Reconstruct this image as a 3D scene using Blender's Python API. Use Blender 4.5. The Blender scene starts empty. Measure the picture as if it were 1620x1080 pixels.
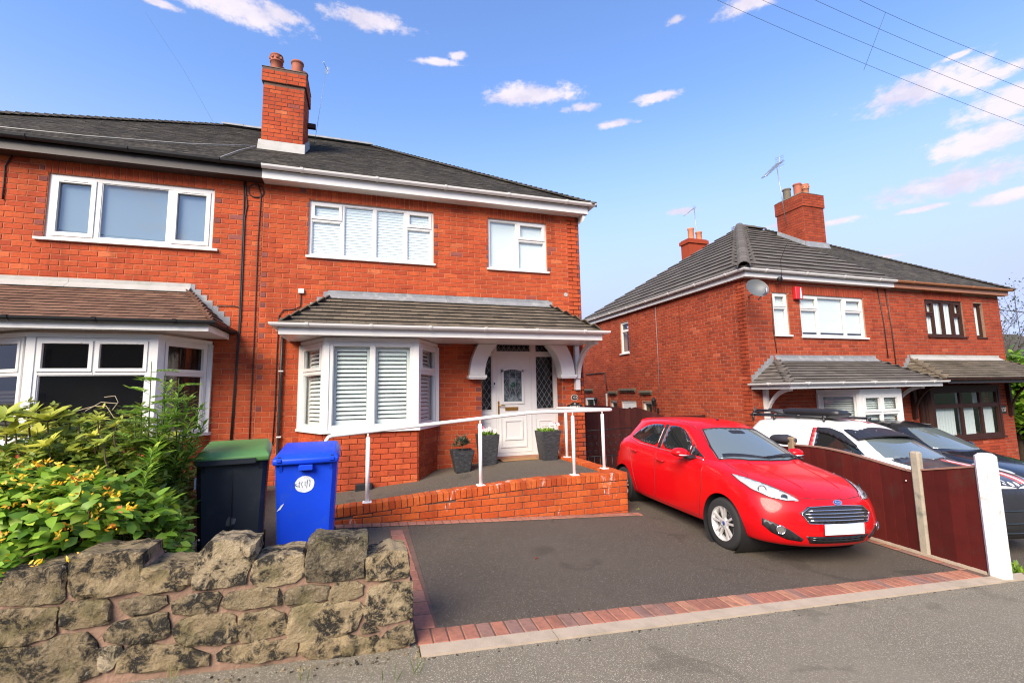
import bpy, bmesh, math, random
from mathutils import Vector, Matrix, noise
from mathutils.bvhtree import BVHTree
random.seed(7)
SC = bpy.context.scene
COL = SC.collection
V = Vector
R = math.radians

# ------------------------------------------------------------------ camera
F_PX = 725.0
yaw, pit, rol = R(17.93), R(6.36), R(-1.07)
fwd = V((math.sin(yaw)*math.cos(pit), math.cos(yaw)*math.cos(pit), math.sin(pit)))
rgt0 = V((math.cos(yaw), -math.sin(yaw), 0))
up0 = rgt0.cross(fwd)
rgt = rgt0*math.cos(rol) + up0*math.sin(rol)
upv = -rgt0*math.sin(rol) + up0*math.cos(rol)
EYE = V((0, 0, 1.6))
cd = bpy.data.cameras.new('camera'); cam = bpy.data.objects.new('camera', cd); COL.objects.link(cam)
cam.matrix_world = Matrix(((rgt.x, upv.x, -fwd.x, EYE.x), (rgt.y, upv.y, -fwd.y, EYE.y), (rgt.z, upv.z, -fwd.z, EYE.z), (0, 0, 0, 1)))
cd.sensor_width = 36; cd.lens = F_PX/1620*36; cd.clip_start = .05; cd.clip_end = 6000
SC.camera = cam

def ray(x, y):                      # direction of a photograph pixel (1620 wide), depth 1
    return rgt*((x-810)/F_PX) - upv*((y-540)/F_PX) + fwd
def proj(p):
    d = V(p) - EYE; z = d.dot(fwd)
    if z < .05: return None
    return 810 + F_PX*d.dot(rgt)/z, 540 - F_PX*d.dot(upv)/z, z

# ------------------------------------------------------------------ sky, sun, exposure
SUN_AZ, SUN_EL = R(222), R(36)      # azimuth from +Y towards +X: behind the camera, to its left
SKY_STRENGTH, SUN_STRENGTH, SUN_ANGLE, EXPOSURE = .066, 1.5, R(38), 2.45
world = bpy.data.worlds.new('World'); SC.world = world; world.use_nodes = True
wt = world.node_tree; wn = wt.nodes; wn.clear()
def N(t, kind, **kw):
    n = t.nodes.new(kind)
    for k, v in kw.items():
        if k[0] == 'i' and k[1:].isdigit(): n.inputs[int(k[1:])].default_value = v
        else: setattr(n, k, v)
    return n
def M(t, op, a, b=None, c=None, clamp=False):
    n = t.nodes.new('ShaderNodeMath'); n.operation = op; n.use_clamp = clamp
    for i, x in enumerate((a, b, c)):
        if x is None: continue
        if isinstance(x, (int, float)): n.inputs[i].default_value = x
        else: t.links.new(x, n.inputs[i])
    return n.outputs[0]
def mapr(t, x, a, b, c=0., d=1., smooth=True):
    n = t.nodes.new('ShaderNodeMapRange'); n.interpolation_type = 'SMOOTHSTEP' if smooth else 'LINEAR'
    t.links.new(x, n.inputs[0])
    for i, q in enumerate((a, b, c, d)): n.inputs[1+i].default_value = q
    return n.outputs[0]
def mixc(t, f, a, b):
    n = t.nodes.new('ShaderNodeMix'); n.data_type = 'RGBA'
    for s, x in ((0, f), (6, a), (7, b)):
        if isinstance(x, (int, float)): n.inputs[s].default_value = x
        elif isinstance(x, (tuple, list)): n.inputs[s].default_value = (*x[:3], 1)
        else: t.links.new(x, n.inputs[s])
    return n.outputs[2]
sky = N(wt, 'ShaderNodeTexSky', sky_type='NISHITA', sun_disc=False, sun_elevation=SUN_EL, sun_rotation=SUN_AZ, air_density=1.0, dust_density=.2, ozone_density=4.0, altitude=100)
tc = wn.new('ShaderNodeTexCoord'); D_ = tc.outputs['Generated']
def dotc(v):
    n = wt.nodes.new('ShaderNodeVectorMath'); n.operation = 'DOT_PRODUCT'; wt.links.new(D_, n.inputs[0]); n.inputs[1].default_value = tuple(v); return n.outputs['Value']
# clouds, each an uneven patch at its own place in the sky: (pixel x, y, half width, half height) in the photograph
CL = [(365, 8, 112, 26), (440, 22, 40, 16), (580, 30, 76, 17), (690, 98, 38, 6), (725, 88, 16, 7), (835, 150, 86, 19), (920, 171, 36, 8), (1042, 153, 44, 9), (975, 196, 40, 7), (1072, 31, 22, 8),
      (1190, 2, 78, 17), (1455, 142, 92, 26), (1545, 130, 60, 14), (1600, 160, 66, 25), (1560, 221, 74, 22), (1510, 288, 122, 24), (1600, 309, 50, 12), (1078, 334, 36, 8), (1250, 352, 40, 6), (1330, 350, 30, 6), (1515, 88, 22, 5), (1400, 407, 36, 5),
      (1460, 330, 40, 5), (250, 4, 40, 8)]
nz = N(wt, 'ShaderNodeTexNoise', i2=9.0, i3=7.0, i4=.6); wt.links.new(D_, nz.inputs[0])
mpx = N(wt, 'ShaderNodeMapping'); mpx.inputs['Scale'].default_value = (1, 1, 1.9); wt.links.new(D_, mpx.inputs[0]); wt.links.new(mpx.outputs[0], nz.inputs[0])
nz2 = N(wt, 'ShaderNodeTexNoise', i2=34.0, i3=7.0, i4=.66); wt.links.new(mpx.outputs[0], nz2.inputs[0])
acc = None; low = None
for (px, py, hw, hh) in CL:
    c = ray(px, py); L_ = c.length; c = c/L_
    t1 = V((0, 0, 1)).cross(c).normalized()*-1; t2 = t1.cross(c)*-1
    if t2.z < 0: t2 = -t2
    w_, h_ = hw/F_PX/L_*.95, hh/F_PX/L_*1.0
    a = M(wt, 'DIVIDE', dotc(t1), w_); b = M(wt, 'DIVIDE', dotc(t2), h_)
    m = M(wt, 'SUBTRACT', 1.0, M(wt, 'SQRT', M(wt, 'ADD', M(wt, 'MULTIPLY', a, a), M(wt, 'MULTIPLY', b, b))))
    m = M(wt, 'MULTIPLY', M(wt, 'GREATER_THAN', dotc(c), 0.), M(wt, 'MAXIMUM', M(wt, 'ADD', m, 1.0), 0.))
    acc = m if acc is None else M(wt, 'MAXIMUM', acc, m)
# the same kind of scattered cloud over the rest of the sky
nz3 = N(wt, 'ShaderNodeTexNoise', i2=3.2, i3=4.0, i4=.5); wt.links.new(mpx.outputs[0], nz3.inputs[0])
away = mapr(wt, dotc(fwd), .55, .1)
gen = M(wt, 'MULTIPLY', away, M(wt, 'MULTIPLY', mapr(wt, nz3.outputs[0], .46, .68), 1.55))
acc = M(wt, 'MAXIMUM', acc, gen)
noi = M(wt, 'ADD', M(wt, 'MULTIPLY', M(wt, 'SUBTRACT', nz.outputs[0], .5), 1.5), M(wt, 'MULTIPLY', M(wt, 'SUBTRACT', nz2.outputs[0], .5), 1.9))
cov = mapr(wt, M(wt, 'ADD', acc, noi), .90, 1.65)
# thin veil, denser towards the horizon
el = N(wt, 'ShaderNodeSeparateXYZ'); wt.links.new(D_, el.inputs[0])
veil = M(wt, 'MULTIPLY', mapr(wt, el.outputs[2], .56, .12), M(wt, 'ADD', .90, M(wt, 'MULTIPLY', nz3.outputs[0], .2)), clamp=True)
hs_ = wn.new('ShaderNodeHueSaturation'); hs_.inputs['Saturation'].default_value = 1.05; hs_.inputs['Hue'].default_value = .507; wt.links.new(sky.outputs[0], hs_.inputs['Color'])
hz = mixc(wt, veil, hs_.outputs[0], (1.75, 2.02, 3.1))
cloudc = mixc(wt, mapr(wt, nz.outputs[0], .35, .62), (2.25, 2.1, 2.5), (2.9, 2.65, 2.9))
skc = mixc(wt, M(wt, 'MULTIPLY', cov, .93), hz, cloudc)
bg = wn.new('ShaderNodeBackground'); wt.links.new(skc, bg.inputs[0]); bg.inputs[1].default_value = SKY_STRENGTH
wo = wn.new('ShaderNodeOutputWorld'); wt.links.new(bg.outputs[0], wo.inputs[0])
world.cycles.sampling_method = 'MANUAL'; world.cycles.sample_map_resolution = 512

sl = bpy.data.lights.new('sun', 'SUN'); so = bpy.data.objects.new('sun', sl); COL.objects.link(so)
sl.energy = SUN_STRENGTH; sl.angle = SUN_ANGLE; sl.color = (1, .87, .70)
sd = V((math.sin(SUN_AZ)*math.cos(SUN_EL), math.cos(SUN_AZ)*math.cos(SUN_EL), math.sin(SUN_EL)))
so.rotation_euler = (-sd).to_track_quat('-Z', 'Y').to_euler(); so.location = (0, -20, 30)
SC.view_settings.view_transform = 'Standard'; SC.view_settings.look = 'None'
SC.view_settings.exposure = EXPOSURE; SC.view_settings.gamma = 1; SC.view_settings.use_curve_mapping = False
SC.cycles.max_bounces = 8; SC.cycles.transparent_max_bounces = 16
SC.cycles.use_denoising = True; SC.cycles.filter_width = 1.15

# ------------------------------------------------------------------ object helpers
WL = {}                             # world position of every parent
def link(o, parent=None, kind=None):
    COL.objects.link(o)
    if parent is not None: o.parent = parent
    if kind: o['kind'] = kind
    return o
def thing(name, label, cat, loc=(0, 0, 0), rotz=0, group=None):
    o = bpy.data.objects.new(name, None); o.empty_display_size = .2; COL.objects.link(o)
    o.location = loc; o.rotation_euler = (0, 0, rotz); WL[o.name] = V(loc)
    o['label'] = label; o['category'] = cat
    if group: o['group'] = group
    return o
def tag(o, label, cat, group=None):
    o['label'] = label; o['category'] = cat
    if group: o['group'] = group
    return o
def put(name, me, mat, parent=None, at=None, kind=None, local=False, rot=None, label=None):
    """one mesh object. Vertices are in world coordinates (or, with at=, relative to the world point at); local=True: relative to the parent."""
    o = bpy.data.objects.new(name, me)
    if mat is not None and not me.materials:
        for m in (mat if isinstance(mat, (list, tuple)) else [mat]): me.materials.append(m)
    w = V(at) if at is not None else V((0, 0, 0))
    if parent is not None and not local:
        o.location = w - WL[parent.name]
    else: o.location = w
    WL[o.name] = w if not local else V((0, 0, 0))
    if rot is not None: o.rotation_euler = rot
    if label: o['label'] = label
    return link(o, parent, kind)

class MB:
    def __init__(s): s.v = []; s.f = []; s.t = []; s.sm = []; s.mi = {}
    def add(s, vs, fs, tone=.5, smooth=False):
        b = len(s.v); s.v += [tuple(p) for p in vs]
        for f in fs: s.f.append([b+i for i in f]); s.t.append(tone); s.sm.append(smooth)
    def box(s, a, b, tone=.5):
        x0, y0, z0 = a; x1, y1, z1 = b
        s.hexa([(x0, y0, z0), (x1, y0, z0), (x1, y1, z0), (x0, y1, z0), (x0, y0, z1), (x1, y0, z1), (x1, y1, z1), (x0, y1, z1)], tone)
    def hexa(s, p, tone=.5):
        s.add(p, [(0, 3, 2, 1), (4, 5, 6, 7), (0, 1, 5, 4), (1, 2, 6, 5), (2, 3, 7, 6), (3, 0, 4, 7)], tone)
    def rbox(s, a, b, r=.01, tone=.5):               # box with chamfered vertical and top edges
        x0, y0, z0 = a; x1, y1, z1 = b
        def ring(x0, y0, x1, y1, z, r): return [(x0+r, y0, z), (x1-r, y0, z), (x1, y0+r, z), (x1, y1-r, z), (x1-r, y1, z), (x0+r, y1, z), (x0, y1-r, z), (x0, y0+r, z)]
        vs = ring(x0+r, y0+r, x1-r, y1-r, z0, r*.5) + ring(x0, y0, x1, y1, z0+r, r) + ring(x0, y0, x1, y1, z1-r, r) + ring(x0+r, y0+r, x1-r, y1-r, z1, r*.5)
        fs = [tuple(range(7, -1, -1)), tuple(range(24, 32))]
        for k in range(3):
            for i in range(8): fs.append((k*8+i, k*8+(i+1) % 8, k*8+8+(i+1) % 8, k*8+8+i))
        s.add(vs, fs, tone)
    def prism(s, poly, off, tone=.5, cap=True):      # polygon (3D points) swept by the vector off
        n = len(poly); off = V(off)
        vs = [V(p) for p in poly] + [V(p)+off for p in poly]
        fs = [(i, (i+1) % n, n+(i+1) % n, n+i) for i in range(n)]
        if cap: fs += [tuple(range(n-1, -1, -1)), tuple(range(n, 2*n))]
        s.add(vs, fs, tone)
    def tube(s, pts, r, n=8, tone=.5, cap=True, closed=False):
        pts = [V(p) for p in pts]; m = len(pts); rs = r if isinstance(r, (list, tuple)) else [r]*m
        vs = []; a = None
        for i, p in enumerate(pts):
            d = (pts[min(i+1, m-1)]-pts[max(i-1, 0)])
            if d.length < 1e-9: d = V((0, 0, 1))
            d.normalize()
            if a is None or abs(a.dot(d)) > .98:
                a = V((0, 0, 1)).cross(d) if abs(d.z) < .9 else V((1, 0, 0)).cross(d)
            a = (a - d*a.dot(d)).normalized(); b = d.cross(a)
            for k in range(n):
                t = 2*math.pi*k/n; vs.append(p + (a*math.cos(t)+b*math.sin(t))*rs[i])
        fs = [(i*n+k, i*n+(k+1) % n, (i+1)*n+(k+1) % n, (i+1)*n+k) for i in range(m-1) for k in range(n)]
        base = len(s.v); s.add(vs, fs, tone, True)
        if cap: s.add([vs[k] for k in range(n)] + [vs[(m-1)*n+k] for k in range(n)], [tuple(range(n-1, -1, -1)), tuple(range(n, 2*n))], tone)
    def lathe(s, prof, c=(0, 0, 0), n=20, tone=.5, axis='z'):
        vs = []; m = len(prof)
        for (r, h) in prof:
            for k in range(n):
                t = 2*math.pi*k/n; a, b = r*math.cos(t), r*math.sin(t)
                vs.append((c[0]+a, c[1]+b, c[2]+h) if axis == 'z' else (c[0]+h, c[1]+a, c[2]+b) if axis == 'x' else (c[0]+a, c[1]+h, c[2]+b))
        fs = []
        for i in range(m-1):
            for k in range(n):
                q = (i*n+k, i*n+(k+1) % n, (i+1)*n+(k+1) % n, (i+1)*n+k)
                fs.append(q if axis != 'y' else q[::-1])
        s.add(vs, fs, tone, True)
    def mesh(s, name='m', recalc=False):
        me = bpy.data.meshes.new(name); me.from_pydata(s.v, [], s.f)
        if s.f:
            at = me.attributes.new('tone', 'FLOAT', 'FACE'); at.data.foreach_set('value', s.t)
            me.polygons.foreach_set('use_smooth', s.sm)
            for i_, k_ in s.mi.items(): me.polygons[i_].material_index = k_
        if recalc:
            bm = bmesh.new(); bm.from_mesh(me); bmesh.ops.remove_doubles(bm, verts=bm.verts, dist=1e-5); bmesh.ops.recalc_face_normals(bm, faces=bm.faces); bm.to_mesh(me); bm.free()
        me.update(); return me
    def put(s, name, mat, parent=None, recalc=True, **kw):
        return put(name, s.mesh(name, recalc), mat, parent, **kw)

class PL:
    """a vertical plane: origin, horizontal direction u, outward normal n; z is height. p(u, z, d): d metres proud of the plane"""
    def __init__(s, o, u):
        s.o = V(o); s.u = V(u).normalized(); s.n = V((s.u.y, -s.u.x, 0)); s.ang = math.atan2(s.u.y, s.u.x)
    def p(s, u, z, d=0.): return V((s.o.x+s.u.x*u+s.n.x*d, s.o.y+s.u.y*u+s.n.y*d, s.o.z+z))
    def box(s, m, u0, u1, z0, z1, d0, d1, tone=.5):
        m.hexa([s.p(u0, z0, d1), s.p(u1, z0, d1), s.p(u1, z0, d0), s.p(u0, z0, d0), s.p(u0, z1, d1), s.p(u1, z1, d1), s.p(u1, z1, d0), s.p(u0, z1, d0)], tone)
    def quad(s, m, u0, u1, z0, z1, d=0., tone=.5):
        m.add([s.p(u0, z0, d), s.p(u1, z0, d), s.p(u1, z1, d), s.p(u0, z1, d)], [(0, 1, 2, 3)], tone)
    def bar(s, m, a, b, w, d0, d1, tone=.5):        # straight bar from a to b (u, z) in the plane
        du, dz = b[0]-a[0], b[1]-a[1]; L = math.hypot(du, dz); pu, pz = -dz/L*w/2, du/L*w/2
        q = [(a[0]+pu, a[1]+pz), (a[0]-pu, a[1]-pz), (b[0]-pu, b[1]-pz), (b[0]+pu, b[1]+pz)]
        m.hexa([s.p(*x, d0) for x in q] + [s.p(*x, d1) for x in q], tone)
def screen_size(p):
    q = proj(p)
    if q is None or not (-60 < q[0] < 1680 and -60 < q[1] < 1140): return 0
    return 1/q[2]
# ------------------------------------------------------------------ materials
MATS = {}
def newmat(name):
    m = bpy.data.materials.new(name); m.use_nodes = True; t = m.node_tree; t.nodes.clear()
    out = t.nodes.new('ShaderNodeOutputMaterial'); b = t.nodes.new('ShaderNodeBsdfPrincipled'); t.links.new(b.outputs[0], out.inputs[0])
    MATS[name] = m; return m, t, b
def setc(t, b, key, x):
    if isinstance(x, (int, float)): b.inputs[key].default_value = x
    elif isinstance(x, (tuple, list)): b.inputs[key].default_value = (*x[:3], 1)
    else: t.links.new(x, b.inputs[key])
def coords(t, scale=(1, 1, 1), world_=True):
    tcn = t.nodes.new('ShaderNodeNewGeometry' if world_ else 'ShaderNodeTexCoord')
    mp = t.nodes.new('ShaderNodeMapping'); mp.inputs['Scale'].default_value = scale
    t.links.new(tcn.outputs['Position' if world_ else 'Object'], mp.inputs[0]); return mp.outputs[0]
def noisef(t, co, scale, detail=4., rough=.55, dist=0.):
    n = N(t, 'ShaderNodeTexNoise', i2=scale, i3=detail, i4=rough); n.inputs['Distortion'].default_value = dist
    t.links.new(co, n.inputs[0]); return n.outputs[0]
def ramp(t, f, stops):
    n = t.nodes.new('ShaderNodeValToRGB'); el = n.color_ramp.elements
    while len(el) < len(stops): el.new(.5)
    for e, (p, c) in zip(el, stops): e.position = p; e.color = (*c, 1)
    t.links.new(f, n.inputs[0]); return n.outputs[0]
def bump(t, b, h, strength=.3, dist=.01):
    n = t.nodes.new('ShaderNodeBump'); n.inputs['Strength'].default_value = strength; n.inputs['Distance'].default_value = dist
    t.links.new(h, n.inputs['Height']); t.links.new(n.outputs[0], b.inputs['Normal'])
def tonef(t, single):
    if single:
        oi = t.nodes.new('ShaderNodeObjectInfo'); s = t.nodes.new('ShaderNodeSeparateColor'); t.links.new(oi.outputs['Color'], s.inputs[0]); return s.outputs[0]
    a = t.nodes.new('ShaderNodeAttribute'); a.attribute_name = 'tone'; return a.outputs['Fac']
def simple(name, c, rough=.5, metal=0., var=.0, vscale=6., bmp=0., bscale=40., spec=.5, coat=0., world_=True, dirt=None, dscale=3., ovar=0.):
    m, t, b = newmat(name); co = coords(t, world_=world_)
    col = c
    if var:
        f = noisef(t, co, vscale, 5.)
        col = mixc(t, f, tuple(x*(1-var) for x in c), tuple(min(1, x*(1+var)) for x in c))
    if dirt:
        f = mapr(t, noisef(t, co, dscale, 6., .65), .5, .75); col = mixc(t, f, col, dirt)
    if ovar:
        oi = t.nodes.new('ShaderNodeObjectInfo'); sc_ = M(t, 'ADD', 1-ovar, M(t, 'MULTIPLY', oi.outputs['Random'], 2*ovar)); hs = t.nodes.new('ShaderNodeHueSaturation'); t.links.new(sc_, hs.inputs['Value'])
        if isinstance(col, (tuple, list)): hs.inputs['Color'].default_value = (*col[:3], 1)
        else: t.links.new(col, hs.inputs['Color'])
        col = hs.outputs[0]
    setc(t, b, 'Base Color', col); setc(t, b, 'Roughness', rough); setc(t, b, 'Metallic', metal)
    b.inputs['Specular IOR Level'].default_value = spec
    if coat: b.inputs['Coat Weight'].default_value = coat; b.inputs['Coat Roughness'].default_value = .03
    if bmp: bump(t, b, noisef(t, co, bscale, 5.), bmp, .01)
    return m
def brick_mat(name, stops, single=False, wear=(.22, .045, .022), white=None, wscale=2.2):
    m, t, b = newmat(name); co = coords(t)
    col = ramp(t, tonef(t, single), stops)
    f = noisef(t, co, 26., 5., .6); col = mixc(t, M(t, 'MULTIPLY', mapr(t, f, .42, .72), .45), col, wear)
    f9 = noisef(t, co, 60., 4., .7); col = mixc(t, M(t, 'MULTIPLY', mapr(t, f9, .5, .75), .3), col, tuple(min(1, x*2.2) for x in wear))
    g = noisef(t, co, 1.3, 4.); col = mixc(t, M(t, 'MULTIPLY', mapr(t, g, .42, .7), .28), col, wear)
    sk = noisef(t, coords(t, (2.6, 2.6, .35)), 1.6, 5., .6); col = mixc(t, M(t, 'MULTIPLY', mapr(t, sk, .48, .72), .38), col, tuple(x*.55 for x in wear))
    if white:
        h = noisef(t, coords(t, (2.2, 2.2, .7)), wscale, 6., .7); col = mixc(t, M(t, 'MULTIPLY', mapr(t, h, .60, .68), .8), col, white)
    setc(t, b, 'Base Color', col); setc(t, b, 'Roughness', .82); b.inputs['Specular IOR Level'].default_value = .12
    bump(t, b, noisef(t, co, 90., 5., .6), .35, .006)
    return m
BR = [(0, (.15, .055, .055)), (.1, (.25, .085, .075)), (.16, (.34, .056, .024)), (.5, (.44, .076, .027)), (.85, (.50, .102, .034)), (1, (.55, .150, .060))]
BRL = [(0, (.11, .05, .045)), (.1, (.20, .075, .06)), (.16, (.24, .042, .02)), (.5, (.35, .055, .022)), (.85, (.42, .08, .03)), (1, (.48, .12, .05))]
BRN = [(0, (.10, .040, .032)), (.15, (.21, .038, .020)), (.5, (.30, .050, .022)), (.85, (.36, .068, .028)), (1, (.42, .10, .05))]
BRR = [(0, (.36, .055, .014)), (.5, (.49, .092, .021)), (1, (.58, .14, .034))]
M_brick, M_brick1 = brick_mat('brick', BR), brick_mat('brick_single', BR, True)
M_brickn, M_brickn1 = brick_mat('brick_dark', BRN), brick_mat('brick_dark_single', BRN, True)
M_brickr, M_brickr1 = brick_mat('brick_ramp', BRR, white=(.72, .64, .58)), brick_mat('brick_ramp_single', BRR, True, white=(.72, .64, .58))
M_mortar = simple('mortar', (.45, .165, .082), .95, var=.3, vscale=9., bmp=.4, bscale=60., dirt=(.3, .12, .07), dscale=1.5)
M_mortarn = simple('mortar_grey', (.33, .17, .11), .95, var=.3, vscale=9.)
M_mortard = simple('mortar_dark', (.12, .07, .05), .95, var=.4, vscale=9.)
M_upvc = simple('white_plastic', (.68, .67, .64), .3, var=.02, vscale=2.)
M_white = simple('white_paint', (.70, .69, .66), .45, var=.05, vscale=4., dirt=(.66, .63, .57), dscale=5.)
M_rail = simple('white_rail_paint', (.80, .79, .77), .35)
M_blackpl = simple('black_plastic', (.018, .018, .02), .42, var=.3)
M_cable = simple('black_cable', (.02, .016, .015), .6)
M_fascia_brown = simple('brown_fascia', (.035, .024, .020), .5, var=.3)
M_orange = simple('tan_gutter', (.36, .15, .07), .45, var=.1)
M_darkwood = simple('dark_brown_frame', (.042, .015, .010), .6, var=.3, spec=.25)
M_lead = simple('lead_flashing', (.20, .21, .22), .55, var=.35, vscale=7., dirt=(.34, .34, .32), dscale=6., bmp=.2, bscale=20.)
M_lead2 = simple('pale_lead', (.36, .35, .325), .6, var=.25, vscale=8., dirt=(.25, .26, .22), dscale=4.)
M_pot = simple('terracotta', (.34, .10, .055), .8, var=.3, vscale=10., dirt=(.12, .06, .04), dscale=6.)
M_potp = simple('pale_terracotta', (.50, .19, .10), .8, var=.2, vscale=10.)
M_cap = simple('chimney_mortar_cap', (.14, .12, .085), .95, var=.5, vscale=14., bmp=.6, bscale=30.)
M_brass = simple('brass', (.62, .38, .10), .3, 1.)
M_steel = simple('galvanised', (.35, .36, .37), .45, .8)
M_alu = simple('silver_alloy', (.66, .65, .63), .38, .45)
M_chrome = simple('chrome', (.78, .78, .79), .12, 1.)
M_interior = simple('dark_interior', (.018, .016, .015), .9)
M_slat = simple('blind_slat', (.74, .77, .75), .5)
M_curtain = simple('net_curtain', (.58, .61, .62), .8, var=.12, vscale=30.)
M_skyrefl = simple('painted_sky_reflection', (.17, .24, .33), .7)  # blue-grey of reflected sky, put into the colour
M_soil = simple('soil', (.045, .03, .02), .95, var=.5, vscale=20., bmp=.8, bscale=40.)
M_conc = simple('concrete', (.32, .28, .21), .9, var=.25, vscale=12., dirt=(.16, .16, .12), dscale=7., bmp=.4, bscale=70.)
M_kerb = simple('kerb_concrete', (.40, .32, .235), .9, var=.18, vscale=9., dirt=(.30, .25, .18), dscale=4., bmp=.4, bscale=90.)
M_whitepost = simple('painted_concrete', (.76, .75, .73), .75, var=.06, vscale=9., bmp=.7, bscale=24., dirt=(.42, .39, .33), dscale=6.)
M_fence = simple('maroon_board', (.080, .009, .007), .8, var=.3, vscale=5., bmp=.25, bscale=50., spec=.2, dirt=(.06, .03, .022), dscale=2., ovar=.25)
M_trim = simple('fence_trim', (.26, .14, .10), .7, var=.3)
M_gate = simple('brown_board', (.060, .014, .011), .8, var=.4, vscale=9., spec=.2, ovar=.25)
M_tshade = simple('tile_edge_shade', (.022, .020, .017), .95)  # near-black lower tile ends: the shadow line under each row, painted in
M_coir = simple('coir', (.32, .17, .07), .95, var=.3, vscale=60., bmp=.6, bscale=200.)
M_planter = None
def glass_mat(name, ior, tint=(.92, .97, .96), rough=.0):
    m, t, b = newmat(name); t.nodes.remove(b)
    out = [n for n in t.nodes if n.type == 'OUTPUT_MATERIAL'][0]
    tr = N(t, 'ShaderNodeBsdfTransparent'); tr.inputs[0].default_value = (*tint, 1)
    gl = N(t, 'ShaderNodeBsdfGlossy'); gl.inputs['Roughness'].default_value = rough
    co = coords(t); bn = t.nodes.new('ShaderNodeBump'); bn.inputs['Strength'].default_value = .02; bn.inputs['Distance'].default_value = .02
    t.links.new(noisef(t, co, 2.2, 2.), bn.inputs['Height']); t.links.new(bn.outputs[0], gl.inputs['Normal'])
    fr = N(t, 'ShaderNodeFresnel'); ge = t.nodes.new('ShaderNodeNewGeometry')      # a thin pane: the same reflection from both sides
    t.links.new(M(t, 'ADD', M(t, 'MULTIPLY', ge.outputs['Backfacing'], 1/ior-ior), ior), fr.inputs[0])
    mx = N(t, 'ShaderNodeMixShader'); t.links.new(fr.outputs[0], mx.inputs[0]); t.links.new(tr.outputs[0], mx.inputs[1]); t.links.new(gl.outputs[0], mx.inputs[2]); t.links.new(mx.outputs[0], out.inputs[0])
    return m
M_glass = glass_mat('window_glass', 1.75)
M_glassr = glass_mat('window_glass_bright', 2.3)
def tile_mat(name, stops, single=False, lichen=(.22, .21, .13), lamt=.5, rough=.85):
    m, t, b = newmat(name); co = coords(t)
    col = ramp(t, tonef(t, single), stops)
    f = noisef(t, co, 9., 6., .7); col = mixc(t, M(t, 'MULTIPLY', mapr(t, f, .52, .72), lamt), col, lichen)
    g = noisef(t, co, 1.1, 4.); col = mixc(t, M(t, 'MULTIPLY', mapr(t, g, .45, .7), .45), col, stops[0][1])
    h = noisef(t, co, 45., 3., .6); col = mixc(t, M(t, 'MULTIPLY', mapr(t, h, .6, .75), .35), col, lichen)
    setc(t, b, 'Base Color', col); setc(t, b, 'Roughness', rough); b.inputs['Specular IOR Level'].default_value = .25
    bump(t, b, noisef(t, co, 70., 5., .6), .4, .006)
    return m
TD = [(0, (.028, .025, .020)), (.5, (.062, .054, .043)), (1, (.105, .09, .068))]
TP = [(0, (.065, .052, .038)), (.5, (.115, .092, .068)), (1, (.165, .13, .09))]
TB = [(0, (.10, .05, .033)), (.5, (.155, .08, .052)), (1, (.21, .115, .075))]
TG = [(0, (.078, .067, .058)), (.5, (.112, .098, .086)), (1, (.145, .127, .11))]
TV = [(0, (.085, .07, .045)), (.5, (.135, .11, .08)), (1, (.18, .145, .11))]
M_tD = tile_mat('roof_tile_dark', TD, lamt=.55, lichen=(.17, .155, .10))
M_tP, M_tP1 = tile_mat('porch_tile', TP), tile_mat('porch_tile_single', TP, True)
M_tB, M_tB1 = tile_mat('brown_tile', TB, lamt=.2), tile_mat('brown_tile_single', TB, True, lamt=.2)
M_tG, M_tG1 = tile_mat('grey_tile', TG, lamt=.2), tile_mat('grey_tile_single', TG, True, lamt=.2)
M_tV, M_tV1 = tile_mat('mossy_tile', TV, lamt=.6), tile_mat('mossy_tile_single', TV, True, lamt=.6)
def tarmac(name, c, chip, amt, big):
    m, t, b = newmat(name); co = coords(t)
    vo = t.nodes.new('ShaderNodeTexVoronoi'); vo.inputs['Scale'].default_value = 230.; t.links.new(co, vo.inputs['Vector'])
    s = t.nodes.new('ShaderNodeSeparateColor'); t.links.new(vo.outputs['Color'], s.inputs[0])
    col = ramp(t, s.outputs[0], [(0, tuple(x*.72 for x in c)), (.55, c), (1-amt, tuple(x*1.2 for x in c)), (min(.999, 1-amt*.6), chip)])
    vo2 = t.nodes.new('ShaderNodeTexVoronoi'); vo2.inputs['Scale'].default_value = 38.; t.links.new(co, vo2.inputs['Vector'])
    s2 = t.nodes.new('ShaderNodeSeparateColor'); t.links.new(vo2.outputs['Color'], s2.inputs[0])
    sp = M(t, 'MULTIPLY', M(t, 'GREATER_THAN', s2.outputs[1], .93), M(t, 'LESS_THAN', vo2.outputs['Distance'], .22))
    col = mixc(t, M(t, 'MULTIPLY', sp, .45), col, chip)
    g = noisef(t, co, .7, 5., .6); col = mixc(t, M(t, 'MULTIPLY', mapr(t, g, .4, .7), .45), col, big)
    h = noisef(t, co, 4., 6., .7); col = mixc(t, M(t, 'MULTIPLY', mapr(t, h, .55, .75), .35), col, tuple(x*.6 for x in c))
    o1 = noisef(t, co, 1.7, 3., .5, .8); col = mixc(t, M(t, 'MULTIPLY', mapr(t, o1, .60, .68), .4), col, tuple(x*.45 for x in c))
    o2 = noisef(t, coords(t, (1.2, .5, 1)), 2.4, 6., .75, 1.2); col = mixc(t, M(t, 'MULTIPLY', mapr(t, o2, .60, .78), .4), col, tuple(min(1, x*1.9) for x in c))
    setc(t, b, 'Base Color', col); setc(t, b, 'Roughness', .92); b.inputs['Specular IOR Level'].default_value = .3
    bump(t, b, vo.outputs['Distance'], .55, .004)
    return m
M_drive = tarmac('drive_tarmac', (.080, .065, .049), (.28, .25, .20), .05, (.105, .086, .066))
M_ramp = tarmac('ramp_tarmac', (.105, .085, .064), (.3, .27, .22), .05, (.135, .11, .082))
M_pave = tarmac('pavement_tarmac', (.185, .160, .115), (.44, .40, .31), .12, (.23, .20, .148))
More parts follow.
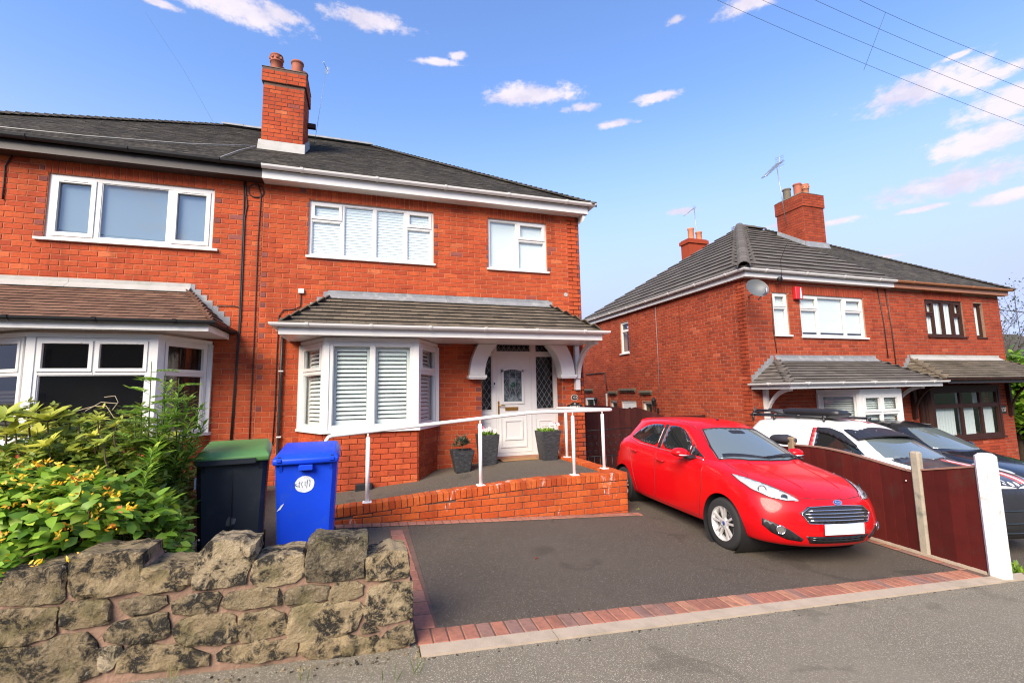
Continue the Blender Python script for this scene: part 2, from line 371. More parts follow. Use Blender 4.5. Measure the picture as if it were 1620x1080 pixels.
M_road = tarmac('road_tarmac', (.06, .06, .06), (.2, .2, .2), .05, (.07, .07, .07))
PV = [(0, (.26, .15, .125)), (.2, (.31, .165, .125)), (.4, (.36, .145, .10)), (.7, (.41, .17, .11)), (1, (.48, .23, .14))]
M_paver1 = brick_mat('paver', PV, True, wear=(.12, .08, .06))
def car_paint(name, c, coat=1.):
    m, t, b = newmat(name); setc(t, b, 'Base Color', c); b.inputs['Roughness'].default_value = .38; b.inputs['Metallic'].default_value = .0
    b.inputs['Coat Weight'].default_value = coat; b.inputs['Coat Roughness'].default_value = .10; b.inputs['Specular IOR Level'].default_value = .2
    return m
M_red = car_paint('red_car_paint', (.58, .003, .006), .42)
M_vanw = car_paint('white_car_paint', (.74, .74, .73), .6)
M_vanb = car_paint('dark_bonnet_paint', (.035, .035, .038), .6)
M_dark = car_paint('black_car_paint', (.012, .012, .014))
M_carglass, t_, b_ = newmat('car_glass'); setc(t_, b_, 'Base Color', (.012, .016, .016)); b_.inputs['Roughness'].default_value = .01; b_.inputs['IOR'].default_value = 1.75
M_screen, t_, b_ = newmat('windscreen_glass'); setc(t_, b_, 'Base Color', (.12, .145, .138)); b_.inputs['Roughness'].default_value = .01; b_.inputs['IOR'].default_value = 2.6
M_tyre = simple('tyre_rubber', (.018, .018, .018), .8, var=.3, world_=False)
M_lamp, t_, b_ = newmat('headlamp_lens'); setc(t_, b_, 'Base Color', (.52, .53, .54)); b_.inputs['Roughness'].default_value = .12; b_.inputs['Metallic'].default_value = .25; b_.inputs['Coat Weight'].default_value = 1.; b_.inputs['Coat Roughness'].default_value = .01
M_redlamp = simple('red_lens', (.35, .01, .012), .12, coat=1.)
M_amber = simple('amber_lens', (.6, .2, .02), .2)
M_plate = simple('plate_white', (.70, .78, .80), .4)
M_badge = simple('badge_blue', (.02, .05, .22), .2, coat=1.)
M_redtrim = simple('red_trim', (.45, .03, .03), .4)
M_pinkstripe = simple('stripe_red', (.50, .10, .10), .4)
M_whitestripe = simple('stripe_white', (.7, .66, .66), .4)
def leaf_mat(name, c0, c1, c2):
    m, t, b = newmat(name); oi = tonef(t, False)
    col = ramp(t, oi, [(0, c0), (.55, c1), (1, c2)])
    setc(t, b, 'Base Color', col); b.inputs['Roughness'].default_value = .45; b.inputs['Specular IOR Level'].default_value = .35
    b.inputs['Transmission Weight'].default_value = 0.
    out = [n for n in t.nodes if n.type == 'OUTPUT_MATERIAL'][0]
    tl = N(t, 'ShaderNodeBsdfTranslucent'); t.links.new(col, tl.inputs[0]); mx = N(t, 'ShaderNodeMixShader'); mx.inputs[0].default_value = .3
    t.links.new(b.outputs[0], mx.inputs[1]); t.links.new(tl.outputs[0], mx.inputs[2]); t.links.new(mx.outputs[0], out.inputs[0])
    return m
M_leafA = leaf_mat('leaf_hypericum', (.06, .15, .016), (.20, .36, .035), (.42, .52, .06))
M_leafB = leaf_mat('leaf_azalea', (.06, .11, .018), (.24, .31, .04), (.52, .50, .07))
M_leafY = leaf_mat('leaf_yellow_green', (.16, .22, .025), (.32, .38, .04), (.50, .48, .06))
M_leafG = leaf_mat('leaf_goldenrod', (.08, .19, .018), (.20, .38, .04), (.42, .54, .07))
M_leafT = leaf_mat('leaf_tree', (.03, .05, .015), (.08, .13, .03), (.18, .22, .05))
M_leafS = leaf_mat('leaf_grey_green', (.03, .06, .045), (.07, .13, .09), (.16, .22, .15))
M_grass = leaf_mat('grass', (.05, .08, .02), (.13, .17, .05), (.28, .28, .12))
M_petal = leaf_mat('petal', (.75, .72, .68), (.8, .78, .74), (.7, .2, .3))
M_yel = leaf_mat('yellow_petal', (.42, .10, .01), (.75, .40, .01), (.85, .62, .03))
M_rust = leaf_mat('rust_bloom', (.10, .02, .01), (.20, .04, .015), (.30, .08, .02))
M_stem = simple('stem', (.14, .10, .05), .8, var=.3)
M_stemg = simple('green_stem', (.10, .16, .04), .7, var=.3)
M_bark = simple('bark', (.09, .065, .045), .9, var=.4, vscale=12.)
M_binblue = simple('blue_bin_plastic', (.006, .055, .60), .42, var=.10, vscale=4., world_=False, dirt=(.02, .075, .50), dscale=7., spec=.35)
M_binblack = simple('black_bin_plastic', (.016, .022, .030), .5, var=.25, vscale=5., world_=False, dirt=(.04, .045, .05), dscale=4.)
M_bingreen = simple('green_lid_plastic', (.10, .24, .065), .45, var=.15, vscale=5., world_=False)
M_sticker = simple('paper_sticker', (.62, .66, .70), .6, var=.12, vscale=30.)
M_slategrey, t_, b_ = newmat('slatestone_planter'); co_ = coords(t_, (1, 1, 9.)); f_ = noisef(t_, co_, 14., 6., .7)
setc(t_, b_, 'Base Color', ramp(t_, f_, [(.34, (.010, .011, .012)), (.52, (.028, .030, .033)), (.74, (.14, .145, .15))])); b_.inputs['Roughness'].default_value = .6; bump(t_, b_, f_, .7, .01)
def stone_mat(name):
    m, t, b = newmat(name); co = coords(t)
    base = ramp(t, tonef(t, True), [(0, (.075, .064, .046)), (.25, (.23, .175, .10)), (.7, (.38, .28, .15)), (1, (.48, .39, .26))])
    f1 = noisef(t, co, 6.5, 7., .7, .3); f2 = noisef(t, co, 16., 8., .75, .6); f3 = noisef(t, co, 60., 5., .7)
    c = mixc(t, M(t, 'MULTIPLY', mapr(t, f3, .35, .7), .4), base, (.50, .42, .28))
    gr = noisef(t, co, 5., 4., .6); c = mixc(t, M(t, 'MULTIPLY', mapr(t, gr, .5, .66), .5), c, (.13, .125, .045))
    dk = M(t, 'MULTIPLY', mapr(t, f1, .43, .58), mapr(t, f2, .37, .58)); c = mixc(t, M(t, 'MULTIPLY', dk, 1.25, clamp=True), c, (.035, .032, .026))
    pl = M(t, 'MULTIPLY', mapr(t, f2, .58, .70), .6); c = mixc(t, pl, c, (.52, .46, .33))
    setc(t, b, 'Base Color', c); setc(t, b, 'Roughness', .95); b.inputs['Specular IOR Level'].default_value = .2
    h = M(t, 'ADD', M(t, 'MULTIPLY', f2, 1.), M(t, 'MULTIPLY', f3, .5)); bump(t, b, h, 1., .035)
    return m
M_stone = stone_mat('sandstone')
M_smortar = simple('stone_mortar', (.25, .155, .105), .95, var=.45, vscale=14., bmp=.9, bscale=45., dirt=(.15, .10, .065), dscale=5.)
M_sign = simple('sign_black', (.015, .02, .016), .35)
M_letter = simple('sign_cream', (.75, .70, .60), .5)
M_alarm = simple('alarm_red', (.5, .015, .02), .4)
M_dish = simple('dish_grey', (.10, .11, .115), .5, var=.08)
M_iron = simple('wrought_iron', (.012, .012, .012), .5)
M_bag = simple('bag_black', (.03, .03, .035), .5, var=.4)
M_wood = simple('weathered_wood', (.24, .17, .10), .9, var=.35, vscale=16.)
# ------------------------------------------------------------------ ground shape
def G(x, y):                        # the street falls to the right; the drives rise gently to the houses
    return -.06*max(-30, min(40, x)) + .025*max(0, min(y, 9.)-3.1)
# ------------------------------------------------------------------ bricks
BL, BH, JT = .227, .0845, .010
BRICK_ME = {}
def brick_mesh(w, h=BH-JT, dep=.03):
    k = (round(w/.004), round(h/.004), round(dep/.01))
    if k not in BRICK_ME:
        m = MB(); c = .004; w, h = k[0]*.004, k[1]*.004
        a, b = w/2, h/2
        vs = [(-a, dep, -b), (a, dep, -b), (a, dep, b), (-a, dep, b), (-a, c, -b), (a, c, -b), (a, c, b), (-a, c, b), (-a+c, 0, -b+c), (a-c, 0, -b+c), (a-c, 0, b-c), (-a+c, 0, b-c)]
        fs = [(8, 9, 10, 11), (0, 1, 5, 4), (1, 2, 6, 5), (2, 3, 7, 6), (3, 0, 4, 7), (4, 5, 9, 8), (5, 6, 10, 9), (6, 7, 11, 10), (7, 4, 8, 11)]
        m.add(vs, fs); BRICK_ME[k] = m.mesh('brick')
    return BRICK_ME[k]
def intervals(a, b, holes):
    out = [(a, b)]
    for (h0, h1) in holes:
        nx = []
        for (p, q) in out:
            if h1 <= p or h0 >= q: nx.append((p, q)); continue
            if h0 > p: nx.append((p, h0))
            if h1 < q: nx.append((h1, q))
        out = nx
    return out
def lay(u0, u1, z0, z1, holes=(), top=None, bottom=None, soldiers=(), phase=0., zref=0., rnd=random, quoin=True):
    """bricks (u, z, w, h, tone) of a stretcher-bond wall with openings (u0,u1,z0,z1); soldiers: openings with a soldier course above"""
    out = []; sol = [(a-.05, b+.05, t, t+.232) for (a, b, t) in soldiers]
    k = math.floor((z0-zref)/BH)
    while zref+k*BH < z1-.02:
        zb = zref+k*BH; zt = zb+BH
        hs = [(a, b) for (a, b, c, d) in list(holes)+sol if c < zt-.03 and d > zb+.03]
        if zb >= z0-.045 and zt <= z1+.03:
            for (p, q) in intervals(u0, u1, hs):
                i = math.floor((p-phase)/BL)-1; off = (k % 2)*BL/2
                edges = [p]
                while True:
                    e = phase+i*BL+off; i += 1
                    if e >= q-.04: break
                    if e > p+.04: edges.append(e)
                edges.append(q)
                for e0, e1 in zip(edges, edges[1:]):
                    w = e1-e0-JT
                    if w < .03: continue
                    um = (e0+e1)/2
                    hb = BH-JT; zc_ = (zb+zt)/2
                    if top and top(um) < zt-.004:
                        hb = top(um)-zb-JT
                        if hb < .018: continue
                        zc_ = zb+JT/2+hb/2
                    if bottom and bottom(um) > zb+.05: continue
                    t = min(1, max(.17, rnd.gauss(.5, .19)))
                    if quoin and w < .14 and (e0 == p or e1 == q) and rnd.random() < .6: t = rnd.uniform(0, .13)
                    elif rnd.random() < .012: t = rnd.uniform(.08, .25)
                    out.append((um, zc_, w, hb, t))
        k += 1
    for (a, b, t, t2) in sol:
        n = max(1, round((b-a)/.0845)); w = (b-a)/n
        for i in range(n): out.append((a+(i+.5)*w, t+.116, w-JT, .222, min(1, max(.15, rnd.gauss(.45, .12)))))
    return out
def build_bricks(pl, bricks, parent, m_many, m_single, most=300, proud=.007, name='brick', mass='brick_courses', jitter=.002, local=False):
    P = sorted(((screen_size(pl.p(b[0], b[1])), i) for i, b in enumerate(bricks)), reverse=True)
    single = set(i for s, i in P[:most] if s > 0)
    m = MB(); n = 0
    for i, (u, z, w, h, t) in enumerate(bricks):
        d = proud+random.uniform(-jitter, jitter)
        if i in single:
            me = brick_mesh(w, h); o = bpy.data.objects.new(name, me)
            if not me.materials: me.materials.append(m_single)
            o.location = pl.p(u, z, d)-WL[parent.name]; o.rotation_euler = (random.gauss(0, .004), random.gauss(0, .003), pl.ang+random.gauss(0, .004)); o.color = (t, t, t, 1)
            if me.materials[0] != m_single: o.material_slots[0].link = 'OBJECT'; o.material_slots[0].material = m_single
            link(o, parent)
        else:
            a, b = w/2, h/2; c = .004
            q = [pl.p(u+x, z+y, dd) for (x, y, dd) in ((-a, -b, -.02), (a, -b, -.02), (a, b, -.02), (-a, b, -.02), (-a, -b, d-c), (a, -b, d-c), (a, b, d-c), (-a, b, d-c), (-a+c, -b+c, d), (a-c, -b+c, d), (a-c, b-c, d), (-a+c, b-c, d))]
            m.add(q, [(8, 9, 10, 11), (0, 1, 5, 4), (1, 2, 6, 5), (2, 3, 7, 6), (3, 0, 4, 7), (4, 5, 9, 8), (5, 6, 10, 9), (6, 7, 11, 10), (7, 4, 8, 11)], t); n += 1
    if n: m.put(mass, m_many, parent, recalc=False, kind='stuff')
def wall_mesh(pl, m, u0, u1, z0, z1, holes=(), thick=.26):
    """mortar-faced wall with openings: front, back and reveals"""
    us = sorted({u0, u1, *[min(max(x, u0), u1) for h in holes for x in h[:2]]}); zs = sorted({z0, z1, *[min(max(x, z0), z1) for h in holes for x in h[2:4]]})
    inside = lambda u, z: any(h[0] < u < h[1] and h[2] < z < h[3] for h in holes)
    for a, b in zip(us, us[1:]):
        for c, d in zip(zs, zs[1:]):
            if inside((a+b)/2, (c+d)/2): continue
            pl.quad(m, a, b, c, d)
            m.add([pl.p(a, c, -thick), pl.p(a, d, -thick), pl.p(b, d, -thick), pl.p(b, c, -thick)], [(0, 1, 2, 3)])
    for h in holes:
        a, b, c, d = h[:4]
        for q in ([(a, c), (a, d)], [(a, d), (b, d)], [(b, d), (b, c)], [(b, c), (a, c)]):
            m.add([pl.p(*q[0], 0), pl.p(*q[0], -thick), pl.p(*q[1], -thick), pl.p(*q[1], 0)], [(0, 1, 2, 3)])
    for q in ([(u0, z0), (u0, z1)], [(u0, z1), (u1, z1)], [(u1, z1), (u1, z0)]):
        m.add([pl.p(*q[0], -thick), pl.p(*q[0], 0), pl.p(*q[1], 0), pl.p(*q[1], -thick)], [(0, 1, 2, 3)])

# ------------------------------------------------------------------ roof tiles
def lerp(a, b, t): return V(a)+(V(b)-V(a))*t
def roof_face(parent, a, b, c, d, gauge, width, m_many, m_single, most=0, thick=.018, gap=.008, name='tile', mass='tile_courses', deck=True, jitter=1., lap=.35, overhang=.0):
    """tiles over the quadrilateral eaves a->b, top d->c (a,d the same side); a and b at the eaves. Triangles: c == d."""
    a, b, c, d = V(a), V(b), V(c), V(d)
    eu = (b-a).normalized(); nrm = eu.cross((d+c)/2-(a+b)/2).normalized()
    if nrm.z < 0: nrm = -nrm
    vdir = nrm.cross(eu).normalized()
    if vdir.z < 0: vdir = -vdir
    H = max((d-a).dot(vdir), (c-a).dot(vdir)); rows = max(1, round(H/gauge)); gauge = H/rows
    L = lambda v: (a+(d-a)*(v/H)).dot(eu); Rr = lambda v: (b+(c-b)*(v/H)).dot(eu)
    base = a-eu*a.dot(eu)
    tiles = []
    for r in range(rows):
        v0 = r*gauge; v1 = min(H, v0+gauge*(1+lap))
        l0, r0, l1, r1 = L(v0), Rr(v0), L(min(v1, H)), Rr(min(v1, H))
        w0 = width; x = math.floor(l0/w0)*w0 + (r % 2)*w0/2 - w0
        while x < r0:
            x0, x1 = max(x, l0), min(x+w0, r0); x += w0
            if x1-x0 < .02: continue
            tl, tr = x0, x1
            tiles.append((x0+.0015, x1-.0015, v0-random.uniform(0, .006)*jitter, v1, tl+.0015, tr-.0015, min(1, max(0, random.gauss(.5, .2)))))
    def corners(q, o):
        x0, x1, v0, v1, tl, tr, t = q; e = random.gauss(0, .0015)*jitter
        lo = thick+gap+e
        return [base+eu*x-o+vdir*v+nrm*h for (x, v, h) in ((x0, v0, lo-thick), (x1, v0, lo-thick), (tr, v1, -thick*.8), (tl, v1, -thick*.8), (x0, v0, lo), (x1, v0, lo), (tr, v1, thick*.12), (tl, v1, thick*.12))]
    P = sorted(((screen_size(base+eu*((q[0]+q[1])/2)+vdir*q[2]), i) for i, q in enumerate(tiles)), reverse=True)
    single = set(i for s, i in P[:most] if s > 0)
    m = MB()
    F = [(0, 3, 2, 1), (4, 5, 6, 7), (0, 1, 5, 4), (1, 2, 6, 5), (2, 3, 7, 6), (3, 0, 4, 7)]
    for i, q in enumerate(tiles):
        if i in single:
            o0 = base+eu*q[0]+vdir*q[2]; me = bpy.data.meshes.new(name); me.from_pydata([tuple(p) for p in corners(q, o0)], [], F); me.materials.append(m_single); me.materials.append(M_tshade); me.polygons[2].material_index = 1
            o = bpy.data.objects.new(name, me); o.location = o0-WL[parent.name]; o.color = (q[6],)*3+(1,); link(o, parent)
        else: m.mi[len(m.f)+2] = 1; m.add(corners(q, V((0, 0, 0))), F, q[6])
    if m.f: m.put(mass, [m_many, M_tshade], parent, recalc=False, kind='stuff')
    if deck:
        dk = MB(); off = -nrm*(.014+thick)
        dk.add([a+off, b+off, c+off, d+off] if (c-d).length > .01 else [a+off, b+off, c+off], [(0, 1, 2, 3)] if (c-d).length > .01 else [(0, 1, 2)])
        dk.put('roof_deck', M_interior, parent, recalc=False)
def ridge(parent, a, b, r, mat, L=.3, name='ridge_tile', flat=.8, over=.03):
    a, b = V(a), V(b); D = (b-a); n = max(1, round(D.length/L)); d = D.normalized()
    s = d.cross(V((0, 0, 1))).normalized(); up = s.cross(d)
    for i in range(n):
        p, q = a+D*(i/n)-d*over, a+D*((i+1)/n); m = MB(); k = 7
        vs = []
        for (c, rr) in ((p, r*1.06), (q, r)):
            for rad in (rr, rr-.018):
                for j in range(k):
                    t = math.pi*j/(k-1); vs.append(c+s*rad*math.cos(t)+up*(rad*math.sin(t)*flat-.02))
        fs = []
        for j in range(k-1): fs += [(j, j+1, 2*k+j+1, 2*k+j), (k+j+1, k+j, 3*k+j, 3*k+j+1), (j+1, j, k+j, k+j+1), (2*k+j, 2*k+j+1, 3*k+j+1, 3*k+j)]
        fs += [(0, 2*k, 3*k, k), (k-1, 2*k-1, 4*k-1, 3*k-1)]
        m.add(vs, fs); 
        o = m.put(name, mat, parent); o.color = (random.uniform(.2, .8),)*3+(1,)
# ------------------------------------------------------------------ gutters, fascias
def gutter(parent, pts, mat, r=.055, name='gutter', brackets=True, step=1.1, mat2=None):
    """half-round channel along pts (top outer line), with brackets as parts"""
    m = MB(); pts = [V(p) for p in pts]; k = 7
    dirs = [(q-p).normalized() for p, q in zip(pts, pts[1:])]
    rings = []
    for i, p in enumerate(pts):
        d = dirs[0] if i == 0 else dirs[-1] if i == len(pts)-1 else (dirs[i-1]+dirs[i]).normalized()
        sc = 1. if i in (0, len(pts)-1) else 1/max(.5, d.dot(dirs[i]))
        s = d.cross(V((0, 0, 1))).normalized()
        rings.append([p+s*(r*math.cos(math.pi+math.pi*j/(k-1)))*sc+V((0, 0, r*1.05*math.sin(math.pi+math.pi*j/(k-1)))) for j in range(k)] + [p+s*((r-.006)*math.cos(2*math.pi-math.pi*j/(k-1)))*sc+V((0, 0, (r-.006)*1.05*math.sin(2*math.pi-math.pi*j/(k-1)))) for j in range(k)])
    n = 2*k
    vs = [p for g in rings for p in g]; fs = [(i*n+j, i*n+(j+1) % n, (i+1)*n+(j+1) % n, (i+1)*n+j) for i in range(len(rings)-1) for j in range(n)]
    fs += [tuple(range(k)), tuple((len(rings)-1)*n+j for j in range(k-1, -1, -1))]
    m.add(vs, fs, .5); g = m.put(name, mat, parent)
    if brackets:
        for p, q, d in zip(pts, pts[1:], dirs):
            L = (q-p).length; c = max(1, round(L/step)); s = d.cross(V((0, 0, 1))).normalized()
            for i in range(c):
                o = p+d*(L*(i+.5)/c); b = MB(); w = .022; vs = []
                for sd_ in (-w, w):
                    for j in range(k):
                        t = math.pi+math.pi*j/(k-1); vs.append(o+d*sd_+s*((r+.010)*math.cos(t))+V((0, 0, (r+.011)*1.05*math.sin(t)+.006)))
                b.add(vs, [(j, j+1, k+j+1, k+j) for j in range(k-1)] + [tuple(range(k)), tuple(range(2*k-1, k-1, -1))]); b.put('gutter_bracket', mat2 or mat, g)
    return g
# ------------------------------------------------------------------ windows
def frame_rect(pl, m, u0, u1, z0, z1, w, d0, d1):
    pl.box(m, u0, u0+w, z0, z1, d0, d1); pl.box(m, u1-w, u1, z0, z1, d0, d1); pl.box(m, u0+w, u1-w, z0, z0+w, d0, d1); pl.box(m, u0+w, u1-w, z1-w, z1, d0, d1)
def window(parent, pl, u0, u1, z0, z1, lights, mat=None, glass=None, d=-.05, fw=.045, sill=.03, sillmat=None, vents=False, name='window', label=None, sash_w=.05):
    """lights: (u0,u1,z0,z1,kind) in fractions of the opening; kind 'o' = opener with a sash, 'f' = fixed. Parts: sashes, panes, sill"""
    mat = mat or M_upvc; glass = glass or M_glass
    m = MB(); frame_rect(pl, m, u0, u1, z0, z1, fw, d-.06, d)
    U = lambda f: u0+(u1-u0)*f; Z = lambda f: z0+(z1-z0)*f; mw = fw*.55
    bars = set()
    for (a, b, c, e, k) in lights:
        if b < .995: bars.add(('v', b, c, e))
        if c > .005: bars.add(('h', c, a, b))
    for (k, x, p, q) in bars:
        if k == 'v': pl.box(m, U(x)-mw, U(x)+mw, Z(p)+.003, Z(q)-.003, d-.058, d-.002)
        else: pl.box(m, U(p)+.003, U(q)-.003, Z(x)-mw, Z(x)+mw, d-.057, d-.003)
    w = m.put(name, mat, parent, recalc=False)
    if label: w['label'] = label
    for (a, b, c, e, k) in lights:
        x0, x1, y0, y1 = U(a)+(fw if a < .005 else mw), U(b)-(fw if b > .995 else mw), Z(c)+(fw if c < .005 else mw), Z(e)-(fw if e > .995 else mw)
        if k == 'o':
            s = MB(); frame_rect(pl, s, x0-.012, x1+.012, y0-.012, y1+.012, sash_w, d-.03, d+.014); so_ = s.put('sash', mat, w, recalc=False)
            if vents:
                v = MB(); xm = (x0+x1)/2; hw = (x1-x0)*.3; pl.box(v, xm-hw, xm+hw, y1-.028, y1-.014, d+.014, d+.022); v.put('trickle_vent', M_white, w, recalc=False)
            x0 += sash_w-.012; x1 -= sash_w-.012; y0 += sash_w-.012; y1 -= sash_w-.012
        else:
            s = MB(); frame_rect(pl, s, x0-.002, x1+.002, y0-.002, y1+.002, .014, d-.045, d-.012); s.put('bead', mat, w, recalc=False)
        g = MB(); pl.quad(g, x0, x1, y0, y1, d-.032); g.put('pane', glass, w, recalc=False)
    if sill:
        s = MB(); pl.box(s, u0-sill, u1+sill, z0-.034, z0+.004, d-.05, max(.03, d+.085)); s.put('sill', sillmat or mat, w, recalc=False)
    return w
def slats(parent, pl, u0, u1, z0, z1, d, pitch, mat, tilt=55, depth=None, name='slat', as_parts=False, border=0.):
    depth = depth or pitch*1.05; c, s = math.cos(R(tilt))*depth/2, math.sin(R(tilt))*depth/2
    n = int((z1-z0)/pitch); allm = MB()
    for i in range(n):
        z = z0+(i+.5)*(z1-z0)/n; m = MB() if as_parts else allm; t = .0035
        m.hexa([pl.p(u0, z-s, d+c), pl.p(u1, z-s, d+c), pl.p(u1, z+s, d-c), pl.p(u0, z+s, d-c), pl.p(u0, z-s+t, d+c+t), pl.p(u1, z-s+t, d+c+t), pl.p(u1, z+s+t, d-c+t), pl.p(u0, z+s+t, d-c+t)])
        if as_parts: m.put(name, mat, parent, recalc=False)
    if not as_parts: return allm.put('blind', mat, parent, recalc=False)
def sheet(parent, pl, u0, u1, z0, z1, d, mat, name='curtain', waves=0, amp=.02):
    m = MB(); n = max(2, waves*6)
    pts = [(u0+(u1-u0)*i/n, d+amp*math.sin(2*math.pi*waves*i/n)) for i in range(n+1)]
    for (a, da), (b, db) in zip(pts, pts[1:]): m.add([pl.p(a, z0, da), pl.p(b, z0, db), pl.p(b, z1, db), pl.p(a, z1, da)], [(0, 1, 2, 3)], .5, True)
    return m.put(name, mat, parent, recalc=False)
def pipe(parent, pts, r, mat, name, clips=0, clipmat=None, label=None):
    m = MB(); m.tube(pts, r, 8); o = m.put(name, mat, parent)
    if label: o['label'] = label
    return o
# ------------------------------------------------------------------ ground, roads, drives
def sheet_grid(x0, x1, y0, y1, nx, ny, dz, name, mat, kind='structure', f=None, parent=None):
    m = MB(); f = f or G
    for i in range(nx+1):
        for j in range(ny+1):
            x, y = x0+(x1-x0)*i/nx, y0+(y1-y0)*j/ny; m.v.append((x, y, f(x, y)+dz))
    for i in range(nx):
        for j in range(ny):
            a = i*(ny+1)+j; m.f.append((a, a+ny+1, a+ny+2, a+1)); m.t.append(.5); m.sm.append(True)
    return m.put(name, mat, parent, recalc=False, kind=kind)
M_land = simple('grassy_land', (.05, .075, .025), .95, var=.4, vscale=.6)
def LAND(x, y): return -.06*max(-30, min(40, x)) - .35 + (0 if y > -12 else 0)
big = MB(); xs = [-3000, -400, -30, 40, 400, 3000]; ys = [-3000, -300, -8, 3, 30, 400, 3000]
for i in range(len(xs)):
    for j in range(len(ys)): big.v.append((xs[i], ys[j], LAND(xs[i], ys[j])-(0 if abs(xs[i]) < 100 and abs(ys[j]) < 100 else 4)))
for i in range(len(xs)-1):
    for j in range(len(ys)-1):
        a = i*len(ys)+j; big.f.append((a, a+len(ys), a+len(ys)+1, a+1)); big.t.append(.5); big.sm.append(False)
big.put('ground', M_land, None, recalc=False, kind='structure')
sheet_grid(-30, 40, .9, 3.075, 70, 4, .0, 'pavement', M_pave)
sheet_grid(-30, 40, -6.5, .76, 70, 8, -.12, 'road', M_road)
kb = MB()
for i in range(70): kb.hexa([(-30+i+.004, .76, G(-30+i, 0)-.3), (-29+i-.004, .76, G(-29+i, 0)-.3), (-29+i-.004, .9, G(-29+i, 0)-.3), (-30+i+.004, .9, G(-30+i, 0)-.3), (-30+i+.004, .76, G(-30+i, 0)+.004), (-29+i-.004, .76, G(-29+i, 0)+.004), (-29+i-.004, .9, G(-29+i, 0)+.004), (-30+i+.004, .9, G(-30+i, 0)+.004)])
kb.put('road_kerb', M_kerb, None, recalc=False, kind='structure')
drive = sheet_grid(.52, 6.02, 3.402, 8.6, 22, 20, .0, 'driveway', M_drive)
sheet_grid(3.6, 8.3, 8.6, 17, 10, 8, .0, 'side_passage', M_conc)
sheet_grid(6.2, 19, 3.2, 8.3, 20, 8, -.03, 'neighbour_driveway', M_drive)
gard = sheet_grid(-12, -1.62, 3.3, 8.4, 20, 10, .03, 'garden_soil', M_soil, f=lambda x, y: G(x, y)+.12)
sheet_grid(-1.62, .5, 3.3, 8.4, 6, 10, -.004, 'bin_path', M_ramp)
sheet_grid(-30, .362, 3.0755, 3.299, 40, 1, -.002, 'wall_foot', M_pave)
# a band of concrete edging between the pavement and the paver border
for i in range(7):
    x0, x1 = .37+i*.92, .37+(i+1)*.92-.006; m = MB()
    if x0 > 6.1: break
    zz = lambda x: G(x, 3.1)
    m.hexa([(x0, 3.075, zz(x0)-.1), (x1, 3.075, zz(x1)-.1), (x1, 3.2, zz(x1)-.1), (x0, 3.2, zz(x0)-.1), (x0, 3.078, zz(x0)+.012), (x1, 3.078, zz(x1)+.012), (x1, 3.198, zz(x1)+.016), (x0, 3.198, zz(x0)+.016)])
    o = m.put('edging_stone', M_kerb, drive)
# paver border: each block a part of the driveway
PAVER = {}
def paver(x, y, w, d, tone, rot=0.):
    k = (round(w, 3), round(d, 3))
    if k not in PAVER:
        m = MB(); m.rbox((-w/2, -d/2, -.06), (w/2, d/2, 0), .007); PAVER[k] = m.mesh('paver', True); PAVER[k].materials.append(M_paver1)
    o = bpy.data.objects.new('paver', PAVER[k]); o.location = V((x, y, G(x, y)+.010+random.uniform(-.002, .002)))-WL[drive.name]; o.rotation_euler = (random.gauss(0, .006), random.gauss(.06, .006), rot+random.gauss(0, .006)); o.color = (tone,)*3+(1,)
    link(o, drive); return o
def ptone(): return random.choice([random.uniform(.4, .8), random.uniform(.35, .7), random.uniform(.0, .25), random.uniform(.6, 1.)])
x = .36+.053
while x < 6.05:
    paver(x, 3.302, .1, .198, ptone()); x += .105
y = 3.41+.1
while y < 5.7:
    paver(.435-.022*(y-3.4), y, .145, .2, random.uniform(.25, .6)); y += .206
x = -.3
while x < 3.72:
    paver(x+.05, 5.905, .1, .13, random.uniform(.3, .75)); x += .105
y = 3.5
while y < 8.0:
    paver(6.09, y, .1, .2, random.uniform(.1, .6)); y += .206
# joint bed under the blocks
bed = MB()
for (a, b, c, d) in ((.35, 6.03, 3.19, 3.404), (.30, .522, 3.404, 5.75), (-.36, 3.74, 5.83, 5.985), (6.02, 6.16, 3.19, 8.1)):
    n = max(1, int((b-a)/.4))
    for i in range(n):
        p, q = a+(b-a)*i/n, a+(b-a)*(i+1)/n
        bed.add([(p, c, G(p, c)+.005), (q, c, G(q, c)+.005), (q, d, G(q, d)+.005), (p, d, G(p, d)+.005)], [(0, 1, 2, 3)])
bed.put('paver_bedding', M_mortard, drive, recalc=False)
# ------------------------------------------------------------------ the houses
YF, YB = 8.3, 16.6
def house_root(name, label, x, y, z): return thing(name, label, 'house', (x, y, z), 0, None)
XC, XP, XL = 4.175, -1.65, -7.475
EZ, EY = 5.37, 7.97                  # gutter lip of the upper roof
TP_ = math.tan(R(34.2))
YR = 12.29; ZR = EZ+(YR-EY)*TP_
FP = PL((0, YF, 0), (1, 0, 0))
h133 = house_root('house', 'red brick house with white gutters, white door and bay window with shutters above the ramp', 1.3, YF, -.2)
h131 = house_root('house', 'red brick house with black gutters and brown bay roof behind the flowering bushes', -4.5, YF, .1)
h135 = house_root('house', 'red brick neighbour house with white gutters, red alarm box and satellite dish', 10.6, 8.2, -.7)
h137 = house_root('house', 'red brick house with tan gutters and dark brown window frames', 15.3, 8.2, -1.)

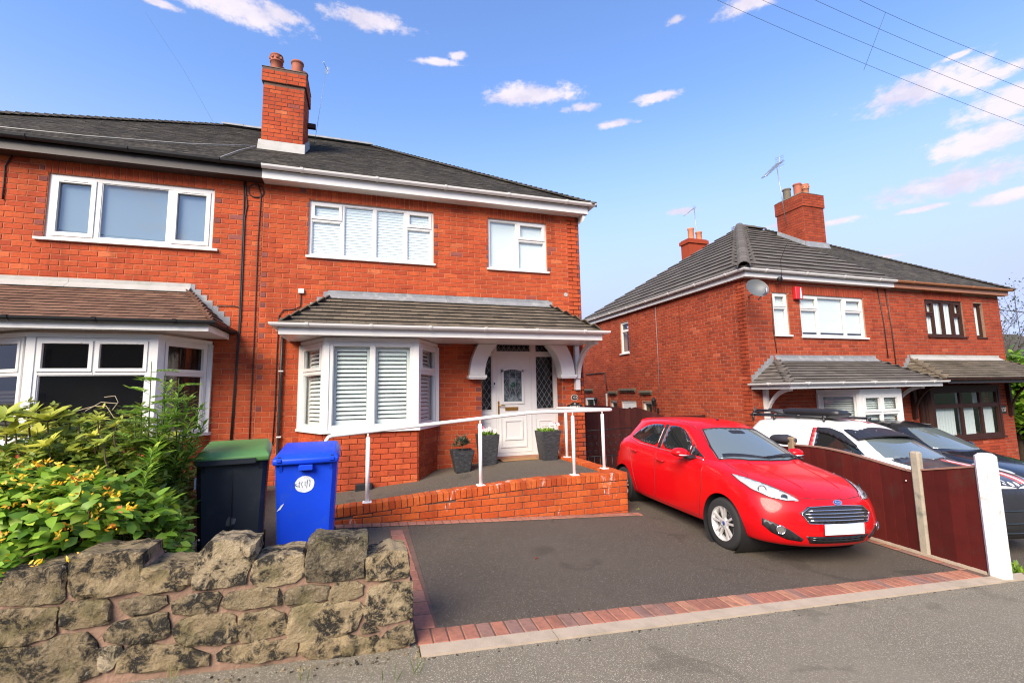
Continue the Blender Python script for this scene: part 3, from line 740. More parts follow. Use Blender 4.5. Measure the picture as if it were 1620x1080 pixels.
# --- main pair: walls
W1 = (-.951, 1.189, 3.983, 4.986); W2 = (2.237, 3.455, 3.978, 4.986); BAYH = (-.93, 1.18, 1.06, 2.52); DOORH = (2.075, 3.708, .36, 2.58)
LW = (-4.524, -2.372, 3.983, 4.99); LBAYH = (-5.35, -2.37, 1.06, 2.52)
m = MB(); wall_mesh(FP, m, XP, XC, -.5, 5.24, [W1, W2, BAYH, DOORH]); wall133 = m.put('wall', M_mortar, h133, recalc=False)
b = lay(XP, XC, -.5, 5.22, [W1, W2, BAYH, DOORH], soldiers=[(W1[0], W1[1], W1[3]), (W2[0], W2[1], W2[3])], zref=.02, phase=.03)
build_bricks(FP, b, wall133, M_brick, M_brick1)
m = MB(); wall_mesh(FP, m, XL, XP-.003, -.5, 5.24, [LW, LBAYH]); wall131 = m.put('wall', M_mortar, h131, recalc=False)
b = lay(XL, XP-.003, -.5, 5.22, [LW, LBAYH], soldiers=[(LW[0], LW[1], LW[3])], zref=.03, phase=.01)
build_bricks(FP, b, wall131, M_brick, M_brick1)
# side walls and backs
SP = PL((XC, YF+.26, 0), (0, 1, 0)); m = MB(); wall_mesh(SP, m, -.26, YB-YF-.26, -.9, 5.24); m.put('side_wall', M_mortar, h133, recalc=False)
build_bricks(SP, lay(-.26, YB-YF-.26, -.8, 5.22, zref=.02), h133, M_brick, M_brick1, 0, mass='side_brick_courses')
SP2 = PL((XL, YB, 0), (0, -1, 0)); m = MB(); wall_mesh(SP2, m, 0, YB-YF-.26, -.9, 5.24); m.put('side_wall', M_mortar, h131, recalc=False)
for (h, a, c) in ((h133, XP, XC-.27), (h131, XL+.27, XP-.004)):
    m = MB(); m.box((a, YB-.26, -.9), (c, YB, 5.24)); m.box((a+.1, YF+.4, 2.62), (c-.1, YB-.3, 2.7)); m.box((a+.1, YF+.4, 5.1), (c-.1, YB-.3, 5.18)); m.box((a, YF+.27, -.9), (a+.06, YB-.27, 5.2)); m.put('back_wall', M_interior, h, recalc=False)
# doorway jambs in brick
JP = PL((3.708, YF, 0), (0, 1, 0)); JP.n = V((-1, 0, 0)); m = MB()
bj = lay(.004, .25, .36, 2.58, zref=.02)
build_bricks(PL((3.708, YF+.255, 0), (0, -1, 0)), [(.255-u, z, w, h, t) for (u, z, w, h, t) in bj], wall133, M_brick, M_brick1, 0, mass='jamb_brick_courses')

# --- upper roof of the pair
def pair_roof(hR, hL, xr, xl, xm, ey, ez, yb, tp, over, matR, matL, gauge, width, rim, capsR, capsL, singles=0, flat=.8):
    """two hipped halves; xr/xl: outer gutter lines; xm: party line"""
    yr = (ey+yb)/2; zr = ez+(yr-ey)*tp; t = yr-ey
    for (h, x0, sgn, mt, cap) in ((hR, xr, 1, matR, capsR), (hL, xl, -1, matL, capsL)):
        xh = x0-sgn*t
        A, B = V((xm, ey, ez)), V((x0, ey, ez)); Cc, Dd = V((xh, yr, zr)), V((xm, yr, zr))
        ga, wi, kw = (gauge, width, dict(thick=.011, gap=.0)) if gauge or sgn > 0 else (.36, .33, dict(thick=.034, gap=.012, lap=.2))
        ga = ga or .10
        if sgn > 0: roof_face(h, A, B, Cc, Dd, ga, wi, mt[0], mt[1], singles, **kw)
        else: roof_face(h, B, A, Dd, Cc, ga, wi, mt[0], mt[1], singles, **kw)
        S0, S1 = V((x0, ey, ez)), V((x0, yb, ez))
        if sgn > 0: roof_face(h, S0, S1, Cc, Cc, ga, wi, mt[0], mt[1], 0, mass='side_tile_courses', **kw)
        else: roof_face(h, S1, S0, Cc, Cc, ga, wi, mt[0], mt[1], 0, mass='side_tile_courses', **kw)
        m = MB(); m.add([(xm, yb, ez), (x0, yb, ez), Cc, Dd], [(0, 1, 2, 3)]); m.put('back_roof', mt[0], h)
        if cap: ridge(h, (xm, yr, zr+.03), (xh, yr, zr+.03), *cap)
    return yr, zr
pair_roof(h133, h131, 4.40, -7.70, XP, EY+.03, EZ-.02, 16.55, TP_, 0, (M_tD, M_tD), (M_tD, M_tD), .10, .165, 0, (.11, M_lead, .45), (.11, M_lead, .45))
# bonnet-like hip edge: small stepped tiles along the hips
def hip_tiles(h, a, b, mat, L=.13, w=.11):
    a, b = V(a), V(b); D = b-a; n = int(D.length/L); d = D.normalized(); s = d.cross(V((0, 0, 1))).normalized(); up = s.cross(d); m = MB()
    for i in range(n):
        p, q = a+D*(i/n)-d*.03, a+D*((i+1)/n); k = .02
        m.hexa([p-s*w-up*.03+up*k, p+s*w-up*.03+up*k, q+s*w-up*.03, q-s*w-up*.03, p-s*.02+up*(.035+k), p+s*.02+up*(.035+k), q+s*.02+up*.03, q-s*.02+up*.03], random.gauss(.4, .15))
    m.put('hip_tile_course', mat, h, recalc=False, kind='stuff')
tt = YR-EY
hip_tiles(h133, (4.40, EY+.03, EZ), (4.40-4.275, 12.275, EZ+4.275*TP_-.01), M_tD)
hip_tiles(h131, (-7.70, EY+.03, EZ), (-7.70+4.275, 12.275, EZ+4.275*TP_-.01), M_tD)
# fascia boards, soffit, gutters
def eaves(h, x0, x1, mat, gm, ztop, zbot, yf, yw, end=None, ends=(0, 0)):
    m = MB(); m.box((x0, yf, zbot), (x1, yf+.02, ztop-.045)); f = m.put('fascia', mat, h)
    m = MB(); m.box((x0, yf+.021, zbot+.004), (x1, yw, zbot+.02)); m.put('soffit', mat, h)
eaves(h133, XP, 4.28, M_upvc, M_upvc, EZ, 5.175, 8.06, YF)
eaves(h131, -7.6, XP-.003, M_fascia_brown, M_blackpl, EZ, 5.175, 8.06, YF)
m = MB(); m.box((4.262, 8.082, 5.175), (4.28, 16.6, EZ-.045)); m.box((4.18, 8.082, 5.18), (4.261, 16.6, 5.195)); m.put('side_fascia', M_upvc, h133)
gutter(h133, [(XP+.002, 7.995, EZ), (4.375, 7.995, EZ), (4.375, 16.6, EZ)], M_upvc)
gutter(h131, [(-7.68, 7.995, EZ+.004), (XP-.002, 7.995, EZ+.004)], M_blackpl)
# little corbel under the right end of the eaves
m = MB(); m.prism([(4.18, 8.1, 5.17), (4.26, 8.1, 5.17), (4.18, 8.1, 5.03)], (0, .2, 0)); m.put('eaves_bracket', M_upvc, h133)

# --- upper windows
w = window(h133, FP, *W1, [(0, .255, 0, .66, 'f'), (0, .255, .66, 1, 'o'), (.255, .51, 0, 1, 'f'), (.51, .765, 0, 1, 'f'), (.765, 1, 0, .66, 'f'), (.765, 1, .66, 1, 'o')], d=-.04, fw=.05, glass=M_glassr)
sheet(w, FP, W1[0]+.02, W1[1]-.02, W1[2]+.02, W1[3]-.02, -.105, M_slat, 'blind_backing')
slats(w, FP, W1[0]+.05, W1[1]-.05, W1[2]+.05, W1[3]-.05, -.085, .05, M_slat, 81)
w = window(h133, FP, *W2, [(0, .5, 0, 1, 'f'), (.5, 1, 0, .62, 'f'), (.5, 1, .62, 1, 'o')], d=-.04, fw=.045, glass=M_glassr)
sheet(w, FP, W2[0]+.02, W2[1]-.02, W2[2]+.02, W2[3]-.02, -.10, M_slat, 'blind')
w = window(h131, FP, *LW, [(0, .28, 0, 1, 'o'), (.28, .72, 0, 1, 'f'), (.72, 1, 0, 1, 'o')], d=-.03, fw=.07, vents=True, sill=.09, glass=M_glassr, sash_w=.06)
sheet(w, FP, LW[0]+.02, LW[1]-.02, LW[2]+.02, LW[3]-.02, -.095, M_skyrefl, 'blind')  # not a real blind: sheet coloured like sky mirrored in the panes

# --- chimney (shared stack, in the roof of the main house)
def chimney(h, x0, x1, y0, y1, zb, zc, zt, mats, pots, apron, corb=.03):
    bm_, bs_ = mats
    m = MB(); m.box((x0, y0, zb), (x1, y1, zt)); m.box((x0-corb, y0-corb, zc), (x1+corb, y1+corb, zt-.001)); c = m.put('chimney', M_mortard, h, recalc=False)
    many = []
    for (o, u, L) in (((x0, y0, 0), (1, 0, 0), x1-x0), ((x1, y0, 0), (0, 1, 0), y1-y0), ((x0, y1, 0), (0, -1, 0), y1-y0)):
        p = PL(o, u); b = lay(0, L, zb, zc-.02, zref=zb, quoin=False); build_bricks(p, b, c, bm_, bs_, 90 if u[0] else 0, proud=.006, mass='chimney_brick_courses')
        uu = V(u); nn = V((uu.y, -uu.x, 0)); p2 = PL(V(o)+nn*corb-uu*corb, u); b = lay(0, L+2*corb, zc, zt-.02, zref=zc, quoin=False); build_bricks(p2, b, c, bm_, bs_, 40 if u[0] else 0, proud=.006, mass='chimney_brick_courses')
    m = MB(); m.hexa([(x0-corb-.012, y0-corb-.012, zt-.01), (x1+corb+.012, y0-corb-.012, zt-.01), (x1+corb+.012, y1+corb+.012, zt-.01), (x0-corb-.012, y1+corb+.012, zt-.01), (x0+.06, y0+.06, zt+.07), (x1-.06, y0+.06, zt+.07), (x1-.06, y1-.06, zt+.07), (x0+.06, y1-.06, zt+.07)]); m.put('mortar_cap', M_cap, c)
    for (px, py, r, hh, kind, mt) in pots:
        m = MB(); z = zt+.03
        if kind == 'crown':
            m.lathe([(r*1.02, 0), (r, .05), (r*.96, hh*.62), (r*1.1, hh*.63), (r*1.12, hh*.68), (r*1.03, hh*.70), (r*1.05, hh*.96), (r*1.1, hh*.97), (r*1.08, hh), (r*.85, hh), (r*.85, hh*.5), (0, hh*.5)], (px, py, z), 18)
            for k in range(9):
                t = 2*math.pi*k/9; m.box((px+r*1.07*math.cos(t)-.018, py+r*1.07*math.sin(t)-.018, z+hh*.76), (px+r*1.07*math.cos(t)+.018, py+r*1.07*math.sin(t)+.018, z+hh*.87))
        else: m.lathe([(r*1.0, 0), (r*.97, hh*.8), (r*.98, hh*.86), (r*1.1, hh*.88), (r*1.12, hh*.97), (r*1.06, hh), (r*.9, hh), (r*.9, hh*.5), (0, hh*.5)], (px, py, z), 18)
        o = m.put('chimney_pot', mt, c, recalc=False)
    return c
zf = lambda y: EZ-.02+(y-EY-.03)*TP_
c133 = chimney(h133, -2.03, -1.27, 9.72, 10.46, 6.45, 7.95, 8.27, (M_brick, M_brick1), [(-1.86, 9.98, .115, .42, 'crown', M_pot), (-1.46, 9.98, .115, .36, 'plain', M_pot), (-1.40, 10.28, .11, .34, 'plain', M_pot), (-1.86, 10.26, .11, .36, 'plain', M_pot)], None)
m = MB(); y0, y1 = 9.72, 10.46
m.hexa([(-2.08, y0-.10, zf(y0-.10)), (-1.22, y0-.10, zf(y0-.10)), (-1.22, y0-.02, zf(y0)), (-2.08, y0-.02, zf(y0)), (-2.075, y0-.035, zf(y0)+.17), (-1.225, y0-.035, zf(y0)+.17), (-1.225, y0-.016, zf(y0)+.17), (-2.075, y0-.016, zf(y0)+.17)])
for s in (-1, 1):
    x = -1.65+s*.40; m.hexa([(x-.02+.01*s, y0-.03, zf(y0)-.02), (x+.02+.01*s, y0-.03, zf(y0)-.02), (x+.02+.01*s, y1, zf(y1)-.02), (x-.02+.01*s, y1, zf(y1)-.02), (x-.012, y0-.03, zf(y0)+.17), (x+.012, y0-.03, zf(y0)+.17), (x+.012, y1, zf(y1)+.17), (x-.012, y1, zf(y1)+.17)])
m.put('lead_apron', M_lead2, c133, recalc=False)

# ------------------------------------------------------------------ bay and porch of the main house
def lean_roof(h, xl, xr, hl, hr, yw, ye, zt, ze, gauge, width, mats, most, lead=True, leadmat=None, ridgemat=None, side_most=0, thick=.024, gap=.010):
    """hipped lean-to: wall line y=yw height zt from xl+hl to xr-hr, eaves y=ye height ze from xl to xr"""
    A, B, C_, D_2 = V((xl, ye, ze)), V((xr, ye, ze)), V((xr-hr, yw, zt)), V((xl+hl, yw, zt))
    rf = put('porch_roof', bpy.data.meshes.new('r'), mats[0], h); mm = MB(); off = V((0, .02, -.055))
    mm.add([A+off, B+off, C_+off, D_2+off], [(0, 1, 2, 3)]); mm.add([V((xl, yw, ze))+off, A+off, D_2+off], [(0, 1, 2)]); mm.add([B+off, V((xr, yw, ze))+off, C_+off], [(0, 1, 2)])
    rf.data = mm.mesh('porch_roof'); rf.data.materials.append(M_interior)
    roof_face(rf, A, B, C_, D_2, gauge, width, mats[0], mats[1], most, deck=False, thick=thick, gap=gap)
    roof_face(rf, V((xl, yw, ze)), A, D_2, D_2, gauge, width, mats[0], mats[1], side_most, deck=False, mass='side_tile_courses')
    roof_face(rf, B, V((xr, yw, ze)), C_, C_, gauge, width, mats[0], mats[1], side_most, deck=False, mass='side_tile_courses')
    lm = leadmat or M_lead
    m = MB(); dv = (V((0, ye-yw, ze-zt))).normalized(); n = max(1, int((xr-hr-xl-hl)/1.5))
    for i in range(n):
        a, b_ = xl+hl-.03+(xr-hr-xl-hl+.06)*i/n, xl+hl-.03+(xr-hr-xl-hl+.06)*(i+1)/n-.004
        q = V((0, yw-.012, zt+.035)); e = V((0, yw, zt+.045))+dv*.15
        m.hexa([(a, q.y, q.z-.02), (b_, q.y, q.z-.02), (b_, e.y, e.z-.012), (a, e.y, e.z-.012), (a, q.y, q.z+.02), (b_, q.y, q.z+.02), (b_, e.y, e.z), (a, e.y, e.z)])
        m.box((a, yw-.016, zt+.03), (b_, yw+.002, zt+.11))
    m.put('lead_flashing', lm, rf, recalc=False)
    return rf
def step_lead(rf, xa, za, xb, zb, y, n, mat, sgn):
    m = MB()
    for i in range(n):
        t0, t1 = i/n, (i+1)/n; x0, z0, x1, z1 = xa+(xb-xa)*t0, za+(zb-za)*t0, xa+(xb-xa)*t1, za+(zb-za)*t1
        m.prism([(x0, y-.012-.001*(i % 2), z0-.06), (x1, y-.012-.001*(i % 2), z1-.06), (x1, y-.012-.001*(i % 2), z0+.085), (x0, y-.012-.001*(i % 2), z0+.085)], (0, .014, 0))
    m.put('stepped_flashing', mat, rf)
rf = lean_roof(h133, -1.20, 4.06, .62, .62, YF, 7.27, 3.29, 2.655, .155, .185, (M_tP, M_tP1), 300)
step_lead(rf, -.58, 3.29, -1.2, 2.70, YF, 6, M_lead, -1)
step_lead(rf, 3.44, 3.29, 4.03, 2.70, YF, 6, M_lead, 1)
def porch_eaves(h, xl, xr, ye, yw, ztop, zbot, fm, gm, r=.055):
    m = MB(); m.box((xl+.07, ye+.06, zbot), (xr-.07, ye+.08, ztop-.04)); m.box((xl+.07, ye+.081, zbot), (xl+.09, yw-.012, ztop-.04)); m.box((xr-.09, ye+.081, zbot), (xr-.07, yw-.012, ztop-.04)); f = m.put('porch_fascia', fm, h)
    m = MB(); n = 7
    for i in range(n): y0 = ye+.082+(yw-.014-ye-.082)*i/n; y1 = ye+.082+(yw-.014-ye-.082)*(i+1)/n; m.box((xl+.092, y0, zbot+.006), (xr-.092, y1-.005, zbot+.022))
    m.put('porch_soffit', fm, h)
    gutter(h, [(xl+.005, yw-.02, ztop), (xl+.005, ye+.005, ztop), (xr-.005, ye+.005, ztop), (xr-.005, yw-.02, ztop)], gm, r, 'porch_gutter', step=.95)
porch_eaves(h133, -1.26, 4.12, 7.2, YF, 2.66, 2.50, M_upvc, M_upvc)
# bay: brick base, three-sided window
def bay(h, xl, xr, yw, yf, c, z0, zs, zt, bm_, bs_, layout_f, layout_s, fm, glass, singles, mort, post=.055, fw=.06, vents=False, sash_w=.05, head=.06):
    ca, cb = c if isinstance(c, tuple) else (c, c)
    segs = [((xl, yw, 0), (xl+ca, yf, 0)), ((xl+ca, yf, 0), (xr-cb, yf, 0)), ((xr-cb, yf, 0), (xr, yw, 0))]
    by = h
    base = MB(); mo = .012
    pts = [V((xl, yw, 0)), V((xl+ca, yf, 0)), V((xr-cb, yf, 0)), V((xr, yw, 0))]
    pln = [V((p.x, p.y+mo, 0)) for p in pts]
    base.add([(p.x, p.y, z0) for p in pln]+[(p.x, p.y, zs-.035) for p in pln], [(0, 1, 5, 4), (1, 2, 6, 5), (2, 3, 7, 6), (4, 5, 6, 7)]); bw = base.put('bay_base', mort, by, recalc=False)
    for k, (a, b_) in enumerate(segs):
        a, b_ = V(a), V(b_); p = PL(a, b_-a); L = (b_-a).length
        br = lay(0.002, L-.002, z0, zs-.04, zref=.02, phase=.05 if k == 1 else .1, quoin=False)
        build_bricks(p, br, bw, bm_, bs_, singles[k], proud=.006)
    for k, (a, b_) in enumerate(segs):
        a, b_ = V(a), V(b_); p = PL(a, b_-a); L = (b_-a).length
        w = window(by, p, post if k != 1 else post*1.1, L-(post if k != 1 else post*1.1), zs, zt, layout_f if k == 1 else layout_s, fm, glass, d=.0, fw=fw, sill=0, vents=vents, sash_w=sash_w)
        yield k, p, L, w
    for q in pts[1:3]: m = MB(); sg = 1 if q.x > (xl+xr)/2 else -1; e = post*1.25; m.prism([(q.x-sg*e, q.y-.012, zs), (q.x+sg*.006, q.y-.012, zs), (q.x+sg*(e*.5+.01), q.y+e*.8, zs), (q.x+sg*(e*.5-.03), q.y+e*.8+.03, zs), (q.x-sg*e, q.y+.06, zs)], (0, 0, zt-zs)); m.put('corner_post', fm, by, recalc=False)
    for q, s in ((pts[0], 1), (pts[3], -1)): m = MB(); m.box((q.x-.03, q.y-.06, zs), (q.x+.03, q.y-.012, zt)); m.put('wall_post', fm, by, recalc=False)
    def ring(off, za, zb, name, offin=-.08):
        m = MB(); out = []
        for (o, zz) in ((off, za), (off, zb)):
            out.append([V((xl-o, yw-.014, zz)), V((xl+ca-o*.5, yf-o, zz)), V((xr-cb+o*.5, yf-o, zz)), V((xr+o, yw-.014, zz))])
        inn = [[V((xl-offin, yw-.014, zz)), V((xl+ca-offin*.5, yf-offin, zz)), V((xr-cb+offin*.5, yf-offin, zz)), V((xr+offin, yw-.014, zz))] for zz in (za, zb)]
        for i in range(3): m.hexa([out[0][i], out[0][i+1], inn[0][i+1], inn[0][i], out[1][i], out[1][i+1], inn[1][i+1], inn[1][i]])
        m.put(name, fm, by, recalc=False)
    ring(.055, zs-.045, zs-.002, 'bay_sill'); ring(.015, zt+.002, zt+head, 'bay_head')
    yield -1, None, None, by
BZ0, BZS, BZT = -.05, 1.085, 2.43
for k, p, L, w in bay(h133, -1.0, 1.25, YF, 7.5, .42, BZ0, BZS, BZT, M_brick, M_brick1, [(0, .5, 0, 1, 'f'), (.5, 1, 0, 1, 'f')], [(0, 1, 0, .66, 'f'), (0, 1, .66, 1, 'o')], M_upvc, M_glass, (0, 90, 40), M_mortar, head=.065):
    if k < 0: by133 = w; break
    if k == 1:
        for (a, b_) in ((.12, L/2-.03), (L/2+.03, L-.12)):
            m = MB(); frame_rect(p, m, a-.03, b_+.03, BZS+.055, BZT-.055, .085, -.13, -.10); sh = m.put('shutter', M_slat, h133, recalc=False)
            slats(sh, p, a+.06, b_-.06, BZS+.15, BZT-.15, -.115, .064, M_slat, 50, .066, 'louvre', True)
    else: 
        for (a, b_) in ((.1, L-.1),):
            m = MB(); frame_rect(p, m, a-.03, b_+.03, BZS+.05, BZT-.05, .06, -.13, -.10); sh = m.put('shutter', M_slat, h133, recalc=False)
            slats(sh, p, a+.04, b_-.04, BZS+.12, BZT-.12, -.115, .064, M_slat, 50, .066, 'louvre', True)
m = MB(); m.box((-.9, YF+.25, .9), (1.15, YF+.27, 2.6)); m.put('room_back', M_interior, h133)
# arch brackets
for (nm, sgn) in (('arch_bracket', -1), ('arch_bracket', 1)):
    cx, cz, r0, r1 = 2.865, 1.93, .765, 1.04; m = MB(); pts_o = []; pts_i = []
    for i in range(19):
        t = R(90)*i/18
        for (r, L_) in ((r1, pts_o), (r0, pts_i)):
            L_.append((cx+sgn*r*math.cos(t), cz+r*math.sin(t)))
    zt = 2.50
    po = [q for q in pts_o if q[1] < zt]; pi_ = [q for q in pts_i if q[1] < zt]
    xo = math.sqrt(r1*r1-(zt-cz)**2); xi = math.sqrt(r0*r0-(zt-cz)**2)
    po.append((cx+sgn*xo, zt)); pi_.append((cx+sgn*xi, zt))
    n = max(len(po), len(pi_))
    res = lambda P, n: [P[min(len(P)-1, int(i*(len(P)-1)/(n-1)))] if i in (0, n-1) else (lambda f: (P[int(f)][0]+(P[min(len(P)-1, int(f)+1)][0]-P[int(f)][0])*(f-int(f)), P[int(f)][1]+(P[min(len(P)-1, int(f)+1)][1]-P[int(f)][1])*(f-int(f))))(i*(len(P)-1)/(n-1)) for i in range(n)]
    po, pi_ = res(po, 18), res(pi_, 18)
    for i in range(17):
        q = [po[i], po[i+1], pi_[i+1], pi_[i]]
        m.hexa([V((x, 8.13, z)) for x, z in q]+[V((x, YF+.1 if sgn > 0 else YF-.01, z)) for x, z in q])
    a, b_ = sorted((cx+sgn*(r0-.03), cx+sgn*(r1+.03))); m.box((a, 8.10, cz-.055), (b_, 8.29, cz-.003)); m.box((a+.02, 8.115, cz-.075), (b_-.02, 8.288, cz-.056))
    m.put(nm, M_white, h133)
# gallows bracket on the right pier
m = MB(); m.box((3.955, 8.19, 1.63), (4.045, 8.288, 2.495)); pts = []
for i in range(13):
    t = i/12; y = 8.19-.80*(t**1.7); z = 1.86+.63*math.sin(t*math.pi/2)**1.0
    pts.append((y, z))
for (y0, z0), (y1, z1) in zip(pts, pts[1:]):
    d = V((0, y1-y0, z1-z0)).normalized(); n_ = V((0, -d.z, d.y))*.042
    m.hexa([V((3.965, y0, z0))-n_, V((4.035, y0, z0))-n_, V((4.035, y1, z1))-n_, V((3.965, y1, z1))-n_, V((3.965, y0, z0))+n_, V((4.035, y0, z0))+n_, V((4.035, y1, z1))+n_, V((3.965, y1, z1))+n_])
m.put('gallows_bracket', M_white, h133, recalc=False)
# --- door set
DP = PL((0, 8.54, 0), (1, 0, 0)); ds = h133
m = MB(); x0, x1, z0, z1 = 1.98, 3.70, .40, 2.62
for (a, b_) in ((x0, 2.10), (2.355, 2.425), (3.155, 3.235), (3.64, x1)): DP.box(m, a, b_, z0, z1, -.07, 0)
for (a, b_) in ((2.101, 2.354), (2.426, 3.154), (3.236, 3.639)):
    DP.box(m, a, b_, z1-.045, z1, -.069, -.001); DP.box(m, a, b_, 2.325, 2.385, -.069, -.001)
    DP.box(m, a, b_, z0, z0+.045, -.069, .004)
fr = m.put('door_frame', M_upvc, ds, recalc=False)
m = MB(); m.box((1.95, 8.30, .36), (3.70, 8.535, .398)); m.put('threshold', M_paver1, ds).color = (.9, .9, .9, 1)
def leaded(parent, a, b_, c, e, d, step=.105, arch=0.):
    g = MB(); DP.quad(g, a, b_, c, e, d-.014); gl = g.put('pane', M_glass, parent, recalc=False)
    m = MB(); 
    for sgn in (1, -1):
        k = -int((e-c)/step/1.5)-2
        while a+k*step < b_+(e-c):
            xa = a+k*step; k += 1; sl = 1.55
            # line x = xa + sgn*t/sl for z from c to e, clipped
            z_lo, z_hi = c, e; X = lambda z: (xa+(z-c)/sl) if sgn > 0 else (xa+(e-z)/sl)
            ts = [z for z in [c+i*(e-c)/200 for i in range(201)] if a <= X(z) <= b_]
            if len(ts) < 3: continue
            DP.bar(m, (X(ts[0]), ts[0]), (X(ts[-1]), ts[-1]), .007, d-.013, d-.009)
    m.put('leading', M_lead, parent, recalc=False); return gl
for (a, b_, c, e) in ((2.101, 2.354, 1.26, 2.325), (3.236, 3.639, 1.26, 2.325), (2.426, 3.154, 2.386, 2.574), (3.236, 3.639, 2.386, 2.574)):
    m = MB(); frame_rect(DP, m, a, b_, c, e, .02, -.05, -.008); m.put('bead', M_upvc, fr, recalc=False); leaded(fr, a+.02, b_-.02, c+.02, e-.02, -.02)
for (a, b_) in ((2.101, 2.354), (3.236, 3.639)):
    m = MB(); DP.box(m, a, b_, .446, 1.256, -.05, -.012); frame_rect(DP, m, a+.05, b_-.05, .52, 1.05, .018, -.012, .0); frame_rect(DP, m, a+.10, b_-.10, .62, .95, .02, -.012, -.002); m.put('side_panel', M_upvc, ds, recalc=False)
m = MB(); DP.box(m, 2.428, 3.152, .447, 2.323, -.05, .0)
# raised mouldings on the leaf
for (a, b_, c, e, w_, h_) in ((2.50, 3.03, .56, 1.19, .022, .014), (2.58, 2.95, .70, 1.08, .03, .018), (2.45, 3.13, .47, 2.30, .012, .006)): frame_rect(DP, m, a, b_, c, e, w_, 0, h_)
lf = m.put('door_leaf', M_upvc, ds, recalc=False)
m = MB(); a, b_, c, e = 2.53, 2.985, 1.40, 2.04; arc = lambda x, top: top+.055*(1-((x-(a+b_)/2)/((b_-a)/2))**2)
DP.box(m, a, b_, c-.02, c+.03, 0, .022); DP.box(m, a, a+.045, c+.031, e, 0, .022); DP.box(m, b_-.045, b_, c+.031, e, 0, .022); n = 12
for i in range(n):
    xa, xb = a+(b_-a)*i/n, a+(b_-a)*(i+1)/n
    q = [(xa, arc(xa, e)-.045), (xb, arc(xb, e)-.045), (xb, arc(xb, e)), (xa, arc(xa, e))]; m.hexa([DP.p(u, z, .022) for u, z in q]+[DP.p(u, z, 0) for u, z in q])
m.put('glazing_frame', M_upvc, lf)
g = MB(); g.add([DP.p(a+.04, c+.03, .006), DP.p(b_-.04, c+.03, .006)]+[DP.p(b_-.04-(b_-a-.08)*i/8, arc(b_-.04-(b_-a-.08)*i/8, e)-.04, .006) for i in range(9)], [tuple(range(11))]); M_lead_glass, t_, bb_ = newmat('dark_leaded_glass'); setc(t_, bb_, 'Base Color', ramp(t_, noisef(t_, coords(t_), 9., 3., .5), [(.35, (.03, .04, .045)), (.55, (.10, .13, .14)), (.7, (.22, .27, .29))])); bb_.inputs['Roughness'].default_value = .12
g.put('door_glass', M_lead_glass, lf); gp = lf
m = MB(); cx = (a+b_)/2
for (p0, p1) in (((cx-.1, 1.44), (cx, 1.75)), ((cx+.1, 1.44), (cx, 1.75)), ((cx-.17, 1.75), (cx, 2.05)), ((cx+.17, 1.75), (cx, 2.05)), ((cx-.17, 1.75), (cx-.02, 1.46)), ((cx+.17, 1.75), (cx+.02, 1.46)), ((cx-.06, 1.44), (cx-.06, 2.06)), ((cx+.06, 1.44), (cx+.06, 2.06)), ((cx-.18, 1.62), (cx+.18, 1.62)), ((cx-.18, 1.86), (cx+.18, 1.86))): DP.bar(m, p0, p1, .007, .0065, .010)
m.put('leading', M_lead, gp, recalc=False)
m = MB(); m.lathe([(0, 0), (.05, 0), (.05, .004), (0, .004)], (cx, 8.527, 1.75), 6, axis='y'); m.put('coloured_motif', simple('green_glass', (.02, .10, .07), .15), gp)
m = MB(); DP.box(m, 2.60, 2.86, 1.255, 1.325, 0, .012); DP.box(m, 2.62, 2.84, 1.268, 1.312, .012, .02); m.put('letter_plate', M_brass, lf, recalc=False)
m = MB(); DP.box(m, 2.448, 2.478, 1.19, 1.44, 0.006, .018); m.tube([DP.p(2.463, 1.36, .015), DP.p(2.463, 1.36, .055), DP.p(2.50, 1.36, .06), DP.p(2.58, 1.355, .058)], .011, 8); m.put('door_handle', M_brass, lf, recalc=False)
m = MB(); DP.box(m, 2.372, 2.402, 1.70, 1.80, 0, .02); bell = m.put('doorbell', M_upvc, ds, recalc=False)
m = MB(); DP.box(m, 2.374, 2.400, 1.755, 1.798, .02, .023); m.put('doorbell_camera', M_blackpl, bell, recalc=False)
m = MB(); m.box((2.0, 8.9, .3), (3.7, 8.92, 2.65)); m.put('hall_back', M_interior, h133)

# ------------------------------------------------------------------ bay of the left-hand half
rf = lean_roof(h131, -6.3, -2.03, .62, .62, YF, 7.27, 3.29, 2.655, .105, .17, (M_tB, M_tB1), 300, leadmat=M_lead2, side_most=30, thick=.014, gap=.004)
step_lead(rf, -2.65, 3.31, -2.06, 2.72, YF, 7, M_lead, 1)
porch_eaves(h131, -6.4, -1.99, 7.2, YF, 2.66, 2.52, M_white, M_blackpl)
for k, p, L, w in bay(h131, -5.45, -2.3, YF, 7.5, (1.31, .42), .1, 1.085, 2.43, M_brick, M_brick1, [(0, 1, 0, .655, 'f'), (0, .5, .655, 1, 'o'), (.5, 1, .655, 1, 'o')], [(0, 1, 0, .655, 'f'), (0, 1, .655, 1, 'o')], M_upvc, M_glass, (0, 40, 20), M_mortar, fw=.05, vents=True, sash_w=.042, post=.07):
    if k < 0: break
    if k == 0: slats(w, p, .1, L-.1, 1.15, 1.75, -.16, .05, M_fascia_brown, 50)
m = MB(); m.box((-5.5, YF+.25, .9), (-2.2, YF+.27, 2.6)); m.put('room_back', M_interior, h131)
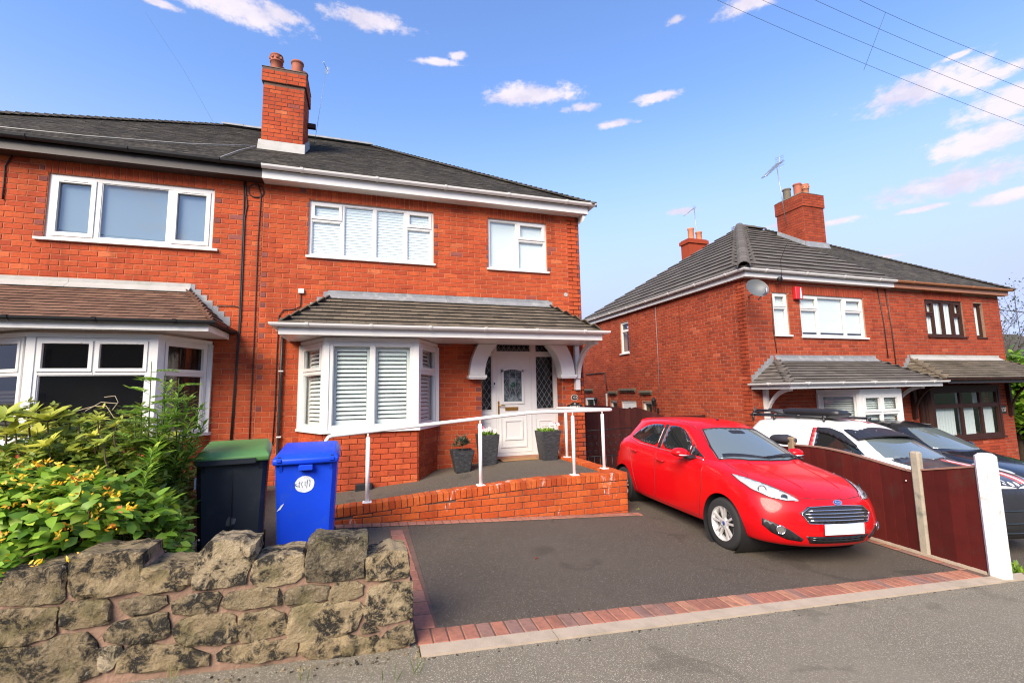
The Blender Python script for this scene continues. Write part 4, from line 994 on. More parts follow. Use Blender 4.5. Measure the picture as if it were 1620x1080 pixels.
# ------------------------------------------------------------------ neighbours 135 and 137
NY, NX0, NXM, NX1, NEZ = 8.2, 8.29, 13.02, 17.62, 4.29
NP = PL((0, NY, 0), (1, 0, 0))
NA1 = (9.10, 9.56, 2.82, 3.83); NA2 = (9.93, 12.07, 2.80, 3.82); NAB = (10.4, 12.05, .3, 1.5)
NB1 = (14.4, 15.95, 2.90, 3.90); NB2 = (16.45, 16.85, 2.90, 3.88); NBB = (13.8, 16.4, .3, 1.5)
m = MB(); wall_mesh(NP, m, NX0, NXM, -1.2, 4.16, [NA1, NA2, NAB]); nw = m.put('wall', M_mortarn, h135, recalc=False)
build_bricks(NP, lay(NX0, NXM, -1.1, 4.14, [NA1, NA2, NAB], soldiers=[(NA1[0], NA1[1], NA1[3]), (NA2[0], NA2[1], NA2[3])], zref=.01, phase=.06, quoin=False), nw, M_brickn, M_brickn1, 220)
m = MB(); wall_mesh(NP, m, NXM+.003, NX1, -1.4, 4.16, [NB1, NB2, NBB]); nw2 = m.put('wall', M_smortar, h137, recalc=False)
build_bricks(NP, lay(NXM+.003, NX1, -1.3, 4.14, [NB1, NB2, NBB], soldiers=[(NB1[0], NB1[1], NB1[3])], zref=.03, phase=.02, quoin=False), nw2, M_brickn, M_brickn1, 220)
NS = PL((NX0, YB, 0), (0, -1, 0)); us = lambda y: YB-y
SH = [(us(13.6), us(13.1), 2.83, 3.88), (us(13.72), us(12.84), -.8, 1.25), (us(14.48), us(14.02), -.2, 1.24), (us(12.5), us(12.02), -.2, 1.24), (us(16.4), us(15.65), .3, 1.37)]
m = MB(); wall_mesh(NS, m, 0, YB-NY, -1.2, 4.16, SH); ns = m.put('side_wall', M_mortarn, h135, recalc=False)
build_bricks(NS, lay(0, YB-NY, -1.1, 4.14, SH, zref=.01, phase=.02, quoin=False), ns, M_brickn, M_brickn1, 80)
for (h, a, c) in ((h135, NX0+.28, NXM-.002), (h137, NXM+.004, NX1)):
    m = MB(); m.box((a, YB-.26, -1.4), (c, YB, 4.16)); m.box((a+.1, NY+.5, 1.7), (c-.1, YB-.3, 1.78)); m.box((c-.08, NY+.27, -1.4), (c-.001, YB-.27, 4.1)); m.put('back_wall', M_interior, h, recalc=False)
window(h135, NS, *SH[0], [(0, 1, 0, .72, 'f'), (0, 1, .72, 1, 'f')], d=-.03, fw=.05)
window(h135, NS, *SH[2], [(0, 1, 0, 1, 'f')], d=-.05, fw=.05); window(h135, NS, *SH[3], [(0, 1, 0, 1, 'f')], d=-.05, fw=.05); window(h135, NS, *SH[4], [(0, 1, 0, .6, 'f'), (0, 1, .6, 1, 'o')], d=-.03, fw=.05)
m = MB(); frame_rect(NS, m, *SH[1], .06, -.08, -.02); NS.box(m, SH[1][0]+.06, SH[1][1]-.06, -.74, 1.19, -.07, -.03); sdr = m.put('side_door', M_upvc, h135, recalc=False)
uc = (SH[1][0]+SH[1][1])/2; m = MB(); n = 12; m.add([NS.p(uc+.22*math.cos(math.pi*i/n), .75+.3*math.sin(math.pi*i/n), -.027) for i in range(n+1)], [tuple(range(n+1))]); m.put('fanlight', M_carglass, sdr)
for (y0, y1, z) in ((13.75, 12.82, 1.60), (14.5, 13.95, 1.52), (12.55, 11.95, 1.52), (16.4, 15.7, 1.62)):
    m = MB(); NS.box(m, us(y0), us(y1), z, z+.07, 0, .10); NS.box(m, us(y0)+.02, us(y1)-.02, z-.05, z-.002, 0, .06); m.put('brick_hood', M_cap, h135, recalc=False)
pair_roof(h137, h135, 17.87, 8.08, NXM, 7.95, NEZ-.02, 16.62, math.tan(R(34)), 0, (M_tD, M_tD), (M_tG, M_tG1), None, .165, 0, None, (.12, M_tG1, .4))
yr, zr = (7.95+16.62)/2, NEZ-.02+(16.62-7.95)/2*math.tan(R(34)); tn = yr-7.95
ridge(h135, (8.08, 7.95, NEZ+.05), (8.08+tn, yr, zr+.05), .135, M_tG1, .38, 'hip_tile', flat=.95, over=.04)
hip_tiles(h137, (17.87, 7.95, NEZ), (17.87-tn, yr, zr), M_tD)
ridge(h137, (NXM, yr, zr+.02), (17.87-tn, yr, zr+.02), .11, M_tD, .4)
m = MB(); m.box((8.17, 8.03, 4.12), (NXM, 8.05, NEZ-.05)); m.box((8.17, 8.051, 4.12), (8.19, 16.6, NEZ-.05)); m.put('fascia', M_upvc, h135); m = MB(); m.box((8.191, 8.051, 4.125), (NXM, NY, 4.14)); m.box((8.191, NY+.002, 4.125), (NX0-.002, 16.6, 4.14)); m.put('soffit', M_upvc, h135)
gutter(h135, [(8.10, 16.6, NEZ), (8.10, 7.97, NEZ), (NXM-.01, 7.97, NEZ)], M_upvc)
m = MB(); m.box((NXM+.003, 8.03, 4.12), (17.78, 8.05, NEZ-.05)); m.put('fascia', M_orange, h137); m = MB(); m.box((NXM+.003, 8.051, 4.125), (17.78, NY, 4.14)); m.put('soffit', M_orange, h137)
gutter(h137, [(NXM+.01, 7.97, NEZ), (17.86, 7.97, NEZ)], M_orange)
w = window(h135, NP, *NA1, [(0, 1, 0, .66, 'f'), (0, 1, .66, 1, 'o')], d=-.03, fw=.05, glass=M_glassr); sheet(w, NP, NA1[0], NA1[1], NA1[2], NA1[3], -.10, M_slat, 'blind')
w = window(h135, NP, *NA2, [(0, .28, 0, .66, 'f'), (0, .28, .66, 1, 'o'), (.28, .7, 0, 1, 'f'), (.7, 1, 0, .66, 'f'), (.7, 1, .66, 1, 'o')], d=-.03, fw=.05, glass=M_glassr); sheet(w, NP, NA2[0], NA2[1], NA2[2]+.12, NA2[3], -.10, M_slat, 'blind')
w = window(h137, NP, *NB1, [(0, .24, 0, .6, 'f'), (0, .24, .6, 1, 'o'), (.24, .5, 0, 1, 'f'), (.5, .76, 0, 1, 'f'), (.76, 1, 0, .6, 'f'), (.76, 1, .6, 1, 'o')], M_darkwood, M_glass, d=-.03, fw=.06); sheet(w, NP, NB1[0], NB1[1], NB1[2], NB1[3], -.11, M_curtain, 'net_curtain', 14, .012)
w = window(h137, NP, *NB2, [(0, 1, 0, 1, 'f')], M_darkwood, M_glass, d=-.06, fw=.06); sheet(w, NP, NB2[0], NB2[1], NB2[2], NB2[3], -.12, M_curtain, 'net_curtain', 4, .012)
rf = lean_roof(h135, 8.26, 12.96, .80, .68, NY, 7.2, 2.24, 1.69, .13, .3, (M_tG, M_tG1), 140, side_most=30)
step_lead(rf, 8.98, 2.26, 8.30, 1.74, NY, 7, M_lead, -1)
porch_eaves(h135, 8.2, 13.0, 7.13, NY, 1.70, 1.57, M_upvc, M_upvc, .05)
rf = lean_roof(h137, 13.12, 18.0, .5, .75, NY, 7.2, 2.28, 1.74, .12, .3, (M_tV, M_tV1), 140, leadmat=M_lead2)
step_lead(rf, 13.55, 2.30, 13.15, 1.80, NY, 5, M_lead, -1)
porch_eaves(h137, 13.06, 18.06, 7.13, NY, 1.74, 1.62, M_fascia_brown, M_darkwood, .05)
for k, p, L, w in bay(h135, 10.2, 12.25, NY, 7.45, .36, -1., .35, 1.43, M_brickn, M_brickn1, [(0, .5, 0, .6, 'f'), (.5, 1, 0, .6, 'f'), (0, .5, .6, 1, 'o'), (.5, 1, .6, 1, 'o')], [(0, 1, 0, 1, 'f')], M_upvc, M_glass, (0, 0, 0), M_mortarn, head=.10):
    if k < 0: break
    slats(w, p, .1, L-.1, .42, 1.40, -.12, .05, M_slat, 45)
for k, p, L, w in bay(h137, 13.7, 16.75, NY, 7.98, .12, -1.2, .2, 1.47, M_brickn, M_brickn1, [(0, .42, 0, .66, 'f'), (.42, .72, 0, .66, 'f'), (.72, 1, 0, .66, 'f'), (0, .42, .66, 1, 'f'), (.42, .72, .66, 1, 'f'), (.72, 1, .66, 1, 'f')], [(0, 1, 0, 1, 'f')], M_darkwood, M_glass, (0, 0, 0), M_smortar, fw=.08, head=.1):
    if k < 0: break
    if k == 1:
        for (a, b_) in ((.1, 1.1), (1.25, 1.9), (2.1, 2.7)): sheet(w, p, a, b_, .25, 1.08, -.14, M_curtain, 'net_curtain', 9, .014)
        for (a, b_) in ((.1, .4), (1.25, 1.45), (1.95, 2.15)): sheet(w, p, a, b_, 1.08, 1.45, -.16, M_curtain, 'curtain', 3, .014)
def brace(h, x, mat, zt, zb, y):
    m = MB(); m.box((x-.045, y-.10, zb), (x+.045, y-.012, zt))
    for i in range(8):
        a, b_ = i/8, (i+1)/8; f = lambda t: (y-.1-.62*t**1.5, zb+.22+(zt-zb-.22)*math.sin(t*math.pi/2))
        (y0, z0), (y1, z1) = f(a), f(b_); m.hexa([(x-.035, y0, z0-.04), (x+.035, y0, z0-.04), (x+.035, y1, z1-.04), (x-.035, y1, z1-.04), (x-.035, y0, z0+.04), (x+.035, y0, z0+.04), (x+.035, y1, z1+.04), (x-.035, y1, z1+.04)])
    m.put('porch_brace', mat, h, recalc=False)
brace(h135, 8.62, M_white, 1.56, .85, NY); brace(h135, 12.75, M_white, 1.56, .85, NY)
brace(h137, 13.45, M_darkwood, 1.61, .75, NY); brace(h137, 17.42, M_darkwood, 1.61, .7, NY)
cn = chimney(h137, 13.42, 14.30, 10.65, 11.65, 5.4, 7.42, 7.86, (M_brickn, M_brickn1), [(13.62, 10.95, .12, .42, 'plain', M_pot), (13.95, 10.95, .115, .44, 'crown', M_potp), (13.62, 11.35, .12, .42, 'plain', M_cap), (14.1, 11.25, .12, .46, 'plain', M_pot)], None)
zn = lambda y: NEZ-.02+(y-7.95)*math.tan(R(34)); m = MB(); y0, y1 = 10.65, 11.65
m.hexa([(13.36, y0-.1, zn(y0-.1)), (14.36, y0-.1, zn(y0-.1)), (14.36, y0-.02, zn(y0)), (13.36, y0-.02, zn(y0)), (13.38, y0-.035, zn(y0)+.15), (14.34, y0-.035, zn(y0)+.15), (14.34, y0-.016, zn(y0)+.15), (13.38, y0-.016, zn(y0)+.15)])
m.hexa([(13.37, y0, zn(y0)-.02), (13.41, y0, zn(y0)-.02), (13.41, y1, zn(y1)-.02), (13.37, y1, zn(y1)-.02), (13.395, y0, zn(y0)+.15), (13.41, y0, zn(y0)+.15), (13.41, y1, zn(y1)+.15), (13.395, y1, zn(y1)+.15)])
m.put('lead_apron', M_lead, cn, recalc=False)
# ------------------------------------------------------------------ ramp, its wall and the handrail
def ramp_z(x):
    P = [(-1.4, .10), (-.43, .166), (.5, .225), (1.24, .275), (2.2, .365), (2.6, .378), (3.8, .378)]
    for (a, za), (b, zb) in zip(P, P[1:]):
        if x <= b: return za+(zb-za)*max(0, (x-a))/(b-a)
    return P[-1][1]
m = MB(); xs = [-1.35+i*.2 for i in range(27)]; xs = [min(x, 3.7) for x in xs]
for x0, x1 in zip(xs, xs[1:]):
    if x1-x0 < .01: continue
    y1 = 8.32
    m.hexa([(x0, 6.12, -.3), (x1, 6.12, -.3), (x1, y1, -.3), (x0, y1, -.3), (x0, 6.12, ramp_z(x0)), (x1, 6.12, ramp_z(x1)), (x1, y1, ramp_z(x1)), (x0, y1, ramp_z(x0))])
m.put('ramp_path', M_ramp, None, recalc=False, kind='structure')
rw = thing('ramp_wall', 'low orange brick retaining wall with brick on edge coping along the ramp', 'garden wall', (1.6, 6.0, -.05))
def cop_z(x):
    P = [(-.5, .25), (-.33, .268), (1.5, .385), (2.3, .42), (4, .42)]
    for (a, za), (b, zb) in zip(P, P[1:]):
        if x <= b: return za+(zb-za)*max(0, (x-a))/(b-a)
    return P[-1][1]
RWX, RWY = 3.66, 6.0
m = MB(); n = 20
for i in range(n):
    x0, x1 = -.37+(RWX-.008+.37)*i/n, -.37+(RWX-.008+.37)*(i+1)/n
    m.hexa([(x0, RWY+.008, -.5), (x1, RWY+.008, -.5), (x1, RWY+.208, -.5), (x0, RWY+.208, -.5), (x0, RWY+.008, cop_z(x0)-.006), (x1, RWY+.008, cop_z(x1)-.006), (x1, RWY+.208, cop_z(x1)-.006), (x0, RWY+.208, cop_z(x0)-.006)])
m.box((RWX-.208, RWY+.209, -.5), (RWX-.008, 8.28, .412)); core = m.put('wall_core', M_mortard, rw, recalc=False)
p = PL((0, RWY+.008, 0), (1, 0, 0)); b = lay(-.36, RWX, -.42, .40, top=lambda u: cop_z(u)-.112, zref=-.115, phase=.01, quoin=False); build_bricks(p, b, rw, M_brickr, M_brickr1, 300, proud=.008, jitter=.003)
p = PL((RWX-.008, RWY, 0), (0, 1, 0)); b = lay(0, 2.28, -.42, .40, top=lambda u: .31, zref=-.115, phase=.11, quoin=False); build_bricks(p, b, rw, M_brickr, M_brickr1, 0, proud=.008)
me = MB(); me.rbox((-.0335, 0, -.106), (.0335, .218, 0), .004); cme = me.mesh('coping_brick', True); cme.materials.append(M_brickr1)
x = -.355
while x < RWX-.03:
    o = bpy.data.objects.new('coping_brick', cme); sl = math.atan((cop_z(x+.05)-cop_z(x-.05))/.1)
    o.location = V((x+.035, RWY-.006+random.uniform(-.003, .003), cop_z(x+.035)+random.uniform(-.003, .003)))-WL[rw.name]; o.rotation_euler = (random.gauss(0, .008), -sl, random.gauss(0, .01)); t = min(1, max(0, random.gauss(.55, .25))); o.color = (t, t, t, 1); link(o, rw); x += .0745
y = RWY+.25
while y < 8.25:
    o = bpy.data.objects.new('coping_brick', cme); o.location = V((RWX+.003, y, .42+random.uniform(-.003, .003)))-WL[rw.name]; o.rotation_euler = (0, 0, R(90)+random.gauss(0, .01)); t = min(1, max(0, random.gauss(.5, .25))); o.color = (t, t, t, 1); link(o, rw); y += .0745
# handrail
hr = thing('handrail', 'white tubular metal handrail on posts along the brick ramp wall', 'handrail', (1.6, 6.1, .4))
def rail_z(x): return 1.115+(min(x, 2.25)+.39)*.0775 if x < 2.25 else 1.115+2.64*.0775
pts = [(-.43, 6.1, rail_z(-.41)-.10), (-.425, 6.1, rail_z(-.41)-.05), (-.40, 6.1, rail_z(-.4)-.012), (-.36, 6.1, rail_z(-.36))]+[(x, 6.1, rail_z(x)) for x in (0, .7, 1.5, 2.0, 2.2, 2.35, 2.9, 3.4)]+[(3.45, 6.1, rail_z(3)), (3.50, 6.11, rail_z(3)), (3.525, 6.16, rail_z(3))]+[(3.525, y, rail_z(3)-.012*(y-6.2)) for y in (6.4, 7, 7.6)]+[(3.525, 8.12, rail_z(3)-.03), (3.525, 8.19, rail_z(3)-.035), (3.525, 8.22, rail_z(3)-.06), (3.525, 8.225, rail_z(3)-.10)]
m = MB(); m.tube(pts, .0235, 12); m.put('rail', M_rail, hr)
for (x, y) in ((.06, 6.1), (1.5, 6.1), (2.87, 6.1), (3.525, 6.42), (3.525, 7.78)):
    zt = rail_z(x) if y < 6.2 else rail_z(3)-.012*(y-6.2); zb = cop_z(x) if y < 6.2 else .42
    m = MB(); m.tube([(x, y, zb), (x, y, zt-.075)], .0245, 12); m.tube([(x, y, zt-.075), (x, y, zt-.066)], [.0245, .011], 12); m.tube([(x, y, zt-.07), (x, y, zt-.01)], .010, 8); po = m.put('rail_post', M_rail, hr)
    m = MB(); m.rbox((x-.055, y-.055, zb-.002), (x+.055, y+.055, zb+.008), .003)
    for a in (-.04, .04):
        for c in (-.04, .04): m.lathe([(.008, .008), (.008, .014), (0, .014)], (x+a, y+c, zb), 6)
    m.put('base_plate', M_rail, po)
# ------------------------------------------------------------------ planters and doormat
def leaf(m, p, d, up, L, W, tone, curl=.25, fold=.0):
    d = V(d).normalized(); s = d.cross(V(up))
    if s.length < 1e-4: s = d.cross(V((1, 0, .3)))
    s.normalize(); n = s.cross(d); p = V(p)
    q = [p, p+d*L*.35+s*W*.5+n*(curl*.10*L+fold*W), p+d*L*.75+s*W*.34-n*curl*.02*L, p+d*L-n*curl*L*.35, p+d*L*.75-s*W*.34-n*curl*.02*L, p+d*L*.35-s*W*.5+n*(curl*.10*L+fold*W), p+d*L*.4+n*curl*.06*L, p+d*L*.75-n*curl*.08*L]
    m.add(q, [(0, 1, 6), (1, 2, 7, 6), (2, 3, 7), (3, 4, 7), (4, 5, 6, 7), (5, 0, 6)], tone, True)
def rdir(el0, el1):
    a = random.uniform(0, 2*math.pi); e = random.uniform(el0, el1); return V((math.cos(a)*math.cos(e), math.sin(a)*math.cos(e), math.sin(e)))
def planter(label, x, y, z, h, w0, w1, kind):
    t = thing('planter', label, 'plant pot', (x, y, z), 0, 'slate grey planters by the front door')
    m = MB(); a, b_, i = w0/2, w1/2, w1/2-.025
    def sq(r, z, c=.012): return [(-r+c, -r, z), (r-c, -r, z), (r, -r+c, z), (r, r-c, z), (r-c, r, z), (-r+c, r, z), (-r, r-c, z), (-r, -r+c, z)]
    vs = sq(a, 0)+sq(b_*.985, h*.93)+sq(b_, h)+sq(i, h)+sq(i*.97, h-.06)
    fs = [tuple(range(7, -1, -1))]+[(k*8+j, k*8+(j+1) % 8, k*8+8+(j+1) % 8, k*8+8+j) for k in range(4) for j in range(8)]
    m.add(vs, fs); m.put('pot', M_slategrey, t, local=True)
    m = MB(); m.add(sq(i*.97, h-.05), [tuple(range(8))]); m.put('soil', M_soil, t, local=True, recalc=False)
    if kind == 'shrub':
        m, st = MB(), MB(); st.tube([(0, 0, h-.05), (.01, 0, h+.08), (0, .01, h+.16)], .008, 6)
        for k in range(40):
            d = rdir(.0, 1.4); p0 = V((0, 0, h+.06)); p1 = p0+d*random.uniform(.10, .20); st.tube([p0, p1], [.004, .002], 4)
            for j in range(9): leaf(m, p0.lerp(p1, random.uniform(.4, 1)), (d+rdir(-.5, 1)*.9), (0, 0, 1), random.uniform(.05, .085), .016, random.random())
        st.put('stem', M_stem, t, local=True); m.put('foliage', M_leafS, t, local=True, recalc=False, kind='stuff')
    else:
        m = MB()
        for k in range(90):
            p = V((random.uniform(-i, i)*.85, random.uniform(-i, i)*.85, h-.04)); leaf(m, p, rdir(.4, 1.4), (0, 0, 1), random.uniform(.06, .12), .045, random.random()*.8)
        m.put('foliage', M_leafA, t, local=True, recalc=False, kind='stuff')
        for k in range(8):
            p = V((random.uniform(-i, i)*1.0, random.uniform(-i, i)*.9-.05, h+random.uniform(.04, .13))); m = MB(); pk = k % 4 == 3
            d0 = V((random.uniform(-.3, .3), -1, random.uniform(.2, .8))).normalized()
            for j in range(5):
                aa = 2*math.pi*j/5; s = d0.cross(V((0, 0, 1))).normalized(); u = s.cross(d0); leaf(m, p, s*math.cos(aa)+u*math.sin(aa)+d0*.25, d0, .040, .040, 1. if pk else .3, .1)
            f = m.put('flower', M_petal, t, local=True, recalc=False); m = MB(); c = p+d0*.012; m.lathe([(0, .006), (.006, .004), (.008, 0), (0, -.004)], c, 8); m.put('flower_centre', M_yel, f, local=True, recalc=False)
    return t
planter('short dark slate pot with a small grey green shrub below the bay end', 1.58, 7.72, ramp_z(1.58), .36, .23, .36, 'shrub')
planter('tall dark slate pot with white flowers at the hinge side of the white door', 2.10, 8.02, ramp_z(2.1), .52, .26, .36, 'flowers')
planter('tall paler slate pot with white and pink flowers against the right brick pier', 3.22, 7.93, ramp_z(3.2), .52, .26, .38, 'flowers')
m = MB(); m.rbox((2.38, 8.02, ramp_z(2.9)+.001), (3.08, 8.29, ramp_z(2.9)+.018), .005); tag(m.put('doormat', M_coir, None), 'tan coir doormat lying at the foot of the white front door', 'doormat')
m = MB(); m.rbox((-.10, 7.36, ramp_z(0)-.01), (.14, 7.485, ramp_z(0)+.095), .008); tag(m.put('vent_cover', M_blackpl, None), 'low black box on the ramp against the bay brickwork', 'vent box')
# ------------------------------------------------------------------ dry sandstone wall at the pavement
def on_y(px, py, Y): d = ray(px, py); return EYE+d*(Y/d.y)
WY = 3.2
def chaikin(P, n=2):
    for _ in range(n):
        Q = []
        for a, b in zip(P, P[1:]+P[:1]): Q += [a*.84+b*.16, a*.16+b*.84]
        P = Q
    return P
def fill_grid(poly2, step):
    """triangulated fill of a 2D polygon cut on a grid -> bmesh (z = 0)"""
    bm = bmesh.new(); vs = [bm.verts.new((p[0], p[1], 0)) for p in poly2]; bm.faces.new(vs)
    for ax in (0, 1):
        lo, hi = min(p[ax] for p in poly2), max(p[ax] for p in poly2); k = lo+step*.5
        while k < hi:
            no = V((1, 0, 0)) if ax == 0 else V((0, 1, 0))
            bmesh.ops.bisect_plane(bm, geom=bm.verts[:]+bm.edges[:]+bm.faces[:], plane_co=no*k, plane_no=no, dist=1e-6); k += step
    bmesh.ops.triangulate(bm, faces=bm.faces[:]); return bm
def dist_poly(p, P):
    best = 9
    for a, b in zip(P, P[1:]+P[:1]):
        ab = b-a; t = max(0, min(1, (p-a).dot(ab)/max(ab.length_squared, 1e-9))); best = min(best, (p-a-ab*t).length)
    return best
def rough(P, k):                    # chipped outline: corners slightly cut, edges broken into short uneven runs
    Q = []
    for a, b in zip(P, P[1:]+P[:1]):
        n = max(1, round((b-a).length/.028))
        for i in range(n):
            p = a.lerp(b, i/n); j = noise.noise_vector(V((p.x*22, p.y*22, k)))*.007; Q.append(V((p.x+j.x, p.y+j.z)))
    return Q
sw = thing('stone_wall', 'low rough sandstone wall with uneven top stones in front of the bins and bushes', 'stone wall', (-.7, WY+.1, .05))
S1 = lambda x, y: (x/4.153, 820+y/4.153)
S2 = lambda x, y: (320+x/4.153, 820+y/4.153)
ST = [  # outline, sheet, depth behind the face, tone
 ([(-80, 430), (60, 360), (410, 315), (420, 335), (415, 520), (370, 550), (40, 565), (-80, 560)], S1, .26, .3), ([(475, 275), (540, 240), (930, 228), (922, 310), (912, 400), (890, 470), (700, 500), (510, 510), (470, 480), (463, 380)], S1, .30, .55),
 ([(930, 330), (1250, 325), (1240, 430), (1150, 470), (1000, 482), (908, 470), (915, 400)], S1, .30, .6), ([(-52, 350), (-12, 235), (5, 205), (60, 160), (260, 150), (330, 170), (338, 250), (288, 340), (275, 420), (180, 432), (20, 460), (-60, 452)], S2, .24, .85),
 ([(345, 290), (420, 265), (640, 235), (655, 250), (650, 372), (600, 408), (440, 432), (350, 436), (336, 400)], S2, .28, .8), ([(698, 165), (740, 135), (1075, 128), (1072, 230), (1052, 380), (980, 392), (820, 402), (690, 406), (686, 300), (694, 235)], S2, .22, .1),
 ([(1090, 268), (1130, 243), (1250, 225), (1340, 222), (1352, 330), (1342, 370), (1250, 386), (1090, 402), (1084, 330)], S2, .28, .75), ([(-80, 640), (60, 605), (350, 594), (366, 612), (362, 740), (330, 770), (200, 810), (-80, 850)], S1, .2, .45),
 ([(404, 622), (440, 560), (680, 540), (716, 570), (716, 660), (690, 682), (520, 712), (420, 720), (398, 690)], S1, .2, .4), ([(786, 560), (830, 530), (940, 515), (1080, 515), (1086, 552), (1000, 602), (870, 626), (828, 602)], S1, .2, .2),
 ([(1138, 546), (1250, 510), (1420, 494), (1440, 520), (1400, 602), (1280, 616), (1148, 622)], S1, .2, .3), ([(150, 522), (200, 490), (380, 460), (490, 464), (512, 500), (506, 562), (400, 576), (300, 582), (170, 592), (138, 560)], S2, .2, .3),
 ([(550, 490), (600, 460), (720, 445), (820, 450), (822, 510), (800, 532), (650, 546), (560, 556), (540, 520)], S2, .2, .2), ([(844, 470), (890, 430), (1000, 420), (1046, 440), (1046, 502), (1000, 520), (900, 546), (850, 550), (838, 510)], S2, .2, .4),
 ([(688, 762), (760, 690), (900, 660), (1090, 620), (1098, 760), (1040, 792), (940, 806), (800, 812), (708, 802)], S1, .2, .3), ([(1148, 732), (1180, 680), (1300, 640), (1460, 625), (1536, 640), (1552, 780), (1500, 812), (1240, 832), (1168, 802)], S1, .2, .45),
 ([(248, 652), (270, 630), (440, 604), (530, 624), (556, 660), (552, 740), (420, 776), (270, 802), (243, 780)], S2, .2, .5), ([(590, 590), (700, 564), (1020, 549), (1042, 580), (1032, 650), (990, 732), (900, 762), (700, 802), (568, 796), (563, 720), (580, 670)], S2, .2, .75),
 ([(1090, 500), (1110, 458), (1200, 430), (1372, 420), (1378, 640), (1320, 657), (1170, 692), (1088, 672), (1073, 600)], S2, .25, .8), ([(1048, 725), (1070, 698), (1122, 704), (1142, 736), (1110, 748), (1058, 748)], S2, .12, .6),
 ([(1198, 770), (1290, 708), (1372, 698), (1388, 800), (1340, 824), (1220, 852), (1168, 812)], S2, .2, .4), ([(-80, 1050), (120, 920), (240, 840), (400, 785), (550, 764), (592, 790), (642, 880), (667, 960), (620, 1030), (400, 1110), (-80, 1180)], S1, .22, .3),
 ([(-80, 880), (60, 852), (215, 852), (130, 915), (-80, 1030)], S1, .2, .5), ([(798, 900), (850, 850), (950, 830), (1150, 838), (1300, 868), (1362, 890), (1352, 960), (1250, 975), (1100, 985), (950, 1000), (778, 1000)], S1, .2, .55),
 ([(108, 890), (150, 850), (400, 814), (600, 803), (607, 850), (600, 900), (400, 930), (200, 940), (115, 935)], S2, .2, .6), ([(660, 820), (800, 800), (950, 780), (1130, 778), (1212, 850), (1210, 880), (1000, 900), (850, 915), (720, 920), (638, 880)], S2, .2, .65),
 ([(640, 852), (790, 850), (802, 880), (742, 960), (700, 995), (658, 985)], S1, .15, 1.), ([(-420, 470), (-300, 450), (-110, 440), (-100, 560), (-420, 560)], S1, .26, .4), ([(-420, 620), (-110, 620), (-100, 850), (-420, 860)], S1, .2, .6), ([(-420, 900), (-100, 880), (-100, 1150), (-420, 1160)], S1, .2, .3)]
# the wall goes on to the left past the frame
for r in range(4):
    x = -2.06-.1*(r % 2)
    while x > -6:
        w = random.uniform(.26, .5); z0 = G(x, 3.2)+.02+r*.17; h = .15 if r < 3 else random.uniform(.13, .22); g = .02
        ST.append(([(x-w+g, z0+g+.01), (x-w+g*2, z0+h), (x-w*.5, z0+h+.012), (x-g*1.6, z0+h-.008), (x-g, z0+g+.01), (x-w*.45, z0+g-.006)], None, .24, random.uniform(.2, .8))); x -= w
for k, (P, S, dep, tone) in enumerate(ST):
    P2 = [V(q) for q in P] if S is None else [V((q.x, q.z)) for q in (on_y(*S(*q), WY) for q in P)]
    if sum(a.x*b.y-b.x*a.y for a, b in zip(P2, P2[1:]+P2[:1])) < 0: P2.reverse()
    c = sum(P2, V((0, 0)))/len(P2); P2 = [c+(q-c)*(1+.013/max(.05, (q-c).length)) for q in P2]; P2 = rough(P2, k); c = sum(P2, V((0, 0)))/len(P2); bm = fill_grid([(q-c) for q in P2], .024)
    Pc = [q-c for q in P2]; bd = [e for e in bm.edges if e.is_boundary]; n0 = len(bm.verts)
    for v in bm.verts:
        p = V((v.co.x, v.co.y)); d = dist_poly(p, Pc); e = min(1, d/.009); g = V((p.x+c.x, p.y+c.y, k*3.1))
        q_ = noise.noise(g*8)*3.2; fr_ = q_-math.floor(q_); fc = math.floor(q_)+fr_**3; bul = .008*e + .008*e*fc+.009*e*noise.noise(g*17)+.010*e*noise.noise(g*44); bul = max(bul, .002*e)
        x, z = p.x, p.y; jit = noise.noise_vector(g*17)*.010*(1-e); v.co = V((x+jit.x, -bul+.004, z+jit.z))
    ex = bmesh.ops.extrude_edge_only(bm, edges=bd); nv = [g_ for g_ in ex['geom'] if isinstance(g_, bmesh.types.BMVert)]
    for v in nv: v.co.y = dep*.45; v.co += noise.noise_vector(V((v.co.x+c.x, k, v.co.z))*12)*.012
    ne = [g_ for g_ in ex['geom'] if isinstance(g_, bmesh.types.BMEdge) and all(v in set(nv) for v in g_.verts)]
    ex = bmesh.ops.extrude_edge_only(bm, edges=ne); nv2 = [g_ for g_ in ex['geom'] if isinstance(g_, bmesh.types.BMVert)]
    for v in nv2: v.co.y = dep; v.co.x *= .96; v.co.z = v.co.z*.97-.004
    fl = [e for e in bm.edges if e.is_boundary]; bmesh.ops.contextual_create(bm, geom=fl)
    bmesh.ops.recalc_face_normals(bm, faces=bm.faces[:])
    for f in bm.faces: f.smooth = True
    me = bpy.data.meshes.new('stone'); bm.to_mesh(me); bm.free()
    try: me.set_sharp_from_angle(angle=R(32))
    except Exception: pass
    o = put('stone', me, M_stone, sw, at=(c.x, WY-.006, c.y)); o.color = (tone,)*3+(1,)
